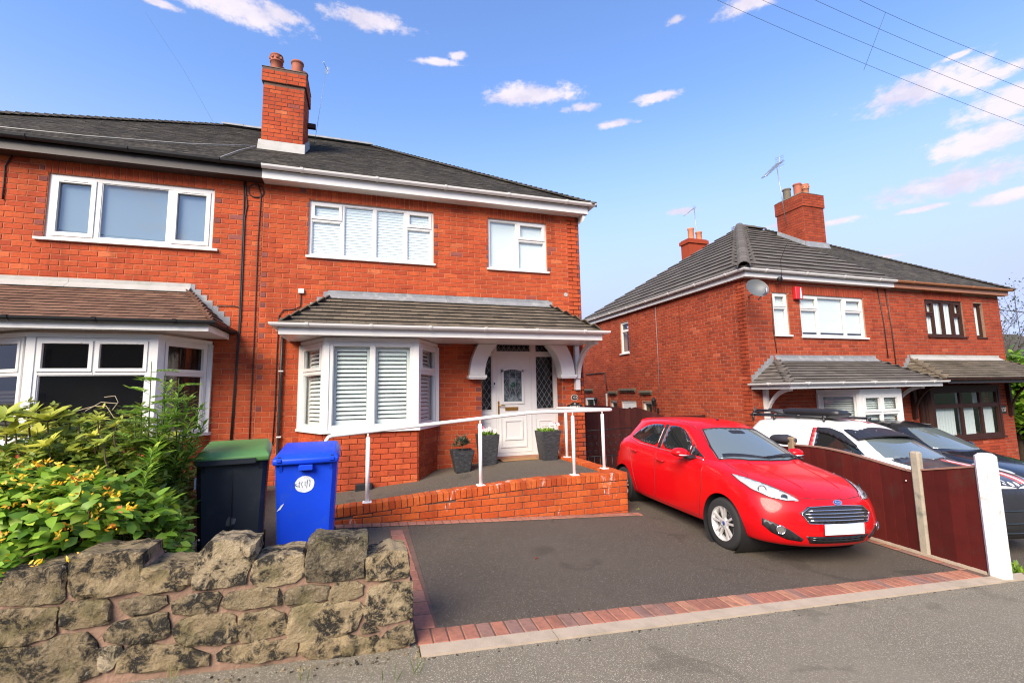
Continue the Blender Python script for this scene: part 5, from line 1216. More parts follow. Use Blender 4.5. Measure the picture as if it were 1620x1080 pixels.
# mortar body of the wall
TOPL = [(-2600, 0), (-110, 938), (0, 926), (100, 905), (112, 888), (222, 885), (232, 905), (300, 905), (312, 890), (388, 885), (402, 900), (478, 888), (490, 882), (572, 872), (584, 890), (640, 880), (649, 884)]
m = MB(); tp = [V((-6, WY, .98))]+[on_y(x, y, WY) for x, y in TOPL[1:]]
def dense(P, n=5): return [P[i].lerp(P[i+1], j/n) for i in range(len(P)-1) for j in range(n)]+[P[-1]]
tp = dense(tp[:2], 40)[:-1]+dense(tp[1:], 4); rows = 14; grid = []
for i, q in enumerate(tp):
    col = []
    for j in range(rows+1):
        z = -.12+(q.z+.12)*j/rows+ (G(q.x, 3.2) if False else 0); g = V((q.x, z, 5)); col.append(V((q.x+.0*z, WY+.012+.007*noise.noise(g*7)+.006*noise.noise(g*25), z)))
    grid.append(col)
for i in range(len(tp)-1):
    for j in range(rows):
        a, b, c, d = grid[i][j], grid[i+1][j], grid[i+1][j+1], grid[i][j+1]; m.add([a, b, c, d], [(0, 1, 2, 3)], .5, True)
    a, b = grid[i][rows], grid[i+1][rows]; m.add([a, b, b+V((0, .27, -.01)), a+V((0, .27, -.01))], [(0, 1, 2, 3)], .5, True)
    m.add([a+V((0, .27, -.01)), b+V((0, .27, -.01)), V((b.x, b.y+.27, -.15)), V((a.x, a.y+.27, -.15))], [(0, 1, 2, 3)])
q = grid[-1]; m.add([q[0], q[0]+V((0, .27, 0)), q[rows]+V((0, .27, 0)), q[rows]], [(0, 1, 2, 3)])
m.put('mortar', M_smortar, sw)
# crumbs and weeds at the foot of the wall
m = MB()
for k in range(150):
    x = random.uniform(-2.2, .45); y = WY-.05-abs(random.gauss(0, .05)); s = random.uniform(.003, .010); z = G(x, y)
    m.hexa([(x-s, y-s, z-.002), (x+s, y-s*.6, z-.002), (x+s, y+s, z-.002), (x-s, y+s*.7, z-.002), (x-s*.5, y-s*.6, z+s*.8), (x+s*.6, y-s*.4, z+s), (x+s*.5, y+s*.5, z+s*.9), (x-s*.5, y+s*.4, z+s*.7)], random.random())
o = m.put('gravel_crumbs', M_stone, None, recalc=False, kind='stuff'); o.color = (.8, .8, .8, 1)
m = MB()
for (px, py, n, h) in ((265, 1040, 6, .16), (268, 1078, 5, .10), (215, 1055, 3, .05), (370, 1050, 2, .04), (480, 1075, 4, .07), (655, 1070, 4, .14), (620, 1076, 3, .10), (150, 1078, 5, .06), (1612, 905, 14, .08), (1600, 900, 10, .06)):
    d = ray(px, py); s = -1.6/(d.z+.06*d.x); c = EYE+d*s
    for i in range(n):
        p = c+V((random.gauss(0, .02), random.gauss(0, .02), 0)); p.z = G(p.x, p.y); leaf(m, p, V((random.gauss(0, .35), random.gauss(0, .25), 1)), (0, -1, 0), h*random.uniform(.6, 1.2), .006, random.random(), .2)
m.put('grass_tufts', M_grass, None, recalc=False, kind='stuff')

# ------------------------------------------------------------------ wheelie bins
def bin_(label, x, y, rz, w, d, h, body, lid, sticker, tilt=.0, flap=False):
    z = G(x, y); t = thing('wheelie_bin', label, 'wheelie bin', (x, y, z), rz, 'wheelie bins behind the stone wall')
    m = MB(); a0, a1 = w*.41, w*.475
    def ring(hw, y0, y1, z, r=.035): return [(-hw+r, y0, z), (hw-r, y0, z), (hw, y0+r, z), (hw, y1-r, z), (hw-r, y1, z), (-hw+r, y1, z), (-hw, y1-r, z), (-hw, y0+r, z)]
    R_ = [ring(a0-.01, .10, d*.86, .0), ring(a0, .09, d*.88, .02), ring(w*.44, .055, d*.93, h*.5), ring(a1, .03, d*.97, h*.9), ring(a1+.012, .02, d*.98, h*.905), ring(a1+.012, .02, d*.98, h*.94), ring(a1-.01, .04, d*.96, h*.94), ring(a1-.02, .05, d*.95, h*.86)]
    vs = [p for r in R_ for p in r]; fs = [tuple(range(7, -1, -1))]+[(k*8+j, k*8+(j+1) % 8, k*8+8+(j+1) % 8, k*8+8+j) for k in range(7) for j in range(8)]+[tuple(range(56, 64))]
    m.add(vs, fs)
    for s in (-.38, .38): m.hexa([(s*w-.012, .045, h*.80), (s*w+.012, .045, h*.80), (s*w+.012, .06, h*.80), (s*w-.012, .06, h*.80), (s*w-.012, .008, h*.905), (s*w+.012, .008, h*.905), (s*w+.012, .06, h*.905), (s*w-.012, .06, h*.905)])
    m.put('bin_body', body, t, local=True)
    L = w*.5; m = MB(); zt = h*.945
    P = [(-L, -.015, zt-.045), (L, -.015, zt-.045), (L, d*1.0, zt-.02), (-L, d*1.0, zt-.02), (-L, -.02, zt+.005), (L, -.02, zt+.005), (L, d*1.0, zt+.03), (-L, d*1.0, zt+.03), (-L*.88, .06, zt+.055+tilt), (L*.88, .06, zt+.055+tilt), (L*.88, d*.92, zt+.10+tilt), (-L*.88, d*.92, zt+.10+tilt)]
    m.add(P, [(0, 3, 2, 1), (0, 1, 5, 4), (1, 2, 6, 5), (2, 3, 7, 6), (3, 0, 4, 7), (4, 5, 9, 8), (5, 6, 10, 9), (6, 7, 11, 10), (7, 4, 8, 11), (8, 9, 10, 11)])
    li = put('lid', m.mesh('lid', True), lid, t, local=True); bv = li.modifiers.new('b', 'BEVEL'); bv.width = .014; bv.segments = 2
    for p in li.data.polygons: p.use_smooth = True
    if flap:
        m = MB(); m.hexa([(-L*.93, -.028, zt-.055), (L*.62, -.028, zt-.055), (L*.62, -.006, zt-.055), (-L*.93, -.006, zt-.055), (-L*.93, -.03, zt-.012), (L*.62, -.03, zt-.012), (L*.62, -.006, zt-.012), (-L*.93, -.006, zt-.012)]); m.put('lid_rim', M_binblack, t, local=True)
    else:
        for s in (-1, 1):
            m = MB(); m.rbox((s*L*.8-.02, -.030, zt-.02), (s*L*.8+.02, .0, zt+.012), .005); m.put('lid_clip', lid, t, local=True)
            m = MB(); m.box((s*L*.8-.012, -.006+.006, zt+.012), (s*L*.8+.012, .02, zt+.028)); m.put('lid_slot', M_blackpl, t, local=True)
        m = MB(); m.rbox((-.06, -.03, zt-.10), (.06, .03, zt-.05), .006); m.put('front_grip', lid, t, local=True)
        m = MB(); n = 40; m.add([(L*.1+.20*math.cos(2*math.pi*i/n), d*.5+.25*math.sin(2*math.pi*i/n), 0) for i in range(n)], [tuple(range(n))])
    for s in (-1, 1):
        m = MB(); m.lathe([(0, -.03), (.09, -.03), (.10, -.015), (.10, .015), (.09, .03), (0, .03)], (s*(a0-.01), d*.86, .10), 18, axis='x'); m.put('wheel', M_tyre, t, local=True)
    m = MB(); m.tube([(-a1, d*1.02, h*.93), (-a1, d*1.08, h*.95), (a1, d*1.08, h*.95), (a1, d*1.02, h*.93)], .016, 8); m.put('handle', body, t, local=True)
    fy = lambda zz: .055+(.03-.055)*(zz-h*.5)/(h*.4)-.003
    if sticker == 'round':
        n = 24; m = MB(); c, r = (-.01, h*.72), .085; m.add([(c[0]+r*math.cos(2*math.pi*i/n)*random.uniform(.95, 1.02), fy(c[1]+r*math.sin(2*math.pi*i/n)), c[1]+r*.9*math.sin(2*math.pi*i/n)*random.uniform(.95, 1.02)) for i in range(n)], [tuple(range(n))]); m.put('sticker', M_sticker, t, local=True)
        m = MB()
        for k in range(5):
            q = [(c[0]-.045+.022*k+random.uniform(-.008, .008), c[1]+random.uniform(-.035, .04)) for _ in range(5)]; m.tube([(x_, fy(z_)-.002, z_) for x_, z_ in q], .0011, 4)
        m.tube([(c[0]-.07, fy(c[1])-.002, c[1]+.01), (c[0]-.085, fy(c[1])-.002, c[1]-.005), (c[0]-.06, fy(c[1])-.002, c[1]-.015)], .003, 4)
        m.put('sticker_scribble', M_cable, t, local=True)
        m = MB(); m.add([(-.235, fy(.55), h*.5), (-.205, fy(.55), h*.515), (-.175, fy(.58), h*.565), (-.20, fy(.58), h*.55)], [(0, 1, 2, 3)]); m.put('label_remnant', M_sticker, t, local=True)
    else:
        m = MB(); m.box((-.003, fy(h*.1)-.004, h*.06), (.004, fy(h*.85)+.004, h*.84)); m.put('mould_seam', M_blackpl, t, local=True)
        m = MB(); n = 10; m.add([(.0+.05*math.cos(2*math.pi*i/n)*random.uniform(.5, 1.1), fy(h*.42)-.002, h*.42+.05*math.sin(2*math.pi*i/n)*random.uniform(.4, 1.1)) for i in range(n)], [tuple(range(n))]); m.put('scuff', simple('grey_scuff', (.10, .10, .095), .8), t, local=True)
        m = MB(); m.box((-a1-.008, .06, h*.70), (-a1+.004, .10, h*.79)); m.put('white_tag', M_sticker, t, local=True)
    return t
bin_('blue wheelie bin with blue lid and a round white sticker on its front', -.492, 4.66, R(1), .555, .68, 1.02, M_binblue, M_binblue, 'round')
bin_('black wheelie bin with a green lid between the bushes and the blue bin', -1.075, 4.62, R(8), .57, .70, 1.04, M_binblack, M_bingreen, 'seam', .0, True)

# ------------------------------------------------------------------ garden edge board, shrubs and plants
gf = thing('garden_fence', 'low dark brown board fence between the bushes and the bin path', 'fence', (-1.62, 5.8, .1))
for i in range(16):
    y0 = 3.75+i*.25; m = MB(); x = -1.60-.008*(i % 2); m.box((x-.02, y0, .0), (x, y0+.245, .86+random.uniform(-.01, .01))); m.put('board', M_gate, gf, recalc=False)
for y in (3.78, 5.7, 7.6): m = MB(); m.box((-1.70, y, 0), (-1.63, y+.07, .9)); m.put('post', M_gate, gf, recalc=False)
m = MB(); m.box((-1.625, 3.75, -.05), (-1.56, 7.7, .16)); m.put('gravel_board', M_conc, gf, recalc=False)
LEAF_ME = {}
def foliage(t, specs, mat, most, key, shape):
    """specs: (p, dir, up, L, W, tone). The nearest are leaf objects sharing meshes, the rest one mesh"""
    base = WL[t.name]; P = sorted(((screen_size(s[0])*s[3], i) for i, s in enumerate(specs)), reverse=True); pick = set(i for z, i in P[:most] if z > 0); m = MB()
    for i, (p, d, up, L, W, tone) in enumerate(specs):
        if i in pick:
            kk = (key, int(tone*5.99), i % 2)
            if kk not in LEAF_ME:
                mm = MB(); leaf(mm, (0, 0, 0), (0, 1, 0), (0, 0, 1), 1, W/L, (kk[1]+.5)/6, .15+.3*kk[2], shape); LEAF_ME[kk] = mm.mesh('leaf'); LEAF_ME[kk].materials.append(mat)
            o = bpy.data.objects.new('leaf', LEAF_ME[kk]); d = V(d).normalized(); s = d.cross(V(up))
            if s.length < 1e-3: s = d.cross(V((1, .2, 0)))
            s.normalize(); n = s.cross(d); o.matrix_local = Matrix(((s.x*L, d.x*L, n.x*L, p.x-base.x), (s.y*L, d.y*L, n.y*L, p.y-base.y), (s.z*L, d.z*L, n.z*L, p.z-base.z), (0, 0, 0, 1))); link(o, t)
        else: leaf(m, p, d, up, L, W, tone, .25, shape)
    if m.f: m.put('foliage', mat, t, recalc=False, kind='stuff')
def shell(c, r, n, lo=.55):
    out = []
    while len(out) < n:
        d = V((random.gauss(0, 1), random.gauss(0, 1), random.gauss(0, 1))).normalized()
        if d.z < -.45: continue
        g = 1+.22*noise.noise(V(c)+d*2.3)+.12*noise.noise(d*6+V(c)); k = random.uniform(lo, 1)**.5*g
        out.append((V((c[0]+d.x*r[0]*k, c[1]+d.y*r[1]*k, c[2]+d.z*r[2]*k)), d, k))
    return out
# azalea mass behind
az = thing('azalea_bush', 'wide dense azalea bush with small mid green leaves under the bay window', 'bush', (-2.3, 5.2, .2))
st = MB(); sp = []
for (c, r, n) in (((-2.1, 5.0, .75), (.66, .7, .74), 5200), ((-2.9, 5.2, .80), (.74, .8, .78), 4600), ((-1.95, 4.5, .75), (.48, .45, .66), 3000), ((-3.7, 5.0, .78), (.74, .8, .74), 3000), ((-2.15, 4.25, .72), (.55, .35, .62), 3000), ((-1.62, 4.35, .70), (.32, .40, .60), 1800), ((-2.0, 4.05, .86), (.62, .25, .46), 2600), ((-2.9, 4.3, .75), (.6, .4, .64), 2400)):
    for (p, d, k) in shell(c, r, n//6):
        ax = (d+rdir(-.2, 1)*.6).normalized(); tn = min(1, max(0, random.gauss(.45, .22)+.25*(k-.9)))
        for j in range(6): sp.append((p, (ax*.35+rdir(-.6, .6)), ax, random.uniform(.05, .085), .026, min(1, max(0, tn+random.gauss(0, .1)))))
    for k in range(14): p = shell(c, r, 1)[0][0]; st.tube([(c[0]+random.gauss(0, .1), c[1]+random.gauss(0, .1), .15), V(c)*.5+p*.5, p], [.012, .008, .003], 5)
st.put('branch', M_stem, az, recalc=False, kind='stuff'); foliage(az, sp, M_leafB, 120, 'az', .05)
m = MB()
for (px, py) in ((150, 735), (165, 750), (90, 760), (140, 720), (250, 690), (210, 700), (25, 745), (180, 705), (130, 745), (60, 725), (290, 745), (230, 740)):
    c = on_y(px, py, 4.25)
    for j in range(10): p = c+V((random.gauss(0, .03), random.gauss(0, .03), random.gauss(0, .025))); leaf(m, p, rdir(-1, 1), (0, 0, 1), .03, .008, random.random())
m.put('faded_bloom', M_rust, az, recalc=False, kind='stuff')
# yellow-green whorls on top
yl = thing('rhododendron', 'yellow green rhododendron with whorls of long leaves rising at the front of the bushes', 'bush', (-2.0, 4.1, .2))
sp = []; st = MB()
WH = [(30, 745, 1.2), (55, 690, 1.3), (25, 685, 1.2), (75, 665, 1.6), (20, 720, 1.3), (100, 715, 1.), (105, 745, 1.), (60, 755, .9), (150, 690, .8), (165, 700, .8), (125, 670, .8), (78, 705, 1.1), (45, 660, 1.3), (100, 690, 1.), (140, 715, .8), (8, 660, 1.2), (-30, 690, 1.3), (-40, 720, 1.3), (170, 740, .8), (155, 665, .7), (180, 675, .7), (110, 660, .8)]
for (px, py, s) in WH:
    c = on_y(px, py, random.uniform(3.9, 4.4)); ax = V((random.gauss(0, .25), random.gauss(-.25, .2), 1)).normalized(); st.tube([c+V((random.gauss(0, .04), .10, -.28)), c-V((0, -.03, .12)), c], [.008, .006, .004], 5)
    ty = random.uniform(.2, 1)
    for j in range(15):
        a = 2*math.pi*j/15*1.6; u = ax.orthogonal().normalized(); w_ = ax.cross(u); d = u*math.cos(a)+w_*math.sin(a)+ax*random.uniform(.1, .9); sp.append((c, d, ax, .115*s*random.uniform(.7, 1.1), .034*s, min(1, max(0, ty+random.gauss(0, .12)))))
st.put('branch', M_stem, yl, recalc=False, kind='stuff'); foliage(yl, sp, M_leafY, 260, 'yl', .06)
# hypericum hanging over the wall
hy = thing('hypericum_bush', 'leafy bush with broad oval leaves and clusters of yellow flowers spilling onto the wall', 'bush', (-1.9, 3.7, .2))
sp = []; st = MB()
for (c, r, n) in (((-1.95, 3.72, .62), (.46, .34, .50), 1000), ((-1.42, 3.75, .66), (.28, .26, .34), 420), ((-2.5, 3.8, .6), (.5, .4, .5), 500), ((-1.75, 3.62, .90), (.40, .28, .26), 520), ((-2.2, 3.7, .92), (.4, .3, .3), 420), ((-2.0, 3.36, .70), (.36, .16, .16), 260)):
    for (p, d, k) in shell(c, r, n, .4):
        if p.y < 3.40 and p.z < .70 and p.x > -1.75: p.y = 3.40+random.uniform(0, .1); p.z += .12
        sp.append((p, (d*.7+rdir(-.7, .5)), (d+V((0, -.2, .9))), random.uniform(.07, .115), .052, min(1, max(0, random.gauss(.45, .2)+(p.z-.6)*.3))))
    for k in range(16):
        p = shell(c, r, 1)[0][0]; st.tube([(c[0]+random.gauss(0, .1), c[1]+.15, .15), V(c)*.5+p*.5, p], [.009, .006, .003], 5)
st.put('branch', M_stem, hy, recalc=False, kind='stuff'); foliage(hy, sp, M_leafA, 300, 'hy', .04)
FL = [(15, 765), (30, 755), (52, 770), (12, 800), (88, 768), (65, 735), (148, 750), (125, 755), (182, 785), (195, 805), (205, 805), (155, 805), (110, 833), (92, 848), (70, 900), (50, 893), (12, 885), (20, 905), (85, 808), (40, 797), (70, 800), (175, 835), (150, 822), (170, 780), (115, 760), (28, 740), (70, 735), (5, 850), (135, 760), (95, 735), (118, 885), (130, 782)]
for (px, py) in FL:
    c = on_y(px, py, random.uniform(3.34, 3.42) if py < 850 else random.uniform(3.24, 3.32)); m = MB(); br = random.random() < .5
    for j in range(8):
        p = c+V((random.gauss(0, .017), random.gauss(0, .014), random.gauss(0, .013)))
        leaf(m, p, rdir(-.2, 1.2), (0, -1, .3), .030, .011, random.uniform(.45, 1) if br or random.random() < .5 else random.uniform(0, .3))
    m.put('flower_cluster', M_yel, hy, recalc=False)
# goldenrod-like tall stems
gd = thing('goldenrod', 'tall leafy green stems with narrow drooping leaves beside the black bin', 'plant', (-1.55, 4.3, .2))
sp = []; st = MB()
for (px, py, Y, lean) in ((272, 645, 4.35, .1), (300, 625, 4.5, .05), (318, 640, 4.6, .12), (285, 610, 4.6, 0.), (255, 690, 4.15, .08), (245, 705, 4.0, .1), (265, 610, 4.7, -.05), (305, 660, 4.35, .15), (325, 665, 4.6, .2), (235, 740, 3.9, .05), (310, 700, 4.45, .2), (285, 720, 4.3, .2), (240, 715, 4.2, 0)):
    tip = on_y(px, py, Y); b0 = V((tip.x-lean*1.2+random.gauss(0, .03)-.12, tip.y+random.gauss(.05, .04), .15)); mid = b0.lerp(tip, .55)+V((-.03, 0, .05)); st.tube([b0, mid, tip], [.008, .006, .003], 5)
    n = 90
    for j in range(n):
        f = .12+.88*j/n; p = b0.lerp(mid, f/.55) if f < .55 else mid.lerp(tip, (f-.55)/.45); a = j*2.4; up_ = .35+.9*max(0, f-.75)*2
        d = V((math.cos(a), math.sin(a), up_)); sp.append((p, d, (0, 0, 1), (.17 if f < .8 else .17-.4*(f-.8))*random.uniform(.75, 1.1), .025, min(1, max(0, random.gauss(.35, .12)+max(0, f-.8)*2.5))))
st.put('stem', M_stemg, gd, recalc=False, kind='stuff'); foliage(gd, sp, M_leafG, 300, 'gd', .03)
# thin sapling with feathery leaves against the bay window
sa = thing('sapling', 'slender sapling with feathery divided leaves in front of the dark bay window', 'sapling', (-1.95, 5.0, .2))
sp = []; st = MB()
for (px, py, Y) in ((240, 572, 4.3), (262, 590, 4.35), (283, 598, 4.4), (225, 640, 4.25), (292, 622, 4.4), (250, 640, 4.2), (215, 655, 4.3)):
    tip = on_y(px, py, Y); b0 = V((tip.x-.08, tip.y+.1, .2)); st.tube([b0, b0.lerp(tip, .6)+V((.03, 0, 0)), tip], [.010, .006, .003], 5)
    for q in range(9):
        f = .55+.45*q/9; p0 = b0.lerp(tip, f); a = q*2.3+px; d0 = V((math.cos(a), math.sin(a)*.7-.2, random.uniform(.15, .55))).normalized(); L = random.uniform(.16, .28); pp = [p0+d0*L*t-V((0, 0, .25*L*t*t)) for t in (0, .35, .7, 1)]; st.tube(pp, .002, 4)
        for j in range(6):
            t = .2+.8*j/6; c = pp[0]+d0*L*t-V((0, 0, .25*L*t*t)); s = d0.cross(V((0, 0, 1))).normalized()
            for sg in (-1, 1): sp.append((c, s*sg+d0*.5+V((0, 0, .1)), (0, 0, 1), .085*(1.1-t*.4), .030, min(1, max(0, random.gauss(.6, .2)))))
        sp.append((pp[-1], d0, (0, 0, 1), .06, .02, .7))
st.put('stem', M_stemg, sa, recalc=False, kind='stuff'); foliage(sa, sp, M_leafG, 200, 'sa', .03)
m = MB()
for P in (((120, 650), (150, 642), (168, 642), (180, 660)), ((135, 650), (160, 636), (185, 638)), ((165, 628), (182, 626), (187, 636), (178, 648))): m.tube([on_y(x, y, 4.8) for x, y in P], .003, 4)
m.put('dry_stalk', simple('dry_stalk', (.42, .34, .22), .8), sa, recalc=False)
# small ground-cover by the wall end
lo = thing('small_shrub', 'small loose green shrub at the right end of the bushes above the tall wall stone', 'shrub', (-1.35, 3.75, .2)); sp = []
for (p, d, k) in shell((-1.30, 3.75, .56), (.22, .2, .36), 260, .3): sp.append((p, d+rdir(-.3, .8), (0, 0, 1), random.uniform(.035, .06), .028, min(1, max(0, random.gauss(.5, .2)))))
foliage(lo, sp, M_leafA, 120, 'lo', .05)
m = MB()
for k in range(10): p = V((-1.18+random.gauss(0, .05), 3.8+random.gauss(0, .1), .55+random.gauss(0, .08))); leaf(m, p, rdir(0, 1.4), (0, -1, 0), .016, .014, .4)
m.put('white_flower', M_petal, lo, recalc=False, kind='stuff')
# ------------------------------------------------------------------ fence between the drives, posts, gates
def post_(name, label, cat, x, y, zt, w, d, mat, cham=.02, rz=0, zb=None):
    zb = G(x, y)-.1 if zb is None else zb; m = MB(); m.rbox((-w/2, -d/2, 0), (w/2, d/2, zt-zb), cham); o = m.put(name, mat, None, at=(x, y, zb)); o.rotation_euler.z = rz; return tag(o, label, cat)
FX = 6.2
post_('concrete_post', 'weathered tan concrete fence post standing between the two fence panels', 'fence post', FX, 3.80, .825, .085, .10, M_conc, .018)
post_('white_post', 'white painted concrete gatepost at the pavement end of the maroon fence', 'gatepost', FX+.03, 3.17, .875, .15, .15, M_whitepost, .03)
post_('wooden_post', 'weathered wooden fence post just showing behind the red car windscreen', 'fence post', FX, 5.45, .85, .085, .10, M_wood, .015)
def panel(label, y0, y1, top):
    t = thing('fence_panel', label, 'fence panel', (FX, (y0+y1)/2, G(FX, y0)), 0, 'maroon fence panels')
    n = round((y1-y0)/.118); w = (y1-y0)/n
    for i in range(n):
        a, b = y0+i*w, y0+(i+1)*w; m = MB(); za, zb = top(a), top(b); e = .010; zg = G(FX, a)+.02
        m.hexa([(FX-.012-e, a, zg), (FX-.012, b+.012, zg), (FX+.012, b+.012, zg), (FX+.012-e, a, zg), (FX-.012-e, a, za), (FX-.012, b+.012, zb), (FX+.012, b+.012, zb), (FX+.012-e, a, za)]); m.put('board', M_fence, t, recalc=False)
    m = MB(); k = 16; pts = [(FX, y0+(y1-y0)*i/k) for i in range(k+1)]
    for (x, p), (x2, q) in zip(pts, pts[1:]): m.hexa([(FX-.028, p, top(p)-.004), (FX+.028, p, top(p)-.004), (FX+.028, q, top(q)-.004), (FX-.028, q, top(q)-.004), (FX-.028, p, top(p)+.014), (FX+.028, p, top(p)+.014), (FX+.028, q, top(q)+.014), (FX-.028, q, top(q)+.014)])
    m.put('capping', M_trim, t)
    m = MB()
    for z in (.25, .7): m.box((FX+.014, y0, G(FX, y0)+z), (FX+.05, y1, G(FX, y0)+z+.06))
    m.put('rail', M_fence, t); return t
def t1(y):
    f = max(0, (y-3.86)/(5.40-3.86)); return .585+.16*math.sin(min(1, f*1.25)*math.pi/2)**1.2-.03*max(0, f-.8)*5*.3
panel('longer maroon fence panel with a curved top in front of the white van', 3.85, 5.40, t1)
panel('short maroon fence panel between the tan post and the white post', 3.25, 3.755, lambda y: .615+.11*(3.755-y)/.5)
m = MB(); n = 8
for i in range(n): a, b = 3.25+i*.6, 3.25+(i+1)*.6; m.hexa([(FX-.045, a, G(FX, a)-.1), (FX+.02, a, G(FX, a)-.1), (FX+.02, b, G(FX, b)-.1), (FX-.045, b, G(FX, b)-.1), (FX-.045, a, G(FX, a)+.035), (FX+.02, a, G(FX, a)+.035), (FX+.02, b, G(FX, b)+.035), (FX-.045, b, G(FX, b)+.035)])
m.put('fence_kerb', M_kerb, None, recalc=False, kind='structure')
t = thing('fence_panel', 'maroon fence panel further back beyond the wooden post', 'fence panel', (FX, 6.6, G(FX, 6.6)), 0, 'maroon fence panels')
for i in range(14): a = 5.52+i*.16; m = MB(); m.box((FX-.012-.006*(i % 2), a, G(FX, a)), (FX+.012, a+.158, .70)); m.put('board', M_fence, t, recalc=False)
# tall curved gate and low iron gate at the back of the drive
gt = thing('side_gate', 'tall dark maroon boarded gate with curved top between the two houses', 'gate', (5.9, 9.6, -.25))
def gtop(x): return 1.22+.06*math.sin((x-4.3)/1.3*math.pi) if x < 6.1 else 1.22-.30*(min(x, 7.4)-6.1)**1.1
for i in range(27):
    x = 4.25+i*.148; m = MB(); y = 9.6+.006*(i % 2); za, zb = gtop(x), gtop(x+.146); m.hexa([(x, y, -.5), (x+.146, y, -.5), (x+.146, y+.02, -.5), (x, y+.02, -.5), (x, y, za), (x+.146, y, zb), (x+.146, y+.02, zb), (x, y+.02, za)]); m.put('board', M_gate, gt, recalc=False)
m = MB(); m.box((4.25, 9.63, .0), (8.2, 9.67, .1)); m.box((4.25, 9.63, .85), (8.2, 9.67, .95)); m.put('rail', M_gate, gt)
ig = thing('iron_gate', 'low black wrought iron gate with scrolls at the back corner of the white porch pier', 'gate', (4.7, 8.75, -.1))
m = MB(); m.tube([(4.22, 8.75, .78), (5.5, 8.75, .80)], .010, 6); m.tube([(4.22, 8.75, .25), (5.5, 8.75, .25)], .012, 6); m.tube([(4.22, 8.75, -.12), (5.5, 8.75, -.12)], .012, 6); m.put('gate_frame', M_iron, ig)
for i in range(9): m = MB(); x = 4.30+i*.14; m.tube([(x, 8.75, -.12), (x, 8.75, .25)], .012, 6); m.put('bar', M_iron, ig)
m = MB()
for i in range(8):
    for j in range(3):
        c = (4.33+i*.15+.04*(j % 2), 8.75, .34+j*.15); m.tube([(c[0]+(.05-.04*k/12)*math.cos(k*.8), 8.75, c[2]+(.05-.04*k/12)*math.sin(k*.8)) for k in range(13)], .005, 5)
m.put('scrollwork', M_iron, ig)

# ------------------------------------------------------------------ cars
def car_cage(W=1., top=1., L=1., tail=None):
    Lv = [
     [(0,.14,.20),(.42,.17,.20),(.68,.34,.20),(.74,.5,.20),(.75,.83,.20),(.75,1.2,.19),(.75,1.9,.19),(.75,2.6,.19),(.75,3.3,.21),(.70,3.66,.24),(.45,3.85,.26),(0,3.88,.26)],
     [(0,.045,.235),(.46,.07,.235),(.745,.27,.24),(.80,.46,.24),(.83,.83,.24),(.825,1.2,.225),(.82,1.9,.225),(.825,2.6,.23),(.84,3.3,.26),(.775,3.72,.29),(.5,3.92,.30),(0,3.95,.30)],
     [(0,-.005,.40),(.48,.03,.40),(.80,.22,.42),(.85,.42,.43),(.872,.83,.45),(.855,1.2,.45),(.852,1.9,.45),(.858,2.6,.46),(.875,3.3,.48),(.81,3.74,.50),(.53,3.95,.50),(0,3.98,.50)],
     [(0,.0,.57),(.47,.035,.57),(.79,.25,.60),(.85,.44,.62),(.875,.83,.645),(.86,1.2,.64),(.857,1.9,.65),(.865,2.6,.67),(.878,3.3,.70),(.805,3.74,.72),(.53,3.93,.72),(0,3.96,.72)],
     [(0,.03,.69),(.45,.075,.69),(.765,.31,.73),(.825,.52,.77),(.85,.85,.82),(.85,1.25,.85),(.852,1.9,.87),(.858,2.6,.905),(.85,3.3,.95),(.765,3.71,.97),(.5,3.87,.95),(0,3.90,.94)],
     [(0,.13,.775),(.42,.18,.785),(.68,.40,.83),(.755,.60,.865),(.79,.90,.905),(.815,1.25,.935),(.825,1.9,.945),(.828,2.6,.975),(.805,3.3,1.03),(.71,3.67,1.05),(.47,3.83,1.03),(0,3.86,1.02)],
     [(0,.42,.875),(.36,.46,.885),(.56,.60,.90),(.66,.78,.925),(.725,1.02,.955),(.775,1.32,.965),(.795,1.92,.972),(.792,2.6,1.0),(.755,3.26,1.065),(.66,3.60,1.095),(.45,3.745,1.09),(0,3.785,1.085)],
     [(0,.90,.985),(.36,.93,.985),(.55,1.0,.985),(.655,1.10,.985),(.715,1.24,.992),(.755,1.42,.998),(.775,1.95,1.0),(.77,2.6,1.03),(.728,3.22,1.095),(.63,3.55,1.13),(.43,3.69,1.14),(0,3.735,1.14)],
     [(0,1.30,1.205),(.35,1.33,1.20),(.51,1.40,1.20),(.60,1.49,1.195),(.645,1.6,1.20),(.67,1.74,1.20),(.69,2.1,1.20),(.685,2.6,1.21),(.65,3.1,1.23),(.575,3.44,1.255),(.40,3.575,1.27),(0,3.62,1.275)],
     [(0,1.66,1.385),(.32,1.68,1.38),(.46,1.74,1.37),(.525,1.82,1.37),(.555,1.92,1.38),(.575,2.05,1.39),(.59,2.28,1.40),(.585,2.6,1.40),(.565,2.98,1.39),(.51,3.32,1.385),(.37,3.50,1.39),(0,3.55,1.395)],
     [(0,1.84,1.455),(.29,1.86,1.45),(.41,1.9,1.435),(.465,1.95,1.435),(.49,2.03,1.445),(.505,2.13,1.455),(.515,2.3,1.462),(.515,2.6,1.462),(.50,2.92,1.45),(.455,3.22,1.435),(.33,3.42,1.425),(0,3.47,1.425)],
     [(0,2.05,1.492),(.20,2.05,1.49),(.26,2.08,1.488),(.28,2.12,1.488),(.29,2.17,1.49),(.295,2.23,1.493),(.30,2.35,1.497),(.30,2.6,1.497),(.29,2.85,1.485),(.27,3.05,1.475),(.19,3.18,1.465),(0,3.22,1.465)]]
    if tail: Lv = tail(Lv)
    return [[(x*W, y*L, z*top) for (x, y, z) in l] for l in Lv]
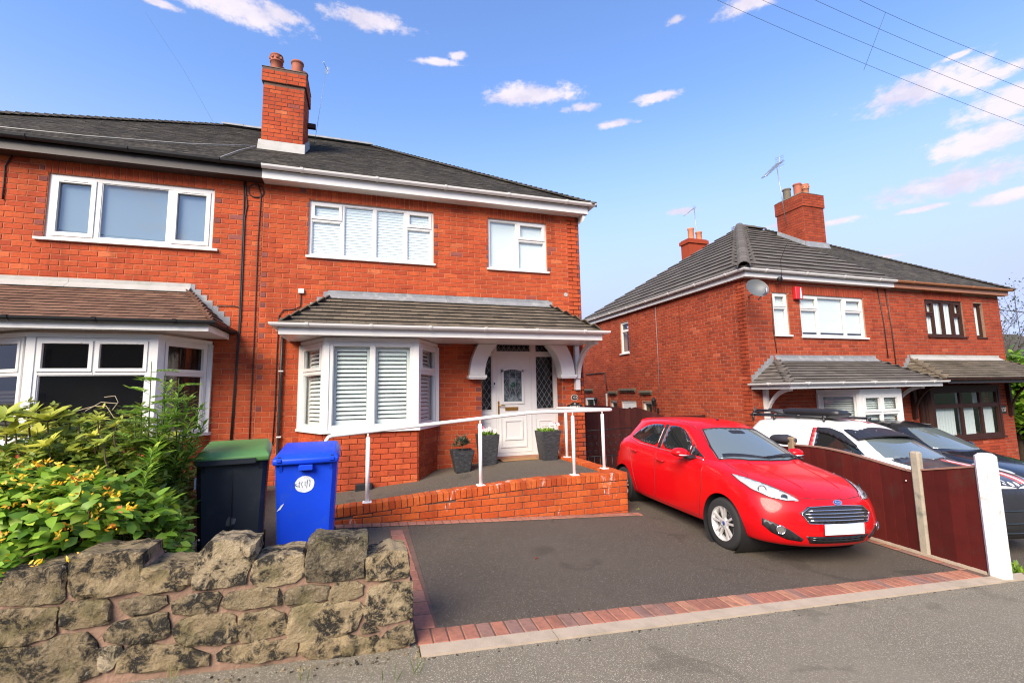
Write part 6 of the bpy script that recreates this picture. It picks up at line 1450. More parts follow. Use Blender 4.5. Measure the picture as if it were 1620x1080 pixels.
def car_mesh(cage, mat, wheels, rw, arch):
    n = len(cage[0]); loop = 2*n-2; vs = []; fs = []
    for l in cage: vs += [(-x, y, z) for (x, y, z) in l] + [(x, y, z) for (x, y, z) in l[-2:0:-1]]
    for k in range(len(cage)-1):
        for i in range(loop): fs.append((k*loop+i, k*loop+(i+1) % loop, (k+1)*loop+(i+1) % loop, (k+1)*loop+i))
    for base, flip in ((0, True), ((len(cage)-1)*loop, False)):
        for i in range(n-1):
            q = [base+i, base+i+1, base+(loop-i-1) % loop, base+(loop-i) % loop]; q = list(dict.fromkeys(q)); fs.append(tuple(q[::-1] if flip else q))
    me = bpy.data.meshes.new('cage'); me.from_pydata(vs, [], fs); bm = bmesh.new(); bm.from_mesh(me); bmesh.ops.recalc_face_normals(bm, faces=bm.faces)
    cl = bm.edges.layers.float.new('crease_edge'); bm.verts.ensure_lookup_table()
    for e in bm.edges:
        a, b = e.verts[0].index, e.verts[1].index
        if a//loop == b//loop:
            i_, j_ = sorted((min(a % loop, loop-a % loop), min(b % loop, loop-b % loop)))
            e[cl] = {4: .62 if i_ >= 3 and j_ <= 9 else .25, 2: .3, 7: .55, 9: .5 if i_ >= 3 else .2}.get(a//loop, 0)
    bm.to_mesh(me); bm.free()
    o = bpy.data.objects.new('cage', me); COL.objects.link(o); s = o.modifiers.new('s', 'SUBSURF'); s.levels = s.render_levels = 3
    cut = []
    for (y, z) in wheels:
        m = MB(); m.lathe([(0, -1.2), (arch, -1.2), (arch, 1.2), (0, 1.2)], (0, y, z), 40, axis='x'); c = bpy.data.objects.new('cut', m.mesh('cut', True)); COL.objects.link(c); cut.append(c)
        b = o.modifiers.new('b', 'BOOLEAN'); b.operation = 'DIFFERENCE'; b.object = c; b.solver = 'EXACT'
    bpy.context.view_layer.update(); dg = bpy.context.evaluated_depsgraph_get(); ev = o.evaluated_get(dg); res = bpy.data.meshes.new_from_object(ev)
    s2 = [m_ for m_ in o.modifiers if m_.type == 'BOOLEAN']
    for b in s2: o.modifiers.remove(b)
    bpy.context.view_layer.update(); dg = bpy.context.evaluated_depsgraph_get(); solid = bpy.data.meshes.new_from_object(o.evaluated_get(dg))
    bm = bmesh.new(); bm.from_mesh(solid); tree = BVHTree.FromBMesh(bm); bm.free()
    for c in cut+[o]: bpy.data.objects.remove(c)
    res.materials.clear(); res.materials.append(mat); res.name = 'body'
    res.polygons.foreach_set('use_smooth', [True]*len(res.polygons))
    for p in res.polygons:                         # wheel-arch walls stay flat-shaded
        c = p.center
        if any(abs(math.hypot(c.y-y, c.z-z)-arch) < .004 for (y, z) in wheels) or abs(c.x) < .2 and False: p.use_smooth = False
    try: res.set_sharp_from_angle(angle=R(38))
    except Exception: pass
    return res, tree
def newell(P):
    n = V((0, 0, 0))
    for a, b in zip(P, P[1:]+P[:1]): n += V(((a.y-b.y)*(a.z+b.z), (a.z-b.z)*(a.x+b.x), (a.x-b.x)*(a.y+b.y)))
    return n.normalized()
def patch(tree, P, off=.004, step=.04, smooth=1, skirt=.012, toward=None):
    """a thin shell lying on the body inside the outline P (points near the surface)"""
    P = [V(p) for p in P]; n = newell(P); c = sum(P, V((0, 0, 0)))/len(P)
    if toward is not None and n.dot(V(toward)) < 0: n = -n
    u = n.orthogonal().normalized(); w = n.cross(u); P2 = [V(((p-c).dot(u), (p-c).dot(w))) for p in P]
    if sum(a.x*b.y-b.x*a.y for a, b in zip(P2, P2[1:]+P2[:1])) < 0: P2.reverse()
    if smooth: P2 = chaikin(P2, smooth)
    bm = fill_grid(P2, step); bd = [e for e in bm.edges if e.is_boundary]; nr = {}
    for v in bm.verts:
        p = c+u*v.co.x+w*v.co.y; h = tree.ray_cast(p+n*.6, -n, 1.2)
        if h[0] is None: h = tree.find_nearest(p)
        nn = h[1] if h[1].dot(n) > 0 else -h[1]; v.co = h[0]+nn*off; nr[v] = nn
    if skirt:
        ex = bmesh.ops.extrude_edge_only(bm, edges=bd)
        for g in ex['geom']:
            if isinstance(g, bmesh.types.BMVert): g.co -= n*skirt
    for f in bm.faces: f.smooth = True
    bmesh.ops.recalc_face_normals(bm, faces=bm.faces[:]); me = bpy.data.meshes.new('p'); bm.to_mesh(me); bm.free(); return me
def on_body(tree, P, off=.002):
    out = []
    for p in P:
        h = tree.find_nearest(V(p)); out.append(h[0]+h[1]*off)
    return out
def seam(t, tree, P, mat, r=.0035, name='panel_gap', off=-.001, n=6):
    Q = []; P = [V(p) for p in P]
    for a, b in zip(P, P[1:]): Q += [a.lerp(b, i/n) for i in range(n)]
    Q.append(P[-1]); m = MB(); m.tube(on_body(tree, Q, off), r, 5); return m.put(name, mat, t, local=True)
def mir(P): return [(-x, y, z) for (x, y, z) in P]
def wheel(t, x, y, r, side, rimmat, spokes=5):
    m = MB(); w = .095; m.lathe([(r*.66, -w), (r*.86, -w*1.02), (r*.96, -w*.9), (r, -w*.55), (r, w*.55), (r*.96, w*.9), (r*.86, w*1.02), (r*.66, w)], (x, y, r), 36, axis='x'); wh = m.put('wheel', M_tyre, t, local=True)
    s = side; m = MB(); R1 = r*.665
    m.lathe([(R1+.006, s*w*.98), (R1, s*w*1.0), (R1-.012, s*w*.92), (R1-.03, s*w*.2), (R1-.03, -s*w*.6)], (x, y, r), 36, axis='x')
    m.lathe([(.0, s*w*.80), (.032, s*w*.82), (.06, s*w*.74), (.075, s*w*.6), (0, s*w*.5)], (x, y, r), 24, axis='x')
    for k in range(spokes):
        for d in (-.13, .13):
            a0, a1 = 2*math.pi*k/spokes+.3+d*1.5, 2*math.pi*k/spokes+.3+d*1.55; q = []
            for (rr, a, hw, dx) in ((.055, a0, .010, .80), (R1-.008, a1, .013, .93)):
                for (e, f) in ((-1, 0), (1, 0), (1, 1), (-1, 1)):
                    ca, sa_ = math.cos(a), math.sin(a); q.append((x+s*w*(dx-(.28 if f else 0)), y+rr*ca-e*hw*sa_, r+rr*sa_+e*hw*ca))
            m.add(q, [(0, 1, 5, 4), (1, 2, 6, 5), (2, 3, 7, 6), (3, 0, 4, 7)])
    m.put('rim', rimmat, wh, local=True)
    m = MB(); m.lathe([(0, s*w*.3), (R1-.035, s*w*.3), (R1-.035, s*w*.28), (0, s*w*.28)], (x, y, r), 24, axis='x'); m.put('brake_disc', M_blackpl, wh, local=True)
    m = MB(); m.lathe([(0, s*w*.84), (.026, s*w*.83), (.028, s*w*.78)], (x, y, r), 16, axis='x'); m.put('hub_cap', M_badge, wh, local=True)
    for k in range(5): a = 2*math.pi*k/5; m = MB(); m.lathe([(0, s*w*.76), (.008, s*w*.76), (.008, s*w*.6)], (x, y+.046*math.cos(a), r+.046*math.sin(a)), 8, axis='x'); m.put('wheel_nut', M_steel, wh, local=True)
def place(t, x, y, z, rz, s, roll=.05, pitch=0.):
    t.location = (x, y, z); t.rotation_euler = (pitch, roll, rz); t.scale = (s, s, s)
def ell(c, r, n=14, k=9, f=None):
    m = MB(); m.lathe([(math.sin(math.pi*i/k), -math.cos(math.pi*i/k)) for i in range(k+1)], (0, 0, 0), n); m.v = [(c[0]+x*r[0], c[1]+y*r[1], c[2]+z*r[2]) for (x, y, z) in m.v]
    if f: m.v = [f(p) for p in m.v]
    return m
WH = [(.83, .30), (3.32, .30)]
red = thing('car', 'bright red five door hatchback parked on the drive beside the ramp wall', 'car', (0, 0, 0), 0, None)
CAGE = car_cage(); bme, BT = car_mesh(CAGE, M_red, WH, .3, .345)
o = put('body', bme, M_red, red, local=True)
def PT(name, P, mat, both=True, t=None, tree=None, parent=None, **kw):
    t = parent or t or red; tree = tree or BT; put(name, patch(tree, P, **kw), mat, t, local=True)
    if both: put(name, patch(tree, mir(P), **kw), mat, t, local=True)
for (y, z) in WH:
    m = MB(); m.lathe([(.34, -.86), (.34, .86)], (0, y, z), 40, axis='x'); m.lathe([(.343, -.55), (0, -.55)], (0, y, z), 24, axis='x'); m.lathe([(.343, .55), (0, .55)], (0, y, z), 24, axis='x'); m.put('arch_liner', M_blackpl, red, local=True, recalc=False)
    for s in (-1, 1): wheel(red, s*.755, y, .298, s, M_alu)
# glass
PT('windscreen', [(-.645, 1.13, 1.0), (-.3, .99, 1.0), (0, .965, 1.0), (.3, .99, 1.0), (.645, 1.13, 1.0), (.59, 1.36, 1.14), (.46, 1.70, 1.355), (.3, 1.665, 1.385), (0, 1.65, 1.395), (-.3, 1.665, 1.385), (-.46, 1.70, 1.355), (-.59, 1.36, 1.14)], M_screen, False, toward=(0, -1, .6), step=.06)
WSO = [(-.645, 1.13, 1.0), (-.3, .99, 1.0), (0, .965, 1.0), (.3, .99, 1.0), (.645, 1.13, 1.0), (.59, 1.36, 1.14), (.46, 1.70, 1.355), (.3, 1.665, 1.385), (0, 1.65, 1.395), (-.3, 1.665, 1.385), (-.46, 1.70, 1.355), (-.59, 1.36, 1.14)]
seam(red, BT, [(x*.985, y, z) for (x, y, z) in WSO+WSO[:1]], M_blackpl, .011, 'windscreen_seal', .001)
put('rear_view_mirror', patch(BT, [(-.12, 1.60, 1.35), (.12, 1.60, 1.35), (.12, 1.52, 1.30), (-.12, 1.52, 1.30)], off=.006, toward=(0, -1, .6)), M_blackpl, red, local=True)
put('dashboard_edge', patch(BT, [(-.58, 1.12, 1.02), (0, .985, 1.015), (.58, 1.12, 1.02), (.55, 1.19, 1.055), (0, 1.03, 1.045), (-.55, 1.19, 1.055)], off=.005, toward=(0, -1, .6), smooth=0), M_blackpl, red, local=True)
PT('front_door_window', [(-.74, 1.60, 1.02), (-.74, 2.27, 1.03), (-.60, 2.27, 1.37), (-.58, 2.05, 1.365), (-.60, 1.9, 1.33), (-.67, 1.62, 1.16)], M_carglass, toward=(-1, 0, .2), step=.06)
PT('quarter_window', [(-.74, 1.30, 1.015), (-.74, 1.55, 1.02), (-.68, 1.55, 1.12)], M_carglass, toward=(-1, 0, .2), step=.05, smooth=0)
PT('rear_door_window', [(-.74, 2.39, 1.035), (-.74, 2.85, 1.06), (-.70, 3.28, 1.115), (-.66, 3.20, 1.20), (-.60, 2.95, 1.32), (-.59, 2.7, 1.365), (-.60, 2.39, 1.372)], M_carglass, toward=(-1, 0, .2), step=.06)
PT('rear_window', [(-.5, 3.62, 1.16), (.5, 3.62, 1.16), (.42, 3.5, 1.34), (-.42, 3.5, 1.34)], M_carglass, False, toward=(0, 1, .3), step=.06)
PT('door_pillar', [(-.74, 2.285, 1.015), (-.74, 2.375, 1.02), (-.60, 2.375, 1.385), (-.60, 2.285, 1.385)], M_blackpl, toward=(-1, 0, .2), step=.06, smooth=0, off=.003)
PT('pillar_trim', [(-.74, 1.555, 1.01), (-.74, 1.595, 1.01), (-.66, 1.60, 1.16), (-.66, 1.555, 1.13)], M_blackpl, toward=(-1, 0, .2), step=.06, smooth=0, off=.003)
for s in (1, -1):
    f = (lambda P: P) if s > 0 else mir
    seam(red, BT, f([(-.76, 1.28, .995), (-.77, 1.6, 1.0), (-.77, 2.3, 1.01), (-.77, 2.9, 1.045), (-.73, 3.30, 1.10)]), M_chrome, .008, 'chrome_strip', .002)
    seam(red, BT, f([(-.62, 1.17, 1.02), (-.60, 1.36, 1.15), (-.5, 1.70, 1.36), (-.52, 1.9, 1.40)]), M_blackpl, .006)
    seam(red, BT, f([(-.83, 1.22, .93), (-.86, 1.20, .70), (-.86, 1.24, .45), (-.83, 1.30, .27)]), M_blackpl, .004)
    seam(red, BT, f([(-.80, 2.31, .99), (-.86, 2.31, .70), (-.86, 2.31, .45), (-.83, 2.33, .27)]), M_blackpl, .004)
    seam(red, BT, f([(-.78, 3.22, 1.06), (-.86, 3.05, .80), (-.87, 2.98, .62), (-.86, 2.90, .40), (-.83, 2.86, .28)]), M_blackpl, .004)
    seam(red, BT, f([(-.83, 1.30, .275), (-.83, 1.9, .265), (-.83, 2.84, .28)]), M_blackpl, .004)
    seam(red, BT, f([(-.60, 1.12, 1.0), (-.66, .85, .955), (-.63, .65, .915), (-.70, .56, .87)]), M_blackpl, .0045)
    seam(red, BT, f([(-.50, 1.78, 1.43), (-.52, 2.2, 1.455), (-.51, 2.7, 1.455), (-.47, 3.2, 1.44)]), M_blackpl, .005, 'roof_gutter')
    PT('headlight', f([(-.44, .10, .725), (-.56, .165, .70), (-.68, .27, .715), (-.765, .43, .77), (-.775, .62, .84), (-.76, .76, .895), (-.73, .68, .885), (-.66, .50, .845), (-.56, .30, .795), (-.47, .16, .755)]), M_lamp, False, toward=(-s, -1, .3), step=.035, off=.005)
    hl = [o_ for o_ in red.children if o_.name.startswith('headlight')][-1]
    m = MB(); e = on_body(BT, f([(-.56, .185, .735), (-.69, .36, .775)]), .004)
    for c, r in ((e[1], .040), (e[0], .030)):
        nd = V((-s*.55, -.8, .25)).normalized(); u = nd.orthogonal().normalized(); w_ = nd.cross(u); m.tube([c+(u*math.cos(2*math.pi*i/16)+w_*math.sin(2*math.pi*i/16))*r+nd*.004 for i in range(17)], .006, 5); m.add([c+(u*math.cos(2*math.pi*i/12)+w_*math.sin(2*math.pi*i/12))*r*.8+nd*.005 for i in range(12)], [tuple(range(12))])
    m.put('reflector', M_carglass, hl, local=True)
    seam(red, BT, f([(-.44, .10, .72), (-.56, .165, .695), (-.68, .27, .71), (-.77, .43, .765), (-.785, .62, .84), (-.765, .77, .90)]), M_blackpl, .005, 'lamp_seal', .002)
    seam(red, BT, f([(-.44, .10, .735), (-.56, .30, .80), (-.66, .50, .85), (-.74, .70, .892)]), M_blackpl, .005, 'lamp_seal', .002)
    PT('fog_light_recess', f([(-.79, .27, .50), (-.72, .18, .47), (-.60, .09, .41), (-.47, .04, .315), (-.49, .05, .285), (-.62, .11, .30), (-.73, .2, .36), (-.79, .27, .43)]), M_blackpl, False, toward=(-s, -1, 0), step=.04, smooth=0)
    c = on_body(BT, f([(-.665, .14, .40)]), .006)[0]; nd = V((-s*.45, -.9, 0)).normalized(); u = nd.orthogonal().normalized(); w_ = nd.cross(u); m = MB(); m.tube([c+(u*math.cos(2*math.pi*i/16)+w_*math.sin(2*math.pi*i/16))*.042+nd*.006 for i in range(17)], .007, 5); m.add([c+(u*math.cos(2*math.pi*i/12)+w_*math.sin(2*math.pi*i/12))*.036+nd*.009 for i in range(12)], [tuple(range(12))]); m.put('fog_light', M_chrome, red, local=True)
    PT('tail_light', f([(-.72, 3.62, 1.10), (-.80, 3.50, 1.05), (-.84, 3.52, .86), (-.78, 3.74, .84), (-.68, 3.74, .95)]), M_redlamp, False, toward=(-s, 1, 0), step=.05)
    for y, z in ((2.14, .865), (2.92, .92)):
        a, b = on_body(BT, f([(-.86, y-.09, z-.005), (-.86, y+.09, z+.008)]), .0)
        m = MB(); d_ = V((-s, 0, 0)); m.tube([a, a+d_*.028+V((0, .02, 0)), (a+b)/2+d_*.036, b+d_*.028-V((0, .02, 0)), b], [.010, .014, .015, .014, .010], 8); m.put('door_handle', M_red, red, local=True)
    m = ell((0, 0, 0), (.115, .085, .068), 16, 10); bmv = [(s*(-.955)+x*1.0, 1.50+y+(.03 if y > 0 else 0), 1.045+z*(1.0 if z > 0 else .8)) for (x, y, z) in m.v]; m.v = bmv; mr = m.put('door_mirror', M_red, red, local=True)
    m = MB(); m.tube([(-s*.76, 1.46, 1.0), (-s*.84, 1.48, .985), (-s*.90, 1.49, 1.0)], [.035, .03, .035], 8); m.put('mirror_arm', M_blackpl, mr, local=True)
    m = MB(); m.tube([(-s*1.02, 1.432, 1.025), (-s*.95, 1.414, 1.022), (-s*.88, 1.43, 1.02)], .010, 6); m.put('indicator', M_lamp, mr, local=True)
# bonnet shut line, grille, plate, badge
seam(red, BT, [(-.70, .56, .87), (-.62, .44, .84), (-.52, .25, .79), (-.42, .13, .745), (-.2, .075, .735), (0, .06, .732), (.2, .075, .735), (.42, .13, .745), (.52, .25, .79), (.62, .44, .84), (.70, .56, .87)], M_blackpl, .0045)
for s in (-1, 1): seam(red, BT, [(s*.36, .95, .99), (s*.30, .6, .92), (s*.24, .2, .80)], M_red, .006, 'bonnet_crease', .0)
GR = [(-.47, .035, .585), (-.37, .03, .655), (0, .02, .668), (.37, .03, .655), (.47, .035, .585), (.40, .02, .485), (0, .0, .475), (-.40, .02, .485)]
PT('grille', GR, M_blackpl, False, toward=(0, -1, 0), step=.05, smooth=0, off=.003); gr = [o_ for o_ in red.children if o_.name.startswith('grille')][-1]
seam(gr, BT, GR+GR[:1], M_chrome, .005, 'grille_surround', .006)
for k, z in enumerate((.515, .55, .585, .62)):
    hw = .40+.07*(z-.485)/.1 if z <= .585 else .47-.10*(z-.585)/.07; m = MB(); P = on_body(BT, [(-hw+.03+2*(hw-.03)*i/10, .01, z) for i in range(11)], .009); m.tube(P, .0065, 6); m.put('grille_bar', M_chrome, gr, local=True)
PT('lower_grille', [(-.42, .02, .345), (.42, .02, .345), (.36, .03, .265), (-.36, .03, .265)], M_blackpl, False, toward=(0, -1, 0), step=.06, smooth=0)
for z in (.288, .318): m = MB(); m.tube(on_body(BT, [(-.36+.72*i/8, .0, z) for i in range(9)], .008), .006, 5); m.put('lower_grille_bar', M_carglass, red, local=True)
m = MB(); m.rbox((-.262, -.030, .375), (.262, -.018, .486), .004); m.put('number_plate', M_plate, red, local=True)
c = on_body(BT, [(0, .03, .705)], .004)[0]; nd = V((0, -.93, .36)).normalized(); u = V((1, 0, 0)); w_ = nd.cross(u); m = MB(); n = 24
m.add([c+u*(.060*math.cos(2*math.pi*i/n))+w_*(.027*math.sin(2*math.pi*i/n))+nd*.006 for i in range(n)]+[c+u*(.060*math.cos(2*math.pi*i/n))+w_*(.027*math.sin(2*math.pi*i/n))-nd*.01 for i in range(n)], [tuple(range(n))]+[(i, (i+1) % n, n+(i+1) % n, n+i) for i in range(n)]); bd = m.put('badge', M_chrome, red, local=True)
m = MB(); m.add([c+u*(.052*math.cos(2*math.pi*i/n))+w_*(.021*math.sin(2*math.pi*i/n))+nd*.0075 for i in range(n)], [tuple(range(n))]); m.put('badge_centre', M_badge, bd, local=True)
def text_mesh(txt, size, depth=.0015):
    cu = bpy.data.curves.new('t', 'FONT'); cu.body = txt; cu.size = size; cu.extrude = depth; cu.align_x = 'CENTER'; cu.align_y = 'CENTER'; cu.resolution_u = 3
    o = bpy.data.objects.new('t', cu); COL.objects.link(o); bpy.context.view_layer.update(); me = bpy.data.meshes.new_from_object(o.evaluated_get(bpy.context.evaluated_depsgraph_get())); bpy.data.objects.remove(o); return me
tm = text_mesh('Ford', .034); tm.materials.clear(); tm.materials.append(M_chrome)
for v in tm.vertices: p = v.co.copy(); v.co = c+u*p.x*1.05+w_*(-1 if w_.z < 0 else 1)*p.y+nd*(.009+p.z)
o = put('badge_script', tm, M_chrome, bd, local=True)
for (x0, y0, x1, y1) in ((.42, 1.07, -.05, 1.015), (.62, 1.13, .25, 1.03)):
    m = MB(); P = on_body(BT, [(x0+(x1-x0)*i/6, y0+(y1-y0)*i/6, 1.03) for i in range(7)], .02); m.tube(P, .009, 5); m.tube([P[0], P[0]+V((.03, -.05, -.02))], .012, 6); m.put('wiper', M_blackpl, red, local=True)
m = MB(); a = on_body(BT, [(0, 1.95, 1.5)], .0)[0]; m.tube([a, a+V((0, .02, .015))], [.02, .012], 8); m.tube([a+V((0, .02, .015)), a+V((0, .40, .23))], [.004, .002], 5); m.put('aerial_mast', M_blackpl, red, local=True)
PT('roof_spoiler', [(-.44, 3.40, 1.42), (.44, 3.40, 1.42), (.40, 3.52, 1.40), (-.40, 3.52, 1.40)], M_red, False, toward=(0, .5, 1), step=.08, off=.02, skirt=.03)
place(red, 4.69, 3.63, -.262, R(-3.7), .957, .052)

# white car-derived van with roof rack behind the fence
van = thing('van', 'white small van with black bonnet, roof rack and sun visor behind the maroon fence', 'van', (0, 0, 0), 0, None)
def vt(Lv): return [[(x, y, z+(.13*(1-y/1.1) if y < 1.1 and z > .62 else 0)) if y < 2.2 else (x, 2.2+(y-2.2)*1.18, z+(.02 if z > 1.2 else 0)) for (x, y, z) in l] for l in Lv]
VC = car_cage(1.0, 1.06, 1.0, vt); VW = [(.85, .32), (3.5, .32)]; vme, VT = car_mesh(VC, M_vanw, VW, .32, .36)
put('body', vme, M_vanw, van, local=True)
for (y, z) in VW:
    m = MB(); m.lathe([(.355, -.86), (.355, .86)], (0, y, z), 40, axis='x'); m.lathe([(.358, -.55), (0, -.55)], (0, y, z), 24, axis='x'); m.lathe([(.358, .55), (0, .55)], (0, y, z), 24, axis='x'); m.put('arch_liner', M_blackpl, van, local=True, recalc=False)
    for s in (-1, 1): wheel(van, s*.755, y, .31, s, M_alu)
kv = dict(t=van, tree=VT); T6 = lambda P: [(x, y, (z+(.13*(1-y/1.1) if y < 1.1 and z > .62 else 0))*1.06) for (x, y, z) in P]
PT('windscreen', T6([(-.645, 1.13, 1.0), (-.3, .99, 1.0), (0, .965, 1.0), (.3, .99, 1.0), (.645, 1.13, 1.0), (.59, 1.36, 1.14), (.46, 1.70, 1.355), (.3, 1.665, 1.385), (0, 1.65, 1.395), (-.3, 1.665, 1.385), (-.46, 1.70, 1.355), (-.59, 1.36, 1.14)]), M_screen, False, toward=(0, -1, .6), step=.06, **kv)
PT('door_window', T6([(-.74, 1.36, 1.015), (-.74, 2.20, 1.02), (-.60, 2.22, 1.34), (-.60, 2.0, 1.345), (-.61, 1.82, 1.30), (-.67, 1.55, 1.14)]), M_carglass, toward=(-1, 0, .2), step=.06, **kv)
PT('door_edge', T6([(-.74, 2.22, 1.0), (-.74, 2.30, 1.0), (-.60, 2.31, 1.36), (-.60, 2.24, 1.36)]), M_redtrim, toward=(-1, 0, .2), step=.06, smooth=0, **kv)
PT('bonnet', T6([(-.62, 1.10, 1.0), (-.68, .8, .93), (-.6, .45, .85), (-.42, .12, .74), (0, .05, .72), (.42, .12, .74), (.6, .45, .85), (.68, .8, .93), (.62, 1.10, 1.0), (0, .95, .99)]), M_vanb, False, toward=(0, -.3, 1), step=.08, smooth=0, **kv)
PT('front_bumper', T6([(-.84, .5, .60), (-.78, .25, .64), (-.45, .03, .67), (.45, .03, .67), (.78, .25, .64), (.84, .5, .60), (.84, .5, .28), (.7, .2, .24), (.4, .04, .235), (-.4, .04, .235), (-.7, .2, .24), (-.84, .5, .28)]), M_blackpl, False, toward=(0, -1, 0), step=.07, smooth=0, off=.008, **kv)
for z in (.30, .42, .56): seam(van, VT, [(-.70, .2, z*1.06), (-.4, .03, z*1.06), (0, 0, z*1.06), (.4, .03, z*1.06), (.70, .2, z*1.06)], M_carglass, .012, 'bumper_strip', .008)
for s in (1, -1):
    f = (lambda P: P) if s > 0 else mir
    PT('headlight', T6(f([(-.42, .10, .71), (-.72, .33, .70), (-.80, .48, .76), (-.74, .52, .83), (-.6, .32, .80), (-.45, .16, .755)])), M_lamp, False, toward=(-s, -1, .3), step=.04, off=.010, **kv)
    PT('wind_deflector', T6(f([(-.67, 1.55, 1.15), (-.61, 1.82, 1.31), (-.60, 2.0, 1.365), (-.60, 2.22, 1.365), (-.61, 2.22, 1.28), (-.63, 1.98, 1.26), (-.66, 1.75, 1.18), (-.70, 1.5, 1.09)])), M_blackpl, False, toward=(-s, 0, .2), step=.05, off=.022, skirt=.02, smooth=0, **kv)
    m = ell((-s*.96, 1.50, 1.09), (.12, .07, .085), 16, 10); mr = m.put('door_mirror', M_blackpl, van, local=True); m = MB(); m.tube([(-s*.76, 1.46, 1.06), (-s*.9, 1.49, 1.06)], .03, 8); m.put('mirror_arm', M_blackpl, mr, local=True)
for (x0, x1, mt) in ((.13, .19, M_pinkstripe), (.215, .265, M_whitestripe), (.29, .35, M_pinkstripe)):
    PT('bonnet_stripe', T6([(x0, .95, .99), (x1, .95, .99), (x1, .10, .75), (x0, .10, .75)]), mt, False, toward=(0, -.3, 1), step=.08, smooth=0, off=.009, **kv)
    PT('roof_stripe', T6([(x0, 1.90, 1.46), (x1, 1.90, 1.46), (x1, 3.2, 1.46), (x0, 3.2, 1.46)]), mt, False, toward=(0, 0, 1), step=.1, smooth=0, off=.004, **kv)
PT('roof_panel', T6([(.08, 1.88, 1.46), (.40, 1.92, 1.45), (.40, 3.2, 1.46), (.08, 3.2, 1.46)]), M_vanb, False, toward=(0, 0, 1), step=.1, smooth=0, off=.002, **kv)
# sun visor over the windscreen
m = MB(); n = 12; top, bot = [], []
for i in range(n+1):
    x = -.60+1.20*i/n; e = (x/.6)**2; top.append((x*.93, 1.72+.10*e, 1.49-.045*e)); bot.append((x*1.08, 1.36+.17*e, 1.40-.075*e))
for a, b, c, d in zip(top, top[1:], bot[1:], bot): m.hexa([V(d)-V((0, 0, .02)), V(c)-V((0, 0, .02)), V(b)-V((0, 0, .02)), V(a)-V((0, 0, .02)), d, c, b, a])
vs_ = m.put('sun_visor', M_blackpl, van, local=True)
for x in (-.52, -.2, .2, .52): m = MB(); m.lathe([(.012, 0), (.012, .006), (0, .008)], (x, 1.56+.14*(x/.6)**2, 1.452-.06*(x/.6)**2), 8); m.put('visor_bolt', M_steel, vs_, local=True)
rk = thing('roof_rack', 'black roof rack with rolled awning box on top of the white van', 'roof rack', (0, 0, 0)); 
m = MB()
for x in (-.50, .50): m.tube([(x, 2.15, 1.62), (x, 3.75, 1.60)], .018, 8)
for y in (2.2, 2.7, 3.2, 3.7): m.tube([(-.52, y, 1.63), (.52, y, 1.63)], .016, 8)
for x in (-.5, .5):
    for y in (2.2, 3.2, 3.7): m.tube([(x, y, 1.48), (x, y, 1.63)], .02, 6)
m.put('rack_bars', M_blackpl, rk, local=True)
m = MB(); m.lathe([(0, 1.98), (.055, 2.0), (.075, 2.1), (.08, 2.2), (.08, 2.95), (.06, 3.05), (0, 3.07)], (-.40, 0, 1.685), 16, axis='y'); m.v = [(x if x < -.4 else -.4+(x+.4)*5, y, z) for (x, y, z) in m.v]; m.put('wind_fairing', M_blackpl, rk, local=True)
m = MB()
for (a, b) in (((-.48, 3.0, 1.66), (-.40, 3.7, 1.70)), ((-.3, 3.1, 1.7), (-.45, 3.75, 1.66)), ((-.46, 3.72, 1.62), (-.42, 3.72, 1.75)), ((-.2, 3.05, 1.68), (-.1, 3.7, 1.72)), ((.1, 3.0, 1.68), (.2, 3.7, 1.7))): m.tube([a, V(a).lerp(V(b), .5)+V((0, 0, .02)), b], .022, 7)
m.put('bike_carrier', M_bag, rk, local=True)
VP = (7.52, 3.52, -.49, R(-1), .97, .055)
place(van, *VP); place(rk, *VP)
bag = ell((FX+.02, 5.62, .80), (.09, .24, .075), 16, 10, lambda p: (p[0]+.012*noise.noise(V(p)*14), p[1], p[2]+.02*noise.noise(V(p)*11)))
tag(bag.put('rolled_bag', M_bag, None), 'rolled black bag lying over the fence beside the wooden post', 'bag')
# dark car at the neighbours' further drive
dk = thing('car', 'black car parked on the further drive beyond the white van', 'car', (0, 0, 0), 0, None)
dme, DT = car_mesh(car_cage(1.04, 1.05, 1.05), M_dark, [(.87, .32), (3.49, .32)], .32, .35)
put('body', dme, M_dark, dk, local=True); kd = dict(t=dk, tree=DT); T5 = lambda P: [(x*1.04, y*1.05, z*1.05) for (x, y, z) in P]
for y in (.87, 3.49):
    for s in (-1, 1): wheel(dk, s*.78, y, .31, s, M_alu)
PT('windscreen', T5([(-.645, 1.13, 1.0), (-.3, .99, 1.0), (0, .965, 1.0), (.3, .99, 1.0), (.645, 1.13, 1.0), (.59, 1.36, 1.14), (.46, 1.70, 1.355), (.3, 1.665, 1.385), (0, 1.65, 1.395), (-.3, 1.665, 1.385), (-.46, 1.70, 1.355), (-.59, 1.36, 1.14)]), M_screen, False, toward=(0, -1, .6), step=.06, **kd)
PT('door_window', T5([(-.74, 1.36, 1.015), (-.74, 3.2, 1.10), (-.60, 2.95, 1.32), (-.60, 2.0, 1.345), (-.61, 1.82, 1.30), (-.67, 1.55, 1.14)]), M_carglass, toward=(-1, 0, .2), step=.06, **kd)
for s in (1, -1):
    f = (lambda P: P) if s > 0 else mir
    PT('headlight', T5(f([(-.42, .10, .71), (-.72, .33, .70), (-.80, .48, .76), (-.74, .52, .83), (-.6, .32, .80), (-.45, .16, .755)])), M_lamp, False, toward=(-s, -1, .3), step=.04, off=.008, **kd)
    m = ell((-s*1.0, 1.56, 1.10), (.12, .07, .085), 16, 10); m.put('door_mirror', M_dark, dk, local=True)
    m = MB(); m.tube([(-s*.60, 2.0, 1.50), (-s*.62, 2.6, 1.53), (-s*.58, 3.4, 1.50)], .015, 6); m.put('roof_rail', M_blackpl, dk, local=True)
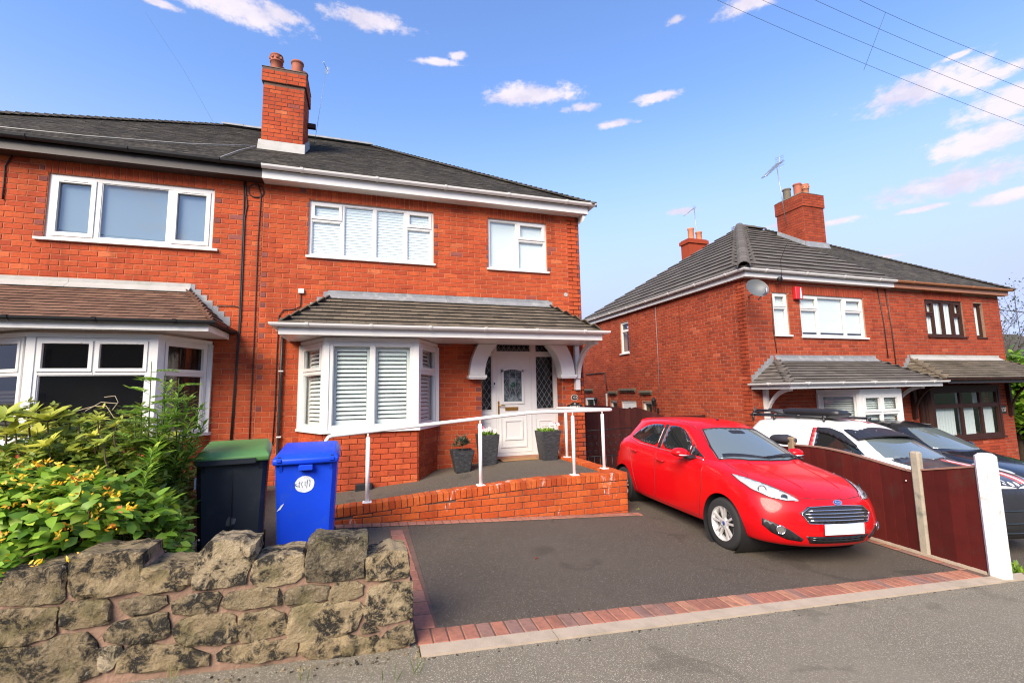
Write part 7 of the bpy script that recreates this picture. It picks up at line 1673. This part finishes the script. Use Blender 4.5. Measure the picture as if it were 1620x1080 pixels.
place(dk, 11.25, 5.0, -.74, R(-2), 1., .055)
# ------------------------------------------------------------------ pipes and cables on the main pair
def wpath(P, Y=YF, d=.02): return [V((on_y(x, y, Y-d).x, Y-d, on_y(x, y, Y-d).z)) for x, y in P]
pipe(h133, wpath([(447, 527), (444, 600), (440, 690), (438, 770), (436, 800)], d=.05), .024, M_blackpl, 'downpipe')
for (x, y) in ((444.5, 587), (441, 691)): q = on_y(x, y, YF-.05); m = MB(); m.rbox((q.x-.035, YF-.08, q.z-.012), (q.x+.035, YF+.002, q.z+.012), .004); m.put('pipe_clip', M_upvc, h133)
for nm, P, r, mt in (('cable', [(476, 465), (475, 484), (466, 489), (448, 490), (441, 500), (438, 560), (435, 640), (431, 704)], .008, M_cable), ('cable', [(409, 292), (413, 310), (408, 380), (405, 460), (401, 560), (396, 650), (394, 704)], .008, M_cable),
                     ('cable', [(389, 285), (389, 305), (391, 325), (387, 345), (385, 400), (381, 500), (373, 600), (366, 704)], .010, M_cable), ('cable', [(386.5, 288), (386, 320), (385, 345), (382, 420), (378, 520), (370, 620), (364, 704)], .011, M_cable),
                     ('cable', [(343, 484), (370, 484), (381, 487)], .006, M_cable)): pipe(h131 if P[0][0] < 400 else h133, wpath(P), r, mt, nm)
c = on_y(405, 302, YF-.02); m = MB(); m.tube([(c.x+.115*math.cos(t*.3), YF-.02, c.z+.115*math.sin(t*.3)) for t in range(22)], .008, 6); m.put('cable_loop', M_cable, h133)
q = on_y(477, 461, YF); m = MB(); m.rbox((q.x-.045, YF-.05, q.z-.04), (q.x+.045, YF+.001, q.z+.04), .006); m.put('junction_box', M_upvc, h133)
P = [(21, 245), (8, 262), (6, 290), (4, 315)]; pipe(h131, wpath(P), .010, M_cable, 'cable')
q = on_y(895, 466, YF); m = MB(); n = 12; m.add([(q.x+.045*math.cos(2*math.pi*i/n)*random.uniform(.8, 1.1), YF-.011, q.z+.045*math.sin(2*math.pi*i/n)*random.uniform(.8, 1.1)) for i in range(n)], [tuple(range(n))]); m.put('mortar_patch', M_lead2, wall133)
# house number and name
m = MB(); n = 28; q = on_y(908.5, 628.5, YF); cz = q.z
def oval(c, a, b, d0, d1): 
    vs = [(c[0]+a*math.cos(2*math.pi*i/n), YF-d0, c[1]+b*math.sin(2*math.pi*i/n)) for i in range(n)]+[(c[0]+a*math.cos(2*math.pi*i/n), YF-d1, c[1]+b*math.sin(2*math.pi*i/n)) for i in range(n)]
    return vs, [tuple(range(n, 2*n))]+[(i, (i+1) % n, n+(i+1) % n, n+i) for i in range(n)]
npl = thing('number_plaque', 'oval black plaque with the number 133 on the right porch pier', 'house number', (q.x, YF, cz))
m.add(*oval((q.x, cz), .075, .060, -.001, .016)); m.put('plaque', M_letter, npl)
m = MB(); m.add(*oval((q.x, cz), .067, .052, .015, .018)); m.put('plaque_face', M_sign, npl)
def wall_text(txt, size, x, z, mat, parent, name, y=YF-.019, sx=1., bold=0):
    tm = text_mesh(txt, size); tm.materials.clear(); tm.materials.append(mat)
    for v in tm.vertices: v.co = V((x+v.co.x*sx, y-v.co.z, z+v.co.y))
    return put(name, tm, mat, parent)
wall_text('133', .062, q.x, cz, M_letter, npl, 'lettering')
q2 = on_y(909, 642, YF)
nm = thing('name_plaque', 'dark green house name plaque with an arched top reading FAIRFAY below the number', 'name plate', (q2.x, YF, q2.z))
P = [(-.165, -.05), (.165, -.05), (.165, .015), (.145, .03), (.10, .035), (.06, .065), (0, .078), (-.06, .065), (-.10, .035), (-.145, .03), (-.165, .015)]
m = MB(); m.prism([(q2.x+a, YF-.015, q2.z+b) for a, b in P], (0, .016, 0)); m.put('plaque', M_sign, nm)
wall_text('FAIRFAY', .058, q2.x, q2.z-.012, M_letter, nm, 'lettering', YF-.016)
m = MB(); m.add([(q2.x-.03, YF-.017, q2.z+.040), (q2.x+.03, YF-.017, q2.z+.040), (q2.x, YF-.017, q2.z+.060)], [(0, 1, 2)]); m.put('emblem', M_letter, nm, recalc=False)
q3 = V((17.14, 8.19, .87)); n7 = thing('number_plaque', 'dark square plaque with the number 137 beside the brown framed window', 'house number', q3)
m = MB(); m.rbox((q3.x-.13, 8.17, q3.z-.11), (q3.x+.13, 8.19, q3.z+.12), .01); m.put('plaque', M_sign, n7); wall_text('137', .15, q3.x, q3.z, M_letter, n7, 'lettering', 8.167)
# ------------------------------------------------------------------ alarm, dish, lamps
al = thing('alarm_box', 'red burglar alarm box with a white panel on the neighbour house wall', 'alarm box', (9.83, 8.18, 3.82))
m = MB(); m.rbox((9.72, 8.09, 3.68), (9.94, 8.19, 3.98), .012); m.put('case', M_alarm, al); m = MB(); m.add([(9.90, 8.088, 3.70), (9.84, 8.088, 3.70), (9.86, 8.088, 3.94), (9.885, 8.088, 3.97)], [(0, 1, 2, 3)]); m.put('white_panel', M_upvc, al, recalc=False)
dh = thing('satellite_dish', 'grey satellite dish on the corner of the neighbour house', 'satellite dish', (8.5, 8.0, 3.8))
c = V((8.02, 7.62, 3.70)); ax = V((-.35, -.85, .38)).normalized(); u = ax.orthogonal().normalized(); w_ = ax.cross(u); m = MB(); vs = [c]; fs = []; n = 24
for k in range(1, 6):
    r = .235*k/5
    for i in range(n): a = 2*math.pi*i/n; vs.append(c+u*(r*math.cos(a)*.92)+w_*(r*math.sin(a))+ax*(.09*(k/5)**2))
fs = [(0, 1+i, 1+(i+1) % n) for i in range(n)]+[(1+(k-1)*n+i, 1+k*n+i, 1+k*n+(i+1) % n, 1+(k-1)*n+(i+1) % n) for k in range(1, 5) for i in range(n)]; m.add(vs, fs, .5, True); m.put('dish', M_dish, dh)
m = MB(); low = c+V((.02, -.02, -.22)); e = c+ax*.30+V((.12, 0, -.17)); m.tube([c-ax*.01, c-ax*.12, V((8.40, 8.19, 3.70))], .018, 7); m.tube([low, low.lerp(e, .5), e], .014, 7); m.lathe([(.03, -.05), (.035, 0), (.03, .05), (0, .05)], e, 10); m.put('arm', M_steel, dh)
def lantern(label, x, y, z, s):
    t = thing('wall_lantern', label, 'wall lamp', (x, y, z), 0, 'black wall lanterns')
    m = MB(); m.tube([(0, .0, -.12), (s*.05, 0, -.16), (s*.12, 0, -.12), (s*.14, 0, -.02)], .012, 6); m.box((-.02, -.03, -.2), (.02, .03, -.05)); m.put('bracket', M_iron, t, local=True)
    m = MB(); m.lathe([(.045, 0), (.075, .16), (.075, .165)], (s*.14, 0, 0), 6); m.put('lamp_glass', M_carglass, t, local=True)
    m = MB(); m.lathe([(.095, .165), (.05, .22), (.015, .26), (0, .28)], (s*.14, 0, 0), 6); m.put('lamp_cap', M_iron, t, local=True)
lantern('black lantern on the neighbour side wall above the red car roof', 8.27, 11.68, 1.12, -1); lantern('black lantern at the far end of the neighbour side wall beside the porch pier', 8.27, 15.25, 1.12, -1)
pipe(h135, [(8.265, 11.55, 4.1), (8.265, 11.55, 2.5), (8.265, 11.6, 1.4)], .007, M_lead, 'cable'); pipe(h135, [(8.26, 14.75, 2.25), (8.26, 16.2, 2.25)], .015, M_cable, 'pipe'); pipe(h135, [(8.26, 14.75, 2.25), (8.26, 14.62, 1.6)], .018, M_cable, 'pipe'); pipe(h135, [(8.25, 14.65, 1.5), (8.25, 14.65, -.2)], .035, M_lead2, 'waste_pipe')
pipe(h135, [(9.07, 8.18, 3.7), (9.03, 8.18, 3.0), (9.08, 8.18, 2.4)], .008, M_cable, 'cable'); pipe(h135, [(12.62, 8.18, 4.1), (12.72, 8.18, 3.2), (12.74, 8.18, 2.3)], .012, M_cable, 'cable'); pipe(h135, [(12.90, 8.18, 4.1), (12.99, 8.18, 3.0), (13.0, 8.18, 1.9)], .012, M_cable, 'cable')
m = MB(); m.lathe([(0, -.05), (.05, -.04), (.06, 0), (.05, .04), (0, .05)], (9.15, 8.0, 4.1), 10, axis='y'); m.put('wire_bracket', M_iron, h135)
# ------------------------------------------------------------------ aerials
def yagi(name, label, base, top, A, B, n, el, r=.014):
    t = thing(name, label, 'aerial', base); s_ = .4 if r < .006 else 1.; m = MB(); m.tube([base, top], r, 7); m.put('mast', M_steel, t)
    A, B = V(A), V(B); m = MB(); m.tube([A, B], .014*s_, 6); m.put('boom', M_steel, t); d = (B-A).normalized(); s = V((d.y, -d.x, 0)).normalized(); m = MB()
    for i in range(n):
        c = A.lerp(B, i/(n-1)); k = el*(.7+.3*i/n)
        m.tube([c-s*k, c+s*k], .008*s_, 5); m.tube([c-s*k*.8-V((0, 0, .03))*s_, c+s*k*.8+V((0, 0, .03))*s_], .008*s_, 5)
    for sz in (-.12, -.04, .06, .14, .2): m.tube([B+V((0, 0, sz*s_))-s*.14*s_, B+V((0, 0, sz*s_))+s*.14*s_], .006*s_, 5)
    m.tube([B-V((0, 0, .22*s_)), B+V((0, 0, .26*s_))], .010*s_, 5); m.put('element', M_steel, t, recalc=False)
yagi('aerial', 'tall television aerial on a mast beside the neighbours brick chimney', (13.30, 11.2, 7.0), (13.10, 11.2, 8.95), (12.30, 11.0, 8.42), (13.42, 11.35, 9.25), 11, .16)
yagi('aerial', 'thin small aerial behind the chimney of the main house', (-1.15, 10.6, 7.2), (-.95, 10.55, 9.0), (-.98, 10.3, 9.02), (-.92, 10.6, 9.04), 2, .03, .004)
m = MB(); m.box((-1.27, 10.28, 7.42), (-1.10, 10.36, 7.52)); m.put('aerial_bracket', M_darkwood, h133)
# ------------------------------------------------------------------ house behind, seen over the roof of 135
hb = thing('house', 'house far behind the neighbours showing only its chimney and two pots', 'house', (26, 32, 0))
m = MB(); m.box((25, 30.5, -3), (34, 38, 6)); m.put('wall', M_brickn, hb); m = MB(); m.add([(24.5, 30, 6), (34.5, 30, 6), (34.5, 38.5, 6), (24.5, 38.5, 6), (28, 34, 9.), (31, 34, 9.)], [(0, 1, 5, 4), (1, 2, 5), (2, 3, 4, 5), (3, 0, 4)]); m.put('roof', M_tD, hb)
chim = MB(); chim.box((25.5, 30.6, 5), (27.35, 31.6, 14.1)); chim.box((25.4, 30.5, 13.7), (27.45, 31.7, 14.0)); cc = chim.put('chimney', M_brickn, hb)
for (x, h) in ((26.1, 1.0), (26.9, .75)): m = MB(); m.lathe([(.26, 0), (.24, h*.85), (.28, h*.9), (.28, h), (.2, h), (0, h*.9)], (x, 31, 14.1), 14); m.put('chimney_pot', M_potp, cc, recalc=False)
yagi('aerial', 'small television aerial on the chimney far behind the neighbours', (26.8, 31, 13.0), (26.6, 31, 17.0), (25.4, 30.8, 16.1), (26.6, 31, 16.95), 7, .25, .03)
# ------------------------------------------------------------------ overhead wires
def wire(name, label, P, r=.010, group='overhead wires crossing the sky'):
    m = MB(); m.tube(P, r, 5); o = m.put(name, M_cable, None); tag(o, label, 'wire', group if group else None); return o
def skyp(px, py, dist): d = ray(px, py).normalized(); return EYE+d*dist
for i, (a, b, c) in enumerate((((1060, -34), (1370, 102), (1700, 228)), ((1140, -28), (1381, 74), (1700, 200)), ((1250, -18), (1391, 46), (1700, 172)), ((1330, -15), (1401, 20), (1700, 140)))):
    pts = [skyp(*a, 26), skyp(*c, 34)]; mid = skyp(*b, 28.5); A, B = pts; Q = []
    # parabola through the three sky points
    t0 = (mid-A).length/(B-A).length
    for k in range(25):
        t = k/24; l0 = (t-t0)*(t-1)/((0-t0)*(0-1)); l1 = (t-0)*(t-1)/((t0-0)*(t0-1)); l2 = (t-0)*(t-t0)/((1-0)*(1-t0)); Q.append(A*l0+mid*l1+B*l2)
    wire('overhead_wire', ('lowest', 'second lowest', 'second highest', 'highest')[i]+' of the four overhead wires crossing the sky above the neighbour roofs', Q, .007)
    if i == 0: sp0 = mid
    if i == 3: sp3 = mid
for k, (yy, zz) in enumerate(((-2.2, 6.9), (-2.5, 6.4), (-2.8, 5.9))):
    wire('overhead_wire', ('upper', 'middle', 'lower')[k]+' overhead wire along the road, seen only mirrored in the upstairs windows', [(-20, yy, zz+.9), (-8, yy, zz+.35), (2, yy, zz), (14, yy, zz-.6), (26, yy, zz-1.1)], .016, None)
m = MB(); m.tube([sp0+(sp0-sp3)*.12, sp3], .008, 4); tag(m.put('wire_spacer', M_cable, None), 'thin spacer rod joining the four overhead wires', 'spacer rod')
wire('service_wire', 'thin wire coming down from the sky to the gutter between the joined houses', [skyp(230, 20, 20), skyp(290, 110, 14.5), skyp(340, 198, 11), skyp(395, 282, 9.1)], .0018, None)
wire('service_wire', 'thin wire sloping down to the bracket on the neighbour eaves', [skyp(1248, 378, 11.9), skyp(1235, 410, 12.1), (9.15, 7.95, 4.1)], .005, None)
wire('service_wire', 'wire with an insulator leading off the end of the far house', [(17.55, 8.1, 3.7), (17.8, 8.0, 3.68), skyp(1620, 494, 19), skyp(1720, 492, 20)], .014, None)
wire('aerial_lead', 'pale lead lying across the dark slates to the chimney foot', [V((x, y, zf(y)+.05)) for x, y in ((-6.2, 8.15), (-4.2, 8.45), (-3.0, 8.9), (-2.12, 9.62))], .010, None)
o = wire('aerial_lead', 'short pale lead running from the chimney foot down to the gutter', [V((x, y, zf(y)+.05)) for x, y in ((-2.10, 9.60), (-2.2, 8.9), (-2.25, 8.05))], .010, None)
for o in COL.objects:
    if o.name.startswith('aerial_lead'): o.data.materials.clear(); o.data.materials.append(M_lead2)
# ------------------------------------------------------------------ greenery and a roof beyond the far house
def tree(name, label, x, y, z, h, r, n, mat, gap=.5, bare=False):
    t = thing(name, label, 'tree', (x, y, z)); m = MB(); bt = .14 if bare else 1.; m.tube([(x, y, z), (x+.05, y, z+h*.35), (x-.05, y+.1, z+h*.7)], [h*.03*bt, h*.022*bt, h*.01*bt], 8)
    tips = []
    for k in range(16 if not bare else 30):
        a = k*2.4; e = random.uniform(.2, 1.1); b = V((x, y, z+h*random.uniform(.3, .7))); q = b+V((math.cos(a)*math.cos(e), math.sin(a)*math.cos(e), math.sin(e)))*r*random.uniform(.6, 1.05); m.tube([b, b.lerp(q, .5)+V((0, 0, .1*r)), q], [h*.010*bt, h*.006*bt, h*.002*bt], 5); tips.append(q)
        if bare:
            for j in range(4): q2 = q+rdir(0, 1.3)*r*.35; m.tube([b.lerp(q, .7), q2], [h*.0012, h*.0005], 4); tips.append(q2)
    m.put('trunk', M_bark, t); lf = MB()
    for (c, rr, k) in ([((x, y, z+h*.62), (r, r, h*.42), n)] if not bare else []):
        for (p, d, kk) in shell(c, rr, n, .25):
            if noise.noise(p*1.7)+noise.noise(p*.6) < -.25: continue
            for j in range(3): leaf(lf, p+V((random.gauss(0, .1), random.gauss(0, .1), random.gauss(0, .1))), rdir(-.8, 1), (0, 0, 1), random.uniform(.14, .26), .12, min(1, max(0, random.gauss(.4, .2)+.25*noise.noise(p*2))))
    if bare:
        for q in tips:
            for j in range(14): leaf(lf, q+rdir(-1, 1)*random.uniform(0, .6), rdir(-1, 1), (0, 0, 1), .10, .05, random.uniform(.1, .8))
    lf.put('crown', mat, t, recalc=False, kind='stuff'); return t
tree('tree', 'light green leafy tree just beyond the end of the far house', 20.1, 9.3, -1.6, 4.0, 1.25, 2600, M_leafA)
tree('tree', 'darker low tree beyond the end of the far house at the frame edge', 21.6, 9.0, -1.7, 3.0, 1.5, 2000, M_leafB)
tree('tree', 'thin sparse tree with few leaves rising against the sky beyond the far house', 27, 13, -1.8, 8.2, 3.2, 0, M_leafT, bare=True)
hr2 = thing('house', 'low dark roofed house beyond the green trees at the end of the street', 'house', (40, 17, -2))
m = MB(); m.box((36, 15, -3.5), (48, 24, 1.9)); m.put('wall', M_brickn, hr2); m = MB(); m.add([(35.5, 14.5, 1.8), (48.5, 14.5, 1.8), (48.5, 24.5, 1.8), (35.5, 24.5, 1.8), (40.5, 19.5, 5.0), (43.5, 19.5, 5.0)], [(0, 1, 5, 4), (1, 2, 5), (2, 3, 4, 5), (3, 0, 4)]); m.put('roof', M_tD, hr2)
m = MB(); m.rbox((19.3, 8.3, -1.5), (24, 8.42, -.15), .02); gwl = m.put('garden_wall', M_whitepost, None); tag(gwl, 'low white wall beyond the brick pier of the far house', 'garden wall')
# ------------------------------------------------------------------ the other side of the road (seen in the windows)
for i, (x, w, h) in enumerate(((-14, 10, 5.2), (-1, 11, 5.4), (14, 11, 4.8))):
    t = thing('house', ('tan rendered', 'red brick', 'pale rendered')[i]+' house across the road, seen only as a reflection in the windows', 'house', (x, -16, -.2), 0, 'houses across the road')
    m = MB(); m.box((x-w/2, -22, -1), (x+w/2, -16, h)); m.put('wall', (M_conc, M_brickn, M_kerb)[i], t)
    m = MB(); m.add([(x-w/2-.3, -22.3, h), (x+w/2+.3, -22.3, h), (x+w/2+.3, -15.7, h), (x-w/2-.3, -15.7, h), (x-w/2+2.5, -19, h+2.6), (x+w/2-2.5, -19, h+2.6)], [(0, 1, 5, 4), (1, 2, 5), (2, 3, 4, 5), (3, 0, 4)]); m.put('roof', M_tD, t)
    for u in (-.3, .3):
        for z in (.8, 3.2): m = MB(); m.box((x+u*w-.9, -15.99, z), (x+u*w+.9, -15.95, z+1.2)); m.put('window', M_carglass, t)
for i, x in enumerate((-7.5, 5.5)):
    tree('tree', ('rounded', 'spreading')[i]+' garden tree across the road, seen only as a reflection', x, -12, -.3, 3.2, 1.7, 900, M_leafT)
# ------------------------------------------------------------------ litter and weeds on the hard standing
def ground_at(px, py):
    d = ray(px, py); s = (-1.6-.0775)/(d.z+.06*d.x-.025*d.y); return EYE+d*s
p = ground_at(845, 884); m = MB(); leaf(m, (p.x, p.y, p.z+.006), (1, .4, .05), (0, 0, 1), .05, .035, .8); tag(m.put('fallen_leaf', M_rust, None, recalc=False), 'single small rust red leaf lying on the tarmac drive', 'leaf')
m = MB()
for k in range(170):
    if k < 90: x = random.uniform(.4, 6.); y = 3.072-abs(random.gauss(0, .025))
    elif k < 130: x = random.uniform(-.2, 3.7); y = 5.83-abs(random.gauss(0, .05))
    else: x = random.uniform(.6, 6.); y = 3.42+abs(random.gauss(0, .04))
    s = random.uniform(.003, .009); z = G(x, y if y > 3.1 else 3.1); m.hexa([(x-s, y-s, z-.002), (x+s, y-s*.6, z-.002), (x+s, y+s, z-.002), (x-s, y+s*.7, z-.002), (x-s*.5, y-s*.6, z+s*.5), (x+s*.6, y-s*.4, z+s*.6), (x+s*.5, y+s*.5, z+s*.5), (x-s*.5, y+s*.4, z+s*.4)], random.random())
m.put('edge_grit', M_soil, None, recalc=False, kind='stuff')
m = MB()
for (px, py, n, h) in ((1602, 898, 60, .09), (1612, 905, 60, .07), (655, 955, 6, .03), (1010, 806, 6, .03), (1395, 862, 8, .03), (530, 826, 8, .03)):
    c = ground_at(px, py)
    for i in range(n): p = c+V((random.gauss(0, .04 if n > 20 else .02), random.gauss(0, .03), 0)); leaf(m, p, rdir(.3, 1.4), (0, 0, 1), h*random.uniform(.4, 1), h*.35, random.random())
m.put('weeds', M_leafA, None, recalc=False, kind='stuff')
for (px, py) in ((1434, 741), (1433, 760), (1449, 763)):
    q = EYE+ray(px, py)*(6.165/ray(px, py).x); m = MB(); m.lathe([(0, -.004), (.007, -.004), (.007, .012), (0, .012)], q, 8, axis='x'); o = m.put('screw_cap', M_upvc, None, recalc=False); tag(o, 'small white screw cap on the longer maroon fence panel', 'screw cap', 'white screw caps on the fence')
